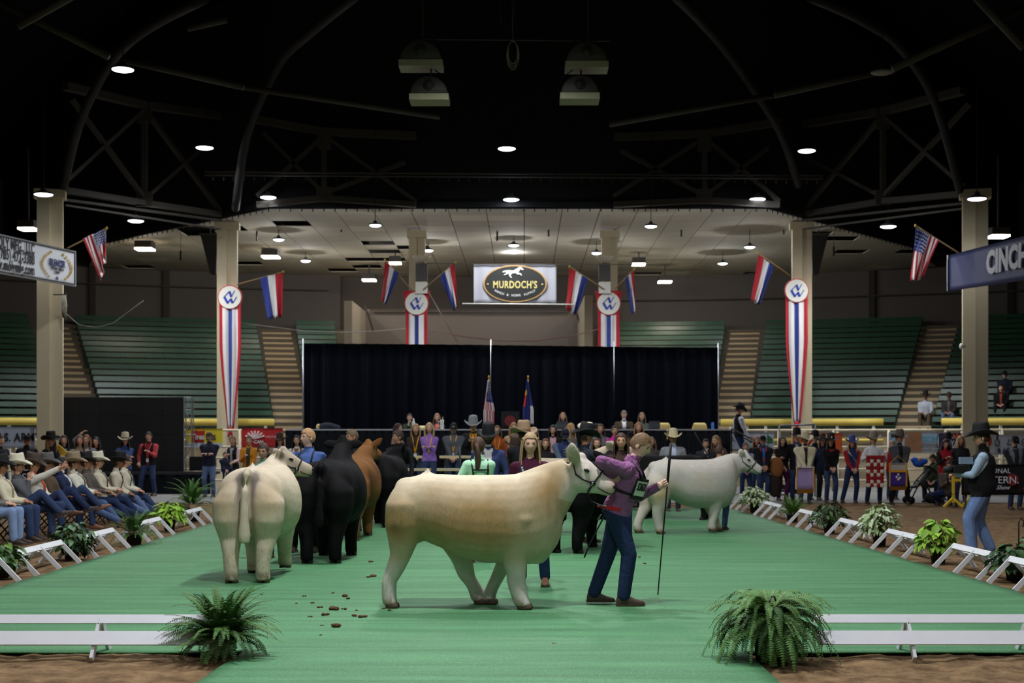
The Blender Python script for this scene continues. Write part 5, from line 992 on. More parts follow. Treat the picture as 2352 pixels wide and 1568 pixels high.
# ================================================================ barriers, plants, droppings, chairs
m_bar = M((218, 218, 222), .5, .06, 5, .05, 20); m_bolt = M((90, 90, 92), .4, metal=.7)
def barrier(label, loc, rz, length, nA=3, hgt=.30, spread=.27, group='white A-frame barriers', inset=.06, bo=.02):
    t = thing('a_frame_barrier', label, 'barrier', loc, rz, group); l2 = length/2      # runs along local Y, bo: boards lie outside (+X side) of the legs
    for s in (-1, 1): MB().box((s*.026+bo*.3, 0, hgt-.022), (.008, length, .078), 0, Matrix.Rotation(math.radians(s*-43), 3, 'Y')).build('top_rail', m_bar, t)
    for s in (1,): MB().box((s*.138+bo, 0, .150), (.012, length, .125), 0, Matrix.Rotation(math.radians(s*-43), 3, 'Y')).build('side_rail', m_bar, t)
    for i in range(nA):
        y = -l2+inset+(length-2*inset)*i/(nA-1)
        for s in (-1, 1):
            MB().beam((s*.012, y, hgt-.03), (s*spread, y, .0), .055, .024, 0, (0, 1, 0)).build('leg', m_bar, t); MB().ell((s*.06, y-.0, hgt-.055), (.010, .010, .010), 0, 6, 4).build('bolt', m_bolt, t)
    return t
tilt = math.atan(.024)
for i, (y, l) in enumerate(((15.5, 'nearest white barrier at the right edge of the carpet, cut by the frame'), (17.5, 'second white barrier along the right edge, below the cameraman'), (20.5, 'third white barrier along the right edge, beyond the lime plant'), (23.4, 'fourth white barrier along the right edge, beyond the variegated plant'), (26.55, 'fifth white barrier along the right edge of the carpet'), (30.0, 'sixth white barrier along the right edge, beside the small fern'), (33.1, 'farthest white barrier along the right edge, by the white steer'))):
    barrier(l, (RX(y)+.30, y, 0), tilt, 1.75)
for i, (y, l) in enumerate(((15.6, 'nearest white barrier at the left edge of the carpet, cut by the frame'), (18.05, 'second white barrier along the left edge of the carpet'), (20.65, 'third white barrier along the left edge, between pothos and fern'), (23.7, 'fourth white barrier along the left edge, behind the fern'), (27.2, 'farthest white barrier along the left edge, by the tall fern'))):
    barrier(l, (LX(y)-.30, y, 0), tilt+math.pi, 1.9)
fl = barrier('long white barrier at the front left beside the large fern', (-4.0, 10.88, .0), -math.pi/2, 3.3, 2, .30, .23, 'long white front barriers', .89)
barrier('long white barrier at the front right beside the drooping fern', (3.86, 10.9, .0), -math.pi/2, 3.3, 3, .30, .23, 'long white front barriers', .72)
# ---------------- plants
def frond_mesh(L_, wid, n, th0, bend, z0, seed):
    rng = random.Random(seed); mb = MB(); p = Vector((0, 0, 0)); pts = [p.copy()]
    for i in range(n): th = th0-bend*((i+.5)/n)**1.2; p = p+Vector((math.cos(th), 0, math.sin(th)))*(L_/n); p.z = max(p.z, -z0+.012); pts.append(p.copy())
    q = pts[::3]+[pts[-1]]; mb.tube(q, [.0032*(1-.75*i/(len(q)-1)) for i in range(len(q))], 4)
    for i in range(2, n+1):
        f = i/n; ln = wid*min(1, .35+f*3)*(1-max(0, f-.35)/.65*.82)*(1-.15*rng.random()); t_ = (pts[i]-pts[i-1]).normalized(); up = Vector((-t_.z, 0, t_.x))
        for s in (-1, 1):
            d_ = (Vector((0, s, 0))+t_*.28-up*.25+Vector((0, 0, rng.uniform(-.12, .12)))).normalized(); p = pts[i]; w_ = L_/n*.36; q = p+d_*ln
            mb.add([p-t_*w_*.8, p+d_*ln*.45-t_*w_+up*.003, q, p+d_*ln*.45+t_*w_+up*.003, p+t_*w_*.8], [(0, 1, 2, 3, 4)], 1)
    return mb
m_fern = M((78, 120, 54), .6, .35, 3, spec=.3); m_fernd = M((58, 94, 44), .6, .3, 3, spec=.3); m_stem = M((90, 84, 44), .7); m_lime = M((150, 190, 60), .55, .25, 6); m_poth = M((58, 96, 44), .45, .4, 7, spec=.5); m_var = M((190, 204, 168), .6, .45, 25); m_dkg = M((36, 62, 34), .45, .3, 5); m_pot = M((36, 36, 34), .6); m_soil = M((46, 34, 26), .95, .2)
FR = {}
def fern(label, loc, L_, count, wid, mats, th=(20, 88), bend=(50, 110), tall=.0, pot=(.13, .2), seed=1, n=30, hook=False, potm=None):
    rng = random.Random(seed); t = thing('potted_fern', label, 'plant', loc, 0, 'potted plants along the ring'); pr, ph = pot
    MB().lathe([(pr*.8, 0), (pr, ph), (pr*1.06, ph), (pr*1.06, ph-.02), (pr*.9, ph-.03), (.01, ph-.03)], 18).build('pot', potm or m_pot, t, True); MB().lathe([(pr*.9, ph-.028), (.01, ph-.015)], 14).build('soil', m_soil, t)
    ms = []; V_ = 14
    for v in range(V_):
        f = v/(V_-1); ms.append(frond_mesh(L_*(.78+.3*rng.random()), wid, n, math.radians(th[0]+(th[1]-th[0])*f), math.radians(bend[0]+(bend[1]-bend[0])*rng.random()), ph+tall*f, seed*20+v).mesh('frond', [m_stem, mats[v % len(mats)]]))
    for i in range(count):
        a_ = i*2.399963+rng.uniform(-.25, .25); v = min(V_-1, int(V_*rng.random()**.85)); f = v/(V_-1); o = obj('frond', ms[v], t, (pr*.35*math.cos(a_), pr*.35*math.sin(a_), ph-.01+tall*f)); o.rotation_euler = (rng.uniform(-.18, .18), 0, a_); q = rng.uniform(.82, 1.0); o.scale = (q, q, q)
    if hook: MB().tube([(0, 0, ph), (.0, 0, ph+.20), (.015, 0, ph+.235), (.035, 0, ph+.235), (.045, 0, ph+.20)], .007, 6).build('hanger_hook', m_cord, t, True)
    return t
fern('large spreading fern at the front left by the long barrier', (GD(512, 10.75).x, 10.75, 0), .50, 150, .068, [m_fern, m_fernd], (5, 88), (40, 120), .02, (.11, .15), 3, 26, potm=M((214, 210, 200), .5))
fern('large drooping fern with a hook at the front right', (GD(1768, 10.62).x, 10.62, 0), .60, 210, .068, [m_fern, M((92, 134, 64), .6, .35, 3), m_fernd], (0, 66), (85, 140), .10, (.13, .24), 8, 30, hook=True)
fern('feathery fern between the third and fourth barriers at the left', GD(308, 22.2), .50, 60, .06, [m_fern, m_fernd], (10, 85), (50, 110), .05, (.13, .18), 5, 20)
fern('tall bright fern behind the farthest left barrier', GD(470, 28.6)-Vector((.25, 0, 0)), .62, 80, .07, [M((84, 124, 56), .6, .3, 3), m_fern], (10, 85), (50, 110), .2, (.16, .25), 6, 20)
fern('small bright fern between the fifth and sixth barriers at the right', GD(1797, 28.4)+Vector((.2, 0, 0)), .46, 60, .06, [M((92, 136, 50), .6, .3, 3), m_fern], (20, 88), (30, 80), .05, (.12, .15), 7, 18)
def leaf_mesh(ln, wd, fold, mat):
    R = [(0, .0), (.18, .75), (.42, 1.0), (.7, .7), (.9, .28), (1, .0)]; mb = MB(); rows = [[(ln*f, s*wd*w_*.5, -ln*.35*f*f+abs(s)*fold*w_) for s in (-1, 0, 1)] for f, w_ in R]; mb.grid(rows); return mb.mesh('leaf', mat, True)
LM = {}
def leafy(label, loc, R_, hgt, count, ln, wd, mats, pot=(.11, .17), seed=1, droop=0):
    count = int(count*1.7); rng = random.Random(seed); t = thing('potted_plant', label, 'plant', loc, 0, 'potted plants along the ring'); pr, ph = pot
    MB().lathe([(pr*.8, 0), (pr, ph), (pr*1.06, ph), (pr*1.06, ph-.02), (pr*.9, ph-.03), (.01, ph-.03)], 16).build('pot', m_pot, t, True); st_ = MB(); key = (ln, wd, tuple(id(m) for m in mats))
    if key not in LM: LM[key] = [leaf_mesh(ln, wd, .012, m) for m in mats]+[leaf_mesh(ln*.75, wd*.85, .02, m) for m in mats]
    for i in range(count):
        a_ = i*2.399963; u = (i+.5)/count; el = math.acos(1-u*(1.0+.35*droop)) if u*(1+.35*droop) < 2 else 2; r = R_*(.45+.5*rng.random()); p = Vector((r*math.sin(el)*math.cos(a_), r*math.sin(el)*math.sin(a_), ph+(hgt-ph)*.25+hgt*.62*math.cos(el)*(.8+.3*rng.random())))
        if p.z < .02: p.z = .03+.05*rng.random()
        o = obj('leaf', rng.choice(LM[key]), t, p*1.0); o.rotation_euler = (rng.uniform(-.5, .5), rng.uniform(-.3, .9)*1.0, a_+rng.uniform(-.5, .5)); q = rng.uniform(.8, 1.25); o.scale = (q, q, q)
        if i % 2 == 0: st_.tube([(0, 0, ph-.02), p*.55+Vector((0, 0, ph*.4)), p], .004, 4)
    st_.build('stems', m_stem, t)['kind'] = 'stuff'
leafy('pothos with yellow-green leaves by the nearest left barrier', GD(40, 16.9)-Vector((.2, 0, 0)), .27, .34, 70, .12, .085, [m_poth, M((110, 140, 60), .5, .4, 8), m_poth], seed=2, droop=1); leafy('dark green pothos between the second and third left barriers', GD(190, 19.5)-Vector((.15, 0, 0)), .29, .42, 80, .13, .085, [m_poth, m_dkg], seed=3, droop=1)
leafy('lime green plant between the fourth and fifth left barriers', GD(402, 25.6)-Vector((.1, 0, 0)), .30, .44, 80, .15, .08, [m_lime, M((128, 170, 50), .55, .25, 6)], seed=4, droop=.6)
leafy('lime green potted plant at the right below the cameraman', GD(2155, 19.0), .27, .50, 80, .14, .085, [m_lime, M((120, 160, 50), .55, .25, 6)], seed=5, droop=.6)
leafy('white variegated plant between the third and fourth right barriers', GD(2020, 22.0), .30, .56, 120, .12, .06, [m_var, M((150, 170, 120), .6, .4, 25)], seed=6, droop=.5); leafy('white variegated plant beside the farthest right barriers', GD(1733, 31.8), .34, .52, 100, .13, .07, [m_var, M((160, 180, 130), .6, .4, 25)], seed=7, droop=.5)
leafy('dark green bushy plant between the fourth and fifth right barriers', GD(1905, 25.0), .34, .46, 90, .13, .06, [m_dkg, m_poth], seed=8, droop=.7); t_ = leafy('dark glossy plant at the right frame edge behind the nearest barrier', GD(2330, 16.6), .30, .34, 80, .13, .08, [m_dkg, m_poth], seed=9, droop=.8)
leafy('dark glossy hanging-basket plant on the dirt at the right frame edge', GD(2345, 17.6)+Vector((.25, 0, 0)), .28, .40, 70, .13, .08, [m_dkg, m_poth], seed=10, droop=.8); pipe('plant_hook', 'black plant hook standing by the right frame edge', 'hook', [GD(2340, 17.6, .3), GD(2340, 17.6, .62), GD(2346, 17.6, .68), GD(2352, 17.6, .62), GD(2349, 17.6, .56)], .008, m_cord)
# droppings and dirt crumbs on the carpet
m_dung = M((92, 62, 38), .9, .3, 30, .5, 60)
rng = random.Random(4)
for i, (px, py, s) in enumerate(((772, 1443, 1.5), (746, 1416, 1.0), (830, 1421, 1.1), (770, 1403, 1.2), (792, 1372, 1.0), (718, 1388, .6), (735, 1398, .6), (800, 1378, .8), (760, 1400, .9), (815, 1418, .8), (712, 1420, .5), (790, 1402, .7), (700, 1372, .5), (765, 1365, .5), (895, 1405, .6), (882, 1401, .4), (740, 1440, .4), (855, 1327, 1.1), (853, 1293, .9), (845, 1328, .7), (680, 1389, .4), (1465, 1282, .8), (1478, 1297, .8), (1455, 1275, .5), (820, 1405, .5), (735, 1462, .4), (600, 1368, .4))):
    g_ = G(px, py); k_ = rng.randint(2, 4); mb = MB()
    for q in range(k_): mb.ell((rng.uniform(-.03, .03)*s, rng.uniform(-.03, .03)*s, .012*s), (rng.uniform(.015, .03)*s, rng.uniform(.015, .03)*s, rng.uniform(.008, .018)*s), 0, 7, 5)
    o = mb.build('dropping', m_dung, None, True); o.location = (g_.x, g_.y, .012); tag(o, '%s brown dropping on the carpet, %s' % ('larger' if s > .9 else 'small', 'left of the golden steer' if px < 700 else ('between the pale steer and the golden steer' if px < 870 else ('below the golden steer' if px < 1000 else 'right of the boy in purple'))), 'dropping', 'droppings on the carpet')
# black folding chairs of the seated row
def folding_chair(label, loc, rz, proto=[None]):
    if proto[0] is None:
        t = thing('folding_chair', label, 'chair', loc, rz, 'black folding chairs')                       # faces local +Y
        MB().b2((-.21, -.2, .43), (.21, .2, .455)).build('seat', m_blk, t); MB().sheet([[(x, -.25-.05*zf+.02*(x/.2)**2, .62+.24*zf) for x in np.linspace(-.2, .2, 7)] for zf in (0, .5, 1)], .015).build('backrest', M((58, 58, 62), .4), t, True)
        for s in (-.22, .22): MB().tube([(s, .22, 0), (s, -.22, .55), (s, -.31, .88)], .012, 6).build('leg', m_blk, t, True); MB().tube([(s*.93, -.26, 0), (s*.93, .18, .45)], .012, 6).build('leg', m_blk, t, True)
        MB().tube([(-.22, .16, .06), (.22, .16, .06)], .009, 6).build('stretcher', m_blk, t); MB().tube([(-.22, -.2, .08), (.22, -.2, .08)], .009, 6).build('stretcher', m_blk, t); proto[0] = t; return t
    return dup(proto[0], label, loc, rz)
SEATX = -8.4
for i in range(13):
    y = 22.3+.75*i; lab = 'empty black folding chair at the far end of the seated row' if i > 10 else 'black folding chair under the %s man of the seated row' % ORD[min(i, 11)]
    if i == 11: lab = 'empty black folding chair next to the last seated man'
    folding_chair(lab, (SEATX, y, 0), -math.pi/2)
# ================================================================ the people of the photograph
BK, WH, CREAM, GREY, NAVY, TAN = (26, 25, 27), (216, 212, 200), (214, 204, 178), (84, 86, 92), (40, 48, 76), (150, 126, 98)
J1, J2, J3 = ('j', (52, 66, 98)), ('j', (38, 50, 82)), ('j', (92, 110, 146))
def jn(p): return ('jeans', p[1])
CZ = .02
# --- boy with the steer
plaid = None
def shirt_purple():
    m, nt, b = nodes_of('purple_check'); L = nt.links.new; tc = nt.nodes.new('ShaderNodeTexCoord'); ck = nt.nodes.new('ShaderNodeTexChecker'); ck.inputs['Scale'].default_value = 100; L(tc.outputs['Object'], ck.inputs[0]); ck.inputs[1].default_value = lin((156, 104, 150)); ck.inputs[2].default_value = lin((130, 80, 124))
    L(ck.outputs[0], b.inputs['Base Color']); b.inputs['Roughness'].default_value = .8; b.inputs['Specular IOR Level'].default_value = .2; n = nt.nodes.new('ShaderNodeTexNoise'); n.inputs['Scale'].default_value = 11; n.inputs['Detail'].default_value = 2; n.inputs['Distortion'].default_value = 1.2; L(tc.outputs['Object'], n.inputs[0]); bp = nt.nodes.new('ShaderNodeBump'); bp.inputs['Strength'].default_value = .55; bp.inputs['Distance'].default_value = .05; L(n.outputs[0], bp.inputs['Height']); L(bp.outputs[0], b.inputs['Normal']); return m
boy = person('boy in purple checked shirt leading the golden steer with a show stick', GD(1422, 14.05, CZ), -90, 1.72, pants=jn(('j', (38, 52, 84))), sk='p', hair=('buzz', (120, 92, 66)), lean=19, twist=-14, look=(-4, -18), palm=[(-1, 0, .1), None], arms=((-.10, .415, 1.185), (.16, -.06, 1.29)), elbow=((-.1, .1, -1), (.5, -1, .55)), pelvis=(0, -.02, .955), feet=[(-.09, -.25, .085), (.09, .04, .085)], shmat=shirt_purple(), shoes=(74, 58, 46), vox=.011, hem=-.03, curl=1.25, bulk=.03, legw=1.22)
belt(boy, (66, 38, 30), False)
def bib(p, txt, pos=(.02, .15, .27), tiltz=0, strap=True):
    T = p['T']; t = p['t']; X = T @ Matrix.Translation(pos) @ Matrix.Rotation(tiltz, 4, 'Z'); o = MB().box((0, 0, 0), (.24, .012, .22)).build('number_holder', m_blk, t); o.matrix_local = X
    MB().box((0, -.0, 0), (.20, .004, .15)).build('number_card', M((222, 226, 218), .6), o).location = (0, .009, .005)
    text(txt, .105, m_ink, o, Matrix.Translation((0, .014, .02)) @ Matrix.Rotation(math.pi, 4, 'Z') @ XZ, bold=.03, sx=.8)
    if strap:
        s = MB()
        for q in (-1, 1): s.tube([T @ Vector(v) for v in ((q*.09, pos[1], pos[2]+.10), (q*.10, .10, .44), (q*.09, 0, .50), (q*.06, -.10, .42), (-q*.10, -.15, .25))], (.014), 6)
        s.tube([T @ Vector((.185*math.cos(a_), .150*math.sin(a_), pos[2]-.07)) for a_ in np.linspace(0, 2*math.pi, 22)], (.016), 6); s.build('harness', m_blk, t, True)
MB().sheet([[boy['T'] @ Vector((x, -.125-b_, z)) for x in (.02, .10)] for z, b_ in ((-.10, .0), (-.155, .012))], .004).build('pocket_label', M((170, 176, 180), .6), boy['t'])
bib(boy, '5363', (.045, .158, .27), -.35)
p0, p1 = P(1541, 1018, 14.1), P(1511, 1366, 14.13); st_ = thing('show_stick', 'long black show stick held by the boy in purple', 'stick', (p1.x, p1.y, .012)); o_ = Vector(st_.location)
MB().tube([p1-o_, p1.lerp(p0, .93)-o_], [.006, .0085], 8).build('shaft', M((18, 18, 20), .35), st_, True); MB().tube([p1.lerp(p0, .72)-o_, p0-o_], [.013, .0145], 10).build('grip', M((14, 14, 16), .6), st_, True); MB().tube([Vector((0, 0, .01)), Vector((.0, 0, .03)), Vector((.022, 0, .035)), Vector((.035, 0, .055))], .003, 5).build('hook', m_metal, st_, True)
cm = thing('comb', 'red show comb tucked in the back pocket of the boy', 'comb', P(1398, 1166, 13.86)); MB().beam(P(1372, 1161, 13.87)-cm.location, P(1426, 1170, 13.87)-cm.location, .012, .030).build('comb_body', M((200, 40, 44), .3), cm); MB().beam(P(1372, 1159, 13.85)-cm.location, P(1392, 1162, 13.85)-cm.location, .012, .012).build('comb_tip', M((230, 200, 200), .3), cm)
MH = Matrix.Translation(main_loc) @ Matrix.Rotation(MAIN_YAW, 4, 'Z') @ Matrix.Diagonal((.985, .985, .985, 1)) @ MAIN_H
pipe('lead_strap', 'black lead strap hanging from the halter of the golden steer', 'strap', [MH @ Vector((.215, -.02, -.175)), MH @ Vector((.26, -.06, -.22)), P(1392, 1165, 13.75), P(1388, 1185, 13.75), P(1372, 1215, 13.75), P(1352, 1255, 13.75), P(1342, 1280, 13.75)], .0085, m_leather)
# --- handlers around the steers
g = person('girl in maroon velvet top with turquoise necklace behind the golden steer', GD(1218, 15.9, CZ), 180, 1.70, (70, 26, 46), jn(('j', (44, 60, 100))), 'p', ('long', (176, 150, 112), .36), fem=True, look=(4, -6), arms=('down', 'down'), vox=.013, collar=False, shoes=(120, 84, 60), feet=[(-.17, .0, .085), (.10, 0, .085)], legw=1.12)
for i in range(16):
    a_ = math.radians(200+140*i/15); MB().ell(g['T'] @ Vector((.10*math.cos(a_), .095+.05*(-math.sin(a_)), .475+.19*math.sin(a_))), (.014, .012, .016), 0, 8, 6).build('necklace_bead', M((150, 206, 210), .3), g['t'], True)
m1 = person('girl in mint green shirt with brown ponytail seen from behind', GD(1100, 19.0, CZ), 12, 1.66, (176, 224, 186), jn(J2), 'b', ('pony', (78, 56, 44)), fem=True, look=(-18, 4), arms=((-.22, .22, 1.16), 'front'), vox=.014, elbow=((-.6, -.2, -1), None))
hb = MB(); T = m1['T']
for q in (-1, 1): hb.tube([T @ Vector(v) for v in ((q*.11, .1, .44), (q*.12, -.03, .49), (q*.11, -.12, .36), (q*.09, -.15, .10))], (.013), 6)
hb.tube([T @ Vector((x, -.145, .35)) for x in (-.12, 0, .12)], .012, 6); hb.tube([T @ Vector((x, -.16, .12)) for x in (-.12, 0, .12)], .012, 6); hb.build('harness', m_blk, m1['t'], True)
w0 = Matrix.Translation(m1['t'].location) @ Matrix.Rotation(math.radians(12), 4, 'Z') @ Matrix.Diagonal((m1['k'],)*3+(1,)) @ m1['W'][0]
tag(MB().tube([w0+Vector((.02, .05, -.35)), w0+Vector((-.02, .05, .42))], [.010, .014], 8).build('show_stick', M((20, 18, 18), .5), None, True), 'dark show stick held upright by the girl in mint green', 'stick')
person('man in navy suit with beard and wide black cowboy hat', GD(1122, 22.2, CZ), 178, 1.80, (52, 62, 100), (40, 46, 70), 'd', ('short', (30, 24, 22)), ('c', BK, None, 4, 1.14), inner=(206, 200, 200), innerw=.05, beard=(34, 26, 22), look=(0, -6), vox=.016, bulk=.015)
person('man in black coat and tan cowboy hat seen from behind', GD(1203, 23.5, CZ), 12, 1.84, (30, 30, 34), (30, 30, 36), 'd', ('short', (50, 40, 34)), ('c', (158, 132, 104), (110, 90, 70), 0, 1.2), bulk=.03, hem=-.2, arms=('front', 'front'), look=(20, 0))
person('man in brown hat bending beside the girl in mint', GD(1172, 24.6, CZ), 200, 1.66, (44, 30, 28), jn(J2), 'c', ('short', (60, 44, 36)), ('c', (66, 50, 40), None, 8, 1.15), lean=20)
person('man in dark suit and black hat leading the taupe steer', GD(1344, 22.4, CZ), -55, 1.80, (46, 48, 56), (34, 34, 40), 'c', ('short', (50, 38, 30)), ('c', BK, None, 2, 1.15), bulk=.02, hem=-.2, arms=('front', (.30, .38, 1.25)), look=(-10, -8))
person('smiling woman with long brown hair behind the boy in purple', GD(1427, 21.4, CZ), 168, 1.72, (60, 44, 40), jn(J2), 'b', ('long', (74, 52, 40), .24), fem=True, look=(8, 0), vox=.015)
person('girl in teal top half hidden by the pale steer', GD(606, 19.6, CZ), 170, 1.58, (84, 150, 140), jn(('j', (44, 64, 120))), 'b', ('pony', (60, 44, 36)), fem=True, look=(0, -10), shoes=(110, 80, 60))
b2 = person('boy in blue shirt with number bib between the pale and black steers', GD(708, 20.6, CZ), 168, 1.78, (74, 96, 150), (30, 30, 36), 'p', ('short', (172, 134, 92)), look=(-38, 2), arms=('front', (.30, .36, 1.36)), vox=.014, shoes=(84, 60, 48), feet=[(-.1, 0, .085), (.2, .05, .085)]); bib(b2, '5355', (.0, .155, .20))
person('handler with brown hair in black behind the black steer', GD(810, 25.2, CZ), 150, 1.80, BK, jn(J2), 'b', ('short', (104, 82, 62)), look=(-30, -4))
person('handler with dark hair and sharp profile behind the farthest black steer', GD(915, 28.2, CZ), 165, 1.80, (34, 34, 40), jn(J2), 'b', ('short', (56, 40, 32)), look=(-50, 0))
person('small boy in pale shirt leading the white steer, seen from behind', GD(1652, 25.6, CZ), -25, 1.52, (178, 176, 172), jn(('j', (58, 76, 112))), 'b', ('buzz', (66, 46, 36)), arms=('front', (.28, .3, 1.1)), look=(-10, -5), shoes=(50, 38, 32))
pipe('show_stick', 'thin dark show stick leaning beside the small boy', 'stick', [P(1595, 992, 25.2), P(1612, 1022, 25.2), P(1650, 1085, 25.2)], .010, m_blk)
# --- cameraman
cmn = person('cameraman in black hat and vest filming at the right', GD(2257, 20.3, 0), 72, 1.80, BK, jn(('j', (104, 128, 170))), 'b', ('short', (60, 48, 40)), ('c', (18, 18, 20), None, 0, 1.15), sleeve=(150, 170, 190), bulk=.07, hem=-.13, sb=.012, arms=((-.20, .38, 1.14), (.14, .36, 1.10)), elbow=((-.3, -.2, -1), (.4, -.3, -1)), feet=[(-.12, .14, .085), (.12, -.10, .085)], look=(10, -4), vox=.011, shoes=(40, 34, 32), curl=1.0, legw=1.4)
rt = thing('camera_rig', 'black handheld camera rig with small monitor held by the cameraman', 'camera', P(2204, 1078, 20.2)); MB().b2((-.10, -.09, -.05), (.10, .09, .06)).build('camera_body', m_blk, rt); MB().tube([(-.10, 0, .0), (-.22, 0, .0)], [.045, .05], 14).build('lens', m_blk, rt, True); MB().b2((-.02, -.10, .08), (.16, -.02, .18)).build('monitor', M((120, 140, 160), .25), rt); MB().tube([(-.16, 0, .02), (-.18, -.02, -.12), (-.16, 0, -.22)], .018, 8).build('handle', m_blk, rt, True); MB().tube([(.12, 0, -.05), (.13, -.02, -.2)], .018, 8).build('handle', m_blk, rt, True); MB().tube([(-.15, 0, -.2), (-.12, -.05, -.36), (-.02, -.03, -.3), (.05, 0, -.1)], .006, 5).build('cable', m_cord, rt, True)
# --- seated row at the left (all face the ring)
LEG_OUT = [(-.12, .70, .10, 0, 38), (.12, .78, .10, 0, 40)]; LEG_X = [(-.12, .45, .085), (-.06, .58, .42, 25, 20)]; LEG_N = [(-.15, .42, .085), (.15, .44, .085)]; LEG_X2 = [(.10, .62, .40, -20, 15), (.12, .45, .085)]
def sitter(i, label, **k):
    y = 22.3+.75*i; lab = label; a_ = dict(sit=.49, lean=-8, arms=('lap', 'lap'), feet=LEG_N, bulk=.02, hem=-.06, vox=.017, group='seated row beside the ring', look=(6, 0)); a_.update(k); kp = None
    return person(lab, (SEATX+.0, y, 0), -90, a_.pop('h', 1.78), kneepole=a_.pop('kneepole', None), **a_)
UPK = ((-.1, .2, 1), (.1, .2, 1))
sitter(0, 'seated person in pale jeans cut off at the left frame edge', shirt=(120, 116, 110), pants=jn(('j', (128, 152, 188))), hat=('c', BK))
sitter(1, 'seated man in cream jacket and black hat nearest the left edge', shirt=CREAM, pants=jn(J1), hat=('c', BK, None, 0, 1.2), sk='c', inner=(150, 136, 100), shoes=(60, 44, 34), bulk=.03)
sitter(2, 'seated man in grey wool jacket and white hat with crossed legs', shirt=(92, 94, 98), pants=jn(J1), hat=('c', (226, 220, 196), None, 0, 1.2), sk='b', feet=LEG_X, arms=('lap', 'chin'), shoes=(60, 46, 40))
sitter(3, 'seated man in white jacket and orange shirt raising his hand', shirt=(226, 220, 206), pants=jn(J1), hat=('c', (78, 64, 54), None, 10, 1.25), sk='b', inner=(214, 80, 36), innerw=.06, arms=('lap', (.18, .62, 1.22)), elbow=(None, (.3, 0, -1)), feet=LEG_X2, bulk=.04, shoes=(112, 76, 50), curl=.2)
sitter(4, 'seated man in brown vest and grey felt hat behind the raised arm', shirt=(90, 74, 60), pants=jn(J2), hat=('c', (96, 94, 92), None, 0, 1.2), sk='c', feet=LEG_X, shoes=(50, 40, 34))
sitter(5, 'seated dark-haired man in navy blazer and white shirt', shirt=NAVY, pants=jn(J1), hair=('short', (30, 26, 26)), sk='b', inner=(222, 222, 226), innerw=.04, arms=('lapw', 'lap'), feet=LEG_X, shoes=(130, 84, 56))
sitter(6, 'seated man in white jacket and tan hat with outstretched legs', shirt=(222, 216, 200), pants=jn(('j', (74, 92, 128))), hat=('c', (150, 132, 106), None, 0, 1.22), sk='c', inner=(70, 56, 44), feet=LEG_OUT, bulk=.04, shoes=(110, 76, 54))
sitter(7, 'seated man in grey-brown coat and black hat leaning back', shirt=(96, 88, 82), pants=jn(J2), hat=('c', BK, None, 0, 1.2), sk='c', feet=LEG_OUT, arms=('lapw', 'lap'), shoes=(60, 48, 40))
sitter(8, 'seated man in cream jacket and white hat beyond the tan hat', shirt=(210, 200, 176), pants=jn(J2), hat=('c', (222, 216, 192), None, 0, 1.15), sk='b', feet=LEG_OUT, inner=(60, 50, 44))
sitter(9, 'seated man in cream jacket and black hat bending forward', shirt=(216, 206, 184), pants=jn(J3), hat=('c', BK, None, 0, 1.2), sk='d', inner=(40, 34, 32), feet=LEG_OUT, lean=10, shoes=(110, 76, 54))
sitter(10, 'last seated man, bareheaded with brown hair and clasped hands', shirt=(222, 214, 192), pants=jn(J1), hair=('short', (84, 58, 44)), sk='b', inner=(50, 44, 40), feet=LEG_OUT, lean=4, arms=('lap', 'lap'), shoes=(100, 70, 50))
# --- standing people behind the seated row
def stand(label, px, d_, **k):
    k.setdefault('yaw', 180); k.setdefault('vox', .021); return person(label, GD(px, d_, k.pop('z', 0)), k.pop('yaw'), k.pop('h', 1.74), **k)
stand('person in black cap and jacket behind the rail at the far left', 62, 35.5, shirt=BK, hat=('cap', BK), yaw=-140, sk='b', bulk=.03)
stand('person in dark coat raising hands, cut by the left frame edge', 0, 34.5, shirt=(34, 34, 40), yaw=-120, arms=('chest', 'chest'), hair=('short', (40, 34, 30)))
stand('woman in black cowboy hat and black coat behind the seated row', 116, 33.6, shirt=BK, fem=True, hair=('long', (150, 118, 80), .3), hat=('c', BK, None, 0, 1.25), yaw=-120, arms=('hold', 'hold'))
f_ = stand('dark-haired woman with glasses holding a yellow folder', 147, 34.2, shirt=(34, 36, 42), fem=True, hair=('long', (36, 30, 30), .34), inner=(84, 110, 116), innerw=.07, yaw=190, arms=('chest', 'chest'))
tag(MB().beam(P(132, 1046, 33.9), P(146, 1030, 33.9), .06, .28).build('folder', M((212, 170, 60), .6), None), 'yellow folder held in front of the dark-haired woman', 'folder')
stand('woman in beige coat in profile behind the seated row', 183, 33.8, shirt=(142, 128, 112), fem=True, hair=('long', (104, 72, 52), .3), yaw=-150, look=(-20, 0))
stand('woman in grey jacket with a hand on her head', 199, 35.2, shirt=(112, 114, 122), fem=True, hair=('long', (120, 78, 50), .22), arms=('front', (.12, .0, 1.78)), elbow=(None, (1, .2, .3)), h=1.76)
stand('dark-haired woman in black with an orange badge behind the seated row', 221, 35.6, shirt=BK, fem=True, hair=('long', (34, 28, 28), .3), inner=(190, 110, 50), innerw=.03, arms=('front', 'front'), h=1.7)
dw = stand('woman in straw hat and denim jacket with folded arms by the screen', 287, 38.5, shirt=(66, 88, 140), fem=True, hair=('long', (44, 34, 30), .4), hat=('c', (196, 182, 156), (90, 76, 60), 0, 1.25), arms=('cross', 'cross'), pants=(28, 28, 32), yaw=-150, look=(-20, 0))
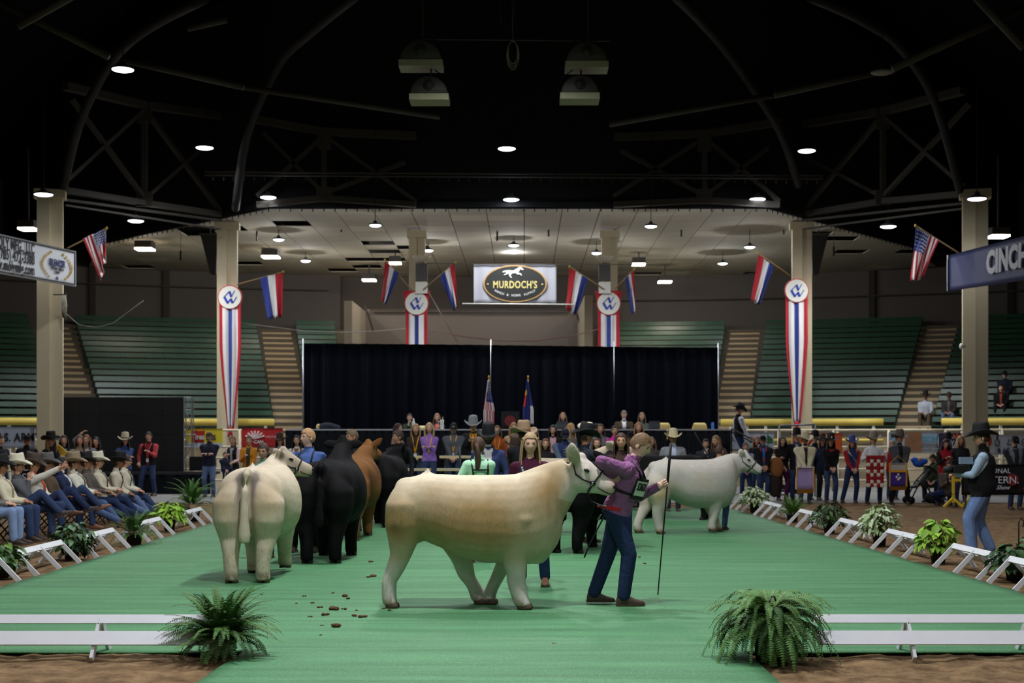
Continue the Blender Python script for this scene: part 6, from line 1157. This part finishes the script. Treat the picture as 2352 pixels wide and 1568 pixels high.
rv = stand('man in red shirt and black vest with microphone by the dark screen', 342, 41.3, shirt=BK, sleeve=(184, 72, 74), h=1.86, hair=('short', (34, 28, 26)), arms=('chest', 'pocket'), feet=[(-.16, 0, .085), (.24, .05, .085)], inner=(150, 50, 54), innerw=.03, shoes=(120, 86, 62), pants=jn(J1)); lanyard(rv, (206, 60, 66))
stand('man in navy pullover and cap with folded arms by the truss tower', 481, 40.6, shirt=(38, 40, 56), hat=('cap', (74, 62, 54)), arms=('cross', 'cross'), h=1.84, pants=jn(J3), beard=(150, 140, 130), look=(-25, 0), bulk=.025)
vw = stand('woman in black vest and pink sleeves carrying a toddler', 535, 38.6, shirt=(30, 30, 32), sleeve=(222, 192, 190), fem=True, hair=('pony', (120, 92, 66)), inner=(150, 156, 150), arms=('hold', 'chest'), pants=jn(J1), yaw=170)
ch = person('toddler in navy jacket carried by the woman in the black vest', GD(516, 38.2, .62), -150, 1.02, (36, 40, 56), jn(J2), 'p', ('short', (50, 38, 34)), sit=.35, arms=('front', 'front'), feet=[(-.13, .25, .02), (.13, .25, .02)], vox=.03, bulk=.03)
stand('woman in mustard sweater with scarf standing left of the stage', 572, 37.0, shirt=(194, 128, 40), fem=True, hair=('pony', (96, 72, 54)), arms=('front', 'chest'), pants=jn(J2), inner=(60, 64, 52), innerw=.05)
stand('woman in grey sweater and brown felt hat with folded arms', 643, 36.4, shirt=(140, 138, 142), fem=True, hair=('long', (86, 62, 46), .34), hat=('c', (66, 46, 36), None, 0, 1.1), arms=('cross', 'cross'))
stand('woman with long black hair in a white jacket behind the boy in blue', 682, 35.6, shirt=(214, 206, 196), fem=True, hair=('long', (24, 20, 22), .3), inner=(120, 84, 60))
# --- spectators on the low riser
rz_ = .30
ri = thing('riser', 'low wooden spectator riser in front of the stage', 'riser', (GD(1190, 36.6).x, 36.6, 0)); hw = (GD(1510, 36).x-GD(880, 36).x)/2
for j in range(8): MB().b2((-hw, -2.0+j*.5, rz_-.05), (hw, -1.52+j*.5, rz_)).build('plank', M((110, 90, 66), .8, .2, 3), ri)
for j in range(6): MB().b2((-hw+j*hw*.4-.05, -1.95, 0), (-hw+j*hw*.4+.05, 1.95, rz_-.05)).build('joist', m_steel, ri)
for i, (x0, x1, py, dd, l) in enumerate(((930, 970, 1047, 33.3, 'upper left pale bench plank by the brown-jacket woman'), (1010, 1135, 1047, 33.3, 'upper pale bench plank between purple sweater and navy suit'), (930, 990, 1076, 33.0, 'lower left pale bench plank behind the golden steer'), (1004, 1062, 1076, 33.0, 'lower pale bench plank behind the tail of the golden steer'))):
    a_, b_ = P(x0, py, dd), P(x1, py, dd); t = thing('bench', l, 'bench', ((a_.x+b_.x)/2, dd, 0), 0, 'pale plank benches'); w2 = (b_.x-a_.x)/2; MB().b2((-w2, -.14, a_.z-.05), (w2, .14, a_.z)).build('plank', M((208, 184, 140), .6, .1, 3), t); MB().b2((-w2, -.145, a_.z), (w2, .10, a_.z+.008)).build('top_sheet', m_white, t)
    for s in (-1, 1): MB().tube([(s*w2*.8, 0, 0), (s*w2*.8, 0, a_.z-.05)], .025, 6).build('leg', m_steel, t)
def crowd(label, px, d_, **k):
    k.setdefault('z', rz_); k.setdefault('vox', .022); k.setdefault('group', 'spectators in front of the stage'); return stand(label, px, d_, **k)
crowd('woman in pinkish cardigan turned away left of the benches', 913, 35.4, shirt=(160, 124, 112), fem=True, hair=('long', (66, 48, 42), .3), yaw=-110)
p = crowd('blonde woman in dark jacket with yellow lanyard by the benches', 955, 34.4, shirt=(54, 46, 46), fem=True, hair=('long', (184, 144, 96), .2), arms=('front', 'front'), h=1.72); lanyard(p)
p = crowd('blonde woman in purple sweater with folded arms', 986, 34.0, shirt=(150, 110, 196), fem=True, hair=('long', (206, 178, 138), .2), arms=('cross', 'cross'), h=1.74, bulk=.01); lanyard(p, badge=False)
p = crowd('man in grey hooded sweatshirt and dark cap with yellow lanyard', 1042, 34.6, shirt=(88, 90, 98), hat=('cap', (44, 44, 46), (150, 150, 150)), arms=('front', 'front'), h=1.74, bulk=.04, look=(0, -16)); lanyard(p)
p = crowd('man in grey felt hat looking down at his hands', 1087, 34.8, shirt=(44, 42, 44), hat=('c', (150, 150, 152), None, -24, 1.3), inner=(200, 140, 50), arms=('phone', 'phone'), h=1.82, look=(0, -30), bulk=.03); lanyard(p)
p = crowd('woman in orange top behind the navy suit', 1142, 35.0, shirt=(170, 84, 50), fem=True, hair=('long', (120, 84, 56), .2), h=1.68); lanyard(p)
p = crowd('young woman with fair hair in pale top behind the tan hat', 1180, 35.4, shirt=(196, 176, 140), fem=True, hair=('long', (176, 132, 88), .25), h=1.76, look=(15, 0)); lanyard(p)
crowd('girl with fair hair and glasses above the maroon girl', 1228, 35.8, shirt=(150, 140, 140), fem=True, hair=('long', (150, 124, 100), .3), h=1.62)
crowd('woman with red-brown bob in black jacket right of the maroon girl', 1253, 31.5, z=0, shirt=(36, 34, 36), fem=True, hair=('long', (118, 78, 52), .14), h=1.66, arms=('front', 'front'))
crowd('dark-haired girl with pink scarf', 1270, 35.6, shirt=(40, 36, 38), fem=True, hair=('long', (44, 34, 34), .3), inner=(214, 170, 182), innerw=.06, h=1.70)
crowd('man in quilted navy vest and navy cap looking down', 1298, 31.0, z=.12, shirt=(40, 50, 86), sleeve=(84, 96, 120), hat=('cap', (34, 38, 58)), h=1.76, look=(0, -28), arms=('front', 'front'), bulk=.035)
crowd('blonde woman in profile beside the navy cap', 1310, 34.8, shirt=(120, 110, 104), fem=True, hair=('long', (196, 156, 100), .3), yaw=-130, h=1.74)
crowd('young woman with brown hair in grey jacket by the magenta blazer', 1379, 35.0, shirt=(120, 126, 140), fem=True, hair=('long', (96, 66, 54), .32), inner=(70, 50, 50), h=1.72)
crowd('person with auburn hair behind the taupe steer', 1371, 30.0, z=0, shirt=(70, 50, 46), fem=True, hair=('long', (96, 64, 50), .2), h=1.68)
crowd('woman in bright magenta blazer', 1412, 34.4, shirt=(208, 50, 150), fem=True, hair=('pony', (70, 48, 44)), h=1.68, arms=('front', 'cross'))
crowd('man in black cap and dark jacket behind the smiling woman', 1448, 33.0, z=.1, shirt=(50, 50, 54), hat=('cap', BK), h=1.72, sk='c')
nk = crowd('red-haired woman in black with a silver necklace', 1467, 34.6, shirt=(34, 32, 34), fem=True, hair=('long', (176, 120, 80), .26), h=1.76); MB().tube([nk['T'] @ Vector((.10*math.cos(a_), .12+.02*(-math.sin(a_)), .44+.13*math.sin(a_))) for a_ in np.linspace(math.pi, 2*math.pi, 14)], .014, 6).build('necklace', M((206, 200, 186), .4), nk['t'], True)
crowd('woman with fair brown hair glimpsed behind the boy in purple', 1496, 34.0, z=0, shirt=(80, 70, 70), fem=True, hair=('long', (140, 108, 84), .26), h=1.70)
stand('man in grey blazer and cream straw hat facing the ring', 1546, 32.4, shirt=(150, 152, 160), hat=('c', (222, 208, 172), None, 0, 1.2), h=1.80, sk='c', inner=(196, 204, 224), innerw=.04, pants=(60, 62, 70), arms=('pocket', 'pocket'), bulk=.03, hem=-.2)
stand('woman in black puffer jacket with a hand at her mouth', 1621, 34.5, shirt=(50, 50, 56), fem=True, hair=('pony', (44, 34, 32)), inner=(150, 166, 180), arms=('front', 'chin'), h=1.66, bulk=.04, look=(-10, -6))
stand('woman with fair-brown hair in a brown coat leaning over the child', 1656, 34.8, shirt=(96, 74, 70), fem=True, hair=('long', (150, 118, 84), .3), yaw=130, lean=14, h=1.76, bulk=.03)
# --- people on the stage
stz = STZ
def seated_stage(label, px, **k):
    return person(label, GD(px, 43.75, stz), 180, k.pop('h', 1.72), sit=.50, feet=LEG_N, vox=.023, group='people seated on the stage', **k)
seated_stage('woman in dark green sweater with a hand at her chin on stage', 941, shirt=(52, 62, 48), fem=True, hair=('bun', (50, 40, 38)), arms=('lap', 'chin'))
seated_stage('woman with long fair hair and glasses behind the white tumbler', 1004, shirt=(84, 92, 100), fem=True, hair=('long', (140, 104, 80), .4), inner=(226, 110, 90), innerw=.05, arms=('lap', 'lap'))
seated_stage('woman with long brown hair behind the laptop on stage', 1293, shirt=(44, 84, 76), fem=True, hair=('long', (128, 96, 72), .34), arms=('lap', 'lap'), h=1.76)
hs_ = [seated_stage('man in brown jacket wearing a headset on stage', 1433, shirt=(84, 70, 56), hair=('short', (110, 104, 100)), inner=(224, 226, 232), innerw=.05, arms=('lapw', 'lap'), h=1.84, bulk=.03), seated_stage('woman with grey-blond hair wearing a headset on stage', 1474, shirt=(92, 104, 98), fem=True, hair=('long', (128, 108, 88), .3), arms=('lap', 'lap'), h=1.76)]
for p in hs_:
    q = MB(); q.tube([p['HM'] @ Vector((.092*math.cos(a_), 0, .128*math.sin(a_))) for a_ in np.linspace(0, math.pi, 14)], .010, 6)
    for s in (-1, 1): q.ell(p['HM'] @ Vector((s*.092, 0, -.01)), (.02, .034, .042))
    q.build('headset', m_blk, p['t'], True)
for i in range(5):
    px = (941, 1004, 1293, 1433, 1474)[i]; x = GD(px, 43.75).x; t = thing('stage_chair', 'dark chair under the %s seated person on stage' % ORD[i], 'chair', (x, 43.8, STZ), 0, 'dark stage chairs'); MB().b2((-.2, -.2, .40), (.2, .2, .44)).build('seat', m_blk, t); MB().b2((-.2, .2, .44), (.2, .23, .8)).build('backrest', m_blk, t)
    for sx in (-.18, .18):
        for sy in (-.18, .2): MB().tube([(sx, sy, 0), (sx, sy, .42)], .014, 6).build('leg', m_blk, t)
# --- man on the stage steps
t = thing('stage_steps', 'black stage steps with handrail at the right end of the stage', 'steps', (GD(1740, 42.2).x, 42.2, 0))
for i in range(6): MB().b2((-.95+.30*i*-1+.9-.15, -.5, 1.0-.19*i-.05), (-.95-.30*i+.9+.17, .5, 1.0-.19*i)).build('tread', m_blk, t) if False else MB().b2((-.85+.30*i, -.5, 1.0-.17*i-.05), (-.53+.30*i, .5, 1.0-.17*i)).build('tread', m_blk, t)
for s in (-.52, .52): MB().tube([(-.85, s, 1.95), (1.35, s, .85)], .022, 8).build('handrail', m_blk, t, True); MB().tube([(-.85, s, .95), (-.85, s, 1.95)], .022, 8).build('baluster', m_blk, t); MB().tube([(1.2, s, 0), (1.2, s, .92)], .022, 8).build('baluster', m_blk, t); MB().beam((-.85, s, .85), (1.2, s, .05), .04, .12).build('stringer', m_blk, t)
px_ = 1697; z_ = .85
person('man in black vest and checked shirt coming down the stage steps', Vector((P(px_, 0, 42.2).x, 42.2, z_)), -75, 1.80, BK, jn(J2), 'b', ('short', (60, 48, 40)), ('c', BK, None, 0, 1.15), sleeve=(196, 196, 206), arms=('down', (.28, .15, .84)), look=(-4, -20), bulk=.02, feet=[(-.1, .1, .085), (.1, -.14, .11)], vox=.02)
# --- right hand line of people
stand('boy in bright blue vest and grey sleeves at the end of the line', 1712, 37.6, shirt=(70, 100, 180), sleeve=(170, 174, 184), h=1.56, hair=('short', (84, 66, 56)), pants=jn(J2), arms=('front', 'front'), look=(10, 0))
stand('woman with a phone to her face behind the black puffer jacket', 1738, 39.2, shirt=(44, 40, 42), fem=True, hair=('long', (150, 104, 76), .2), arms=('chin', 'front'), h=1.74)
p = stand('man in black puffer jacket with red lanyard and dark cap', 1752, 37.8, shirt=(34, 34, 38), hat=('cap', BK), h=1.74, arms=('front', 'front'), bulk=.045, hem=-.16, sk='b', inner=(60, 110, 190), innerw=.03); lanyard(p, (206, 48, 54))
stand('woman in black with purple trousers holding a brown fur coat', 1797, 38.2, shirt=(36, 30, 32), fem=True, hair=('long', (34, 28, 28), .3), pants=(92, 36, 84), arms=('cross', 'front'), h=1.72, yaw=190, legw=1.15)
fc_ = thing('fur_coat', 'brown fur coat hanging over the arm of the woman in black', 'coat', P(1783, 1095, 37.8)); MB().ell((0, 0, .25), (.2, .12, .28), 0, 14, 9).build('fur', M((150, 96, 54), .95, .35, 20, .8, 40), fc_, True); MB().ell((-.05, 0, -.2), (.17, .1, .34), 0, 14, 9).build('lining', M((50, 40, 34), .9), fc_, True)
stand('tall man in dark western jacket and black hat behind the lavender banner', 1830, 38.2, shirt=(32, 32, 38), hat=('c', BK, None, 0, 1.2), h=1.86, inner=(160, 168, 186), innerw=.03, pants=jn(J1), arms=('down', 'down'), bulk=.025, hem=-.16, yaw=172)
stand('man in cream jacket and cream hat holding the lavender banner', 1849, 36.6, shirt=(216, 206, 172), hat=('c', (206, 196, 168), None, 0, 1.2), h=1.76, sk='d', inner=(44, 40, 40), innerw=.035, arms=('front', 'front'), bulk=.05, hem=-.14, pants=jn(J3), look=(15, -4))
stand('man in black hat half hidden behind the cream hat', 1872, 38.8, shirt=(34, 36, 46), hat=('c', BK, None, 0, 1.2), h=1.80)
stand('woman in navy coat and brown hat behind the black-shirted queen', 1889, 38.4, shirt=(40, 46, 74), fem=True, hair=('long', (150, 116, 80), .2), hat=('c', (70, 54, 44), None, 0, 1.15), h=1.72, pants=(40, 42, 50))
p = stand('queen in black shirt and brown crowned hat with long dark hair', 1908, 36.7, shirt=(26, 25, 27), fem=True, hair=('long', (62, 40, 34), .36), hat=('c', (52, 38, 32), None, 0, 1.25), h=1.72, arms=('front', 'front'), pants=jn(J1), legw=1.05)
MB().ell(p['HM'] @ Vector((0, .125, .10)), (.03, .012, .028)).build('hat_crown', m_metal, p['t'], True); MB().tube([p['T'] @ Vector((x, .13, z)) for x, z in ((-.06, .46), (0, .42), (.06, .46))], .025, 8).build('red_neckerchief', M((190, 40, 44), .8), p['t'], True)
p = stand('queen with blue hat, red sleeves and white sash', 1957, 36.7, shirt=(48, 56, 96), sleeve=(170, 40, 44), fem=True, hair=('long', (190, 146, 100), .26), hat=('c', (66, 82, 150), None, 0, 1.08), h=1.68, arms=('front', 'front'), pants=jn(J2), feet=[(-.09, 0, .085), (.26, .0, .085)])
MB().tube([p['T'] @ Vector(v) for v in ((.10, .02, .46), (.09, .13, .40), (-.02, .17, .24), (-.15, .10, .02))], [(.045, .006)]*4, 8).build('sash', m_white, p['t'], True)
p = stand('woman in white shirt and grey hat holding the rose blanket', 2006, 36.3, shirt=(222, 220, 222), fem=True, hair=('pony', (64, 46, 38)), hat=('c', (146, 132, 118), None, 0, 1.2), h=1.76, arms=((-.20, .26, 1.20), (.20, .26, 1.20)), pants=jn(J2), feet=[(-.16, 0, .085), (.16, 0, .085)], legw=1.1)
MB().ell(p['HM'] @ Vector((0, .125, .10)), (.03, .012, .026)).build('hat_crown', m_metal, p['t'], True)
p = stand('man in grey wool blazer and brown-grey hat holding a purple ribbon banner', 2066, 36.0, shirt=(82, 82, 88), hat=('c', (104, 92, 84), None, 0, 1.2), h=1.80, sk='b', inner=(36, 34, 36), innerw=.04, arms=('front', 'front'), pants=(34, 32, 36), bulk=.03, hem=-.2, look=(20, 0), feet=[(-.2, 0, .085), (.2, 0, .085)])
stand('child with fair hair in a red vest behind the grey blazer', 2049, 39.0, shirt=(176, 44, 44), sleeve=(216, 212, 210), h=1.62, hair=('short', (160, 130, 96)))
def banner_cloth(name, label, x0, y0, x1, y1, dd, cols, mats, fringe):
    a_, b_ = P(x0, y0, dd), P(x1, y1, dd); t = thing(name, label, 'banner', ((a_.x+b_.x)/2, dd, b_.z)); w2 = (b_.x-a_.x)/2; h_ = a_.z-b_.z
    z = h_
    for i, (f, m) in enumerate(zip(cols, mats)):
        z2 = z-h_*f; MB().sheet([[(x, .02*math.sin(x*9+zz*3), zz) for x in np.linspace(-w2, w2, 14)] for zz in np.linspace(z, z2, 5)], .008).build('cloth_panel', m, t, True); z = z2
    MB().sheet([[(x, .02*math.sin(x*9)-.005, zz) for x in np.linspace(-w2, w2, 14)] for zz in (.0, -.09)], .012).build('bottom_fringe', fringe, t, True)
    for s in (-1, 1): MB().tube([(s*w2, -.01, h_), (s*w2, -.01, .0)], .02, 6).build('side_fringe', fringe, t)
    MB().tube([(-w2-.02, 0, h_), (w2+.02, 0, h_)], .014, 8).build('top_rod', m_alu, t)
    return t, w2, h_
m_fring = M((214, 160, 50), .8, .2, 40)
banner_cloth('show_banner', 'lavender satin banner with gold fringe held by the cream jacket man', 1830, 1073, 1869, 1124, 36.25, (1.0,), (M((172, 152, 206), .35, .06, 3),), m_fring)
t, w2, h_ = banner_cloth('show_banner', 'silver and purple ribbon banner with gold fringe held by the grey blazer man', 2044, 1064, 2082, 1117, 35.65, (.34, .66), (M((190, 184, 176), .4), M((74, 52, 140), .4)), m_fring)
MB().b2((-w2, -.02, h_*.62), (w2, .0, h_*.72)).build('gold_band', m_fring, t); MB().tube([(-w2, 0, h_), (0, 0, h_+.2), (w2, 0, h_)], .008, 6).build('hanging_cord', m_fring, t)
for q in ((0, .18), (-.04, .24), (.04, .22), (0, .30)): MB().ell((q[0], -.02, q[1]), (.03, .006, .03), 0, 8, 5).build('crest', m_white, t)
# rose blanket
a_, b_ = P(1990, 1046, 35.7), P(2029, 1118, 35.7); t = thing('rose_blanket', 'hanging blanket of red and white roses', 'flowers', ((a_.x+b_.x)/2, 35.7, b_.z)); w2, h_ = (b_.x-a_.x)/2, a_.z-b_.z; MB().b2((-w2, 0, 0), (w2, .03, h_)).build('backing', M((44, 64, 36), .9), t)
def rose_mesh(m):
    mb = MB(); mb.ell((0, 0, 0), (.05, .03, .05), 0, 10, 6)
    for k in range(6): a = k*1.047; mb.ell((.035*math.cos(a), -.008, .035*math.sin(a)), (.028, .016, .028), 0, 8, 5)
    return mb.mesh('rose', m, True)
rr_, rw_ = rose_mesh(M((150, 24, 34), .7, .25, 20)), rose_mesh(M((226, 216, 200), .7, .1, 20))
for i in range(5):
    for j in range(9): obj('rose', rw_ if ((i+j) % 2 == 0 and (i*3+j) % 3 != 2) else rr_, t, (-w2+.045+i*(2*w2-.09)/4, -.02, .05+j*(h_-.1)/8))
# stroller
t = thing('stroller', 'black stroller with blue bundle beside the grey blazer man', 'stroller', GD(2116, 36.2), math.radians(0))
for s in (-.22, .22): MB().tube([(-.30, s, .15), (-.1, s, .55), (.35, s, 1.05)], .018, 8).build('frame_tube', m_blk, t, True); MB().tube([(.30, s, .13), (-.05, s, .62)], .018, 8).build('frame_tube', m_blk, t, True); MB().tube([(.30, s-.02, .14), (.30, s+.02, .14)], .14, 18).build('wheel', m_blk, t, True); MB().tube([(-.32, s-.02, .10), (-.32, s+.02, .10)], .10, 16).build('wheel', m_blk, t, True)
MB().sheet([[(-.28+.5*f, y, .40+.42*f*f) for y in np.linspace(-.2, .2, 5)] for f in np.linspace(0, 1, 8)], .05).build('seat', M((40, 40, 44), .8), t, True); MB().sheet([[(.0+.30*math.cos(a)+.06, y, .72+.26*math.sin(a)) for y in np.linspace(-.22, .22, 5)] for a in np.linspace(.3, 2.0, 8)], .02).build('canopy', M((30, 30, 34), .8), t, True)
t = thing('jacket', 'bright blue jacket heaped on the stroller', 'jacket', P(2110, 1062, 36.1)); MB().ell((0, 0, 0), (.16, .14, .12), 0, 14, 8).ell((-.1, 0, .06), (.1, .1, .08), 0, 12, 7).ell((.12, 0, .03), (.12, .1, .08), 0, 12, 7).build('cloth', M((44, 96, 200), .8, .2, 8, .5, 20), t, True); MB().ell((0, -.1, .08), (.05, .04, .04)).build('lining', M((210, 150, 60), .8), t, True)
# phone group at the right
stand('man in black cowboy hat behind the woman in the red vest', 2176, 38.6, shirt=(60, 52, 48), hat=('c', (40, 32, 30), None, 0, 1.2), h=1.74, sk='c')
p = stand('woman with long dark hair in a red vest looking at her phone', 2170, 35.6, shirt=(166, 34, 46), sleeve=(40, 36, 38), fem=True, hair=('long', (58, 38, 36), .34), h=1.66, arms=('phone', 'phone'), pants=jn(J1), look=(0, -22), feet=[(-.12, 0, .085), (.20, 0, .085)], legw=1.12, lean=6)
tag(MB().b2((-.035, -.006, -.07), (.035, .006, .07)).build('phone', m_blk, None), 'dark phone held by the woman in the red vest', 'phone').location = P(2160, 1052, 35.2)
stand('blonde woman in dark jacket left of the cameraman', 2206, 37.6, shirt=(52, 50, 54), fem=True, hair=('long', (176, 144, 108), .2), h=1.74, look=(10, 0))
t = thing('folding_chair', 'dark chair under the person in the green jacket', 'chair', GD(2146, 37.6), 0); MB().b2((-.2, -.2, .42), (.2, .2, .45)).build('seat', m_blk, t); MB().b2((.2, -.2, .5), (.22, .2, .85)).build('backrest', m_blk, t)
for sx in (-.18, .2):
    for sy in (-.18, .18): MB().tube([(sx, sy, 0), (sx, sy, .43)], .014, 6).build('leg', m_blk, t)
person('seated person in olive green jacket looking at a phone', GD(2146, 37.6), 150, 1.70, (70, 78, 52), (38, 40, 52), 'b', ('short', (50, 40, 34)), sit=.50, feet=LEG_N, arms=('lap', 'lap'), look=(0, -20), lean=12, vox=.022, bulk=.03, sleeve=(70, 78, 52))
person('person crouching with a camera below the cameraman', GD(2180, 35.2), 165, 1.70, (92, 80, 70), jn(J2), 'b', ('short', (70, 54, 44)), sit=.34, pelvis=(0, -.1, .36), feet=[(-.16, .22, .085), (.16, -.1, .085)], arms=('phone', 'phone'), look=(0, -4), lean=14, vox=.022)
stand('man in black cap and grey vest behind the black banner', 2331, 33.4, shirt=(110, 112, 118), sleeve=(40, 40, 44), hat=('cap', BK, (90, 90, 90)), h=1.72, inner=(40, 42, 44), innerw=.05, look=(0, -20), bulk=.03, arms=('front', 'front'))
# yellow stand
t = thing('sign_stand', 'yellow metal stand behind the cameraman', 'stand', GD(2214, 34.6)); m_y = M((226, 190, 50), .5)
for x in (-.26, .16):
    MB().b2((x-.03, -.03, .1), (x+.03, .03, 1.1)).build('post', m_y, t); MB().beam((x, 0, .22), (x-.26, -.1, 0), .05, .05).build('foot', m_y, t); MB().beam((x, 0, .22), (x+.2, -.15, 0), .05, .05).build('foot', m_y, t)
MB().b2((-.26, -.02, .62), (.16, .02, .68)).build('crossbar', m_y, t); MB().b2((-.30, -.05, 1.02), (.24, .1, 1.14)).build('top_box', m_blk, t)
# spectators in the right hand stand
def bleacher_sit(label, px, row, th, **k):
    R = R0+row*DR+.22; q = pol(R, th, Z0+row*DZ); return person(label, q, 180-th, 1.76, sit=.46, pelvis=(0, -.02, .48), feet=[(-.14, .40, .085), (.14, .42, .085)], vox=.022, group='spectators in the stand', **k)
def th_of(px, R): 
    s = (px-CX)/F; A = 1+s*s; B = -2*CY0; Cc = CY0*CY0-R*R; d_ = (-B+math.sqrt(B*B-4*A*Cc))/(2*A); return math.degrees(math.atan2(s*d_, d_-CY0))
bleacher_sit('seated man in pale shirt and black hat in the right stand', 2124, 1, th_of(2124, R0+DR), shirt=(176, 180, 190), hat=('c', BK, None, 0, 1.15), pants=(90, 80, 66), arms=('lapw', 'lap'), sk='c')
bleacher_sit('seated man in dark jacket and cap in the right stand', 2178, 1, th_of(2178, R0+DR), shirt=(58, 50, 48), hat=('cap', (60, 56, 56)), pants=jn(J3), arms=('lap', 'lap'), sk='c', inner=(90, 92, 96))
bleacher_sit('seated person in black coat at the far right of the stand', 2298, 2, th_of(2298, R0+2*DR), shirt=(24, 23, 25), hair=('short', (30, 26, 26)), pants=(30, 30, 34), arms=('lap', 'lap'), inner=(150, 70, 40))
bleacher_sit('second dark-clothed person higher at the far right of the stand', 2306, 4, th_of(2306, R0+4*DR), shirt=(36, 38, 50), hair=('short', (30, 26, 26)), pants=(40, 40, 46), arms=('lapw', 'lap'), hat=('cap', (30, 30, 36)))
bpy.data.scenes.remove(TMP)
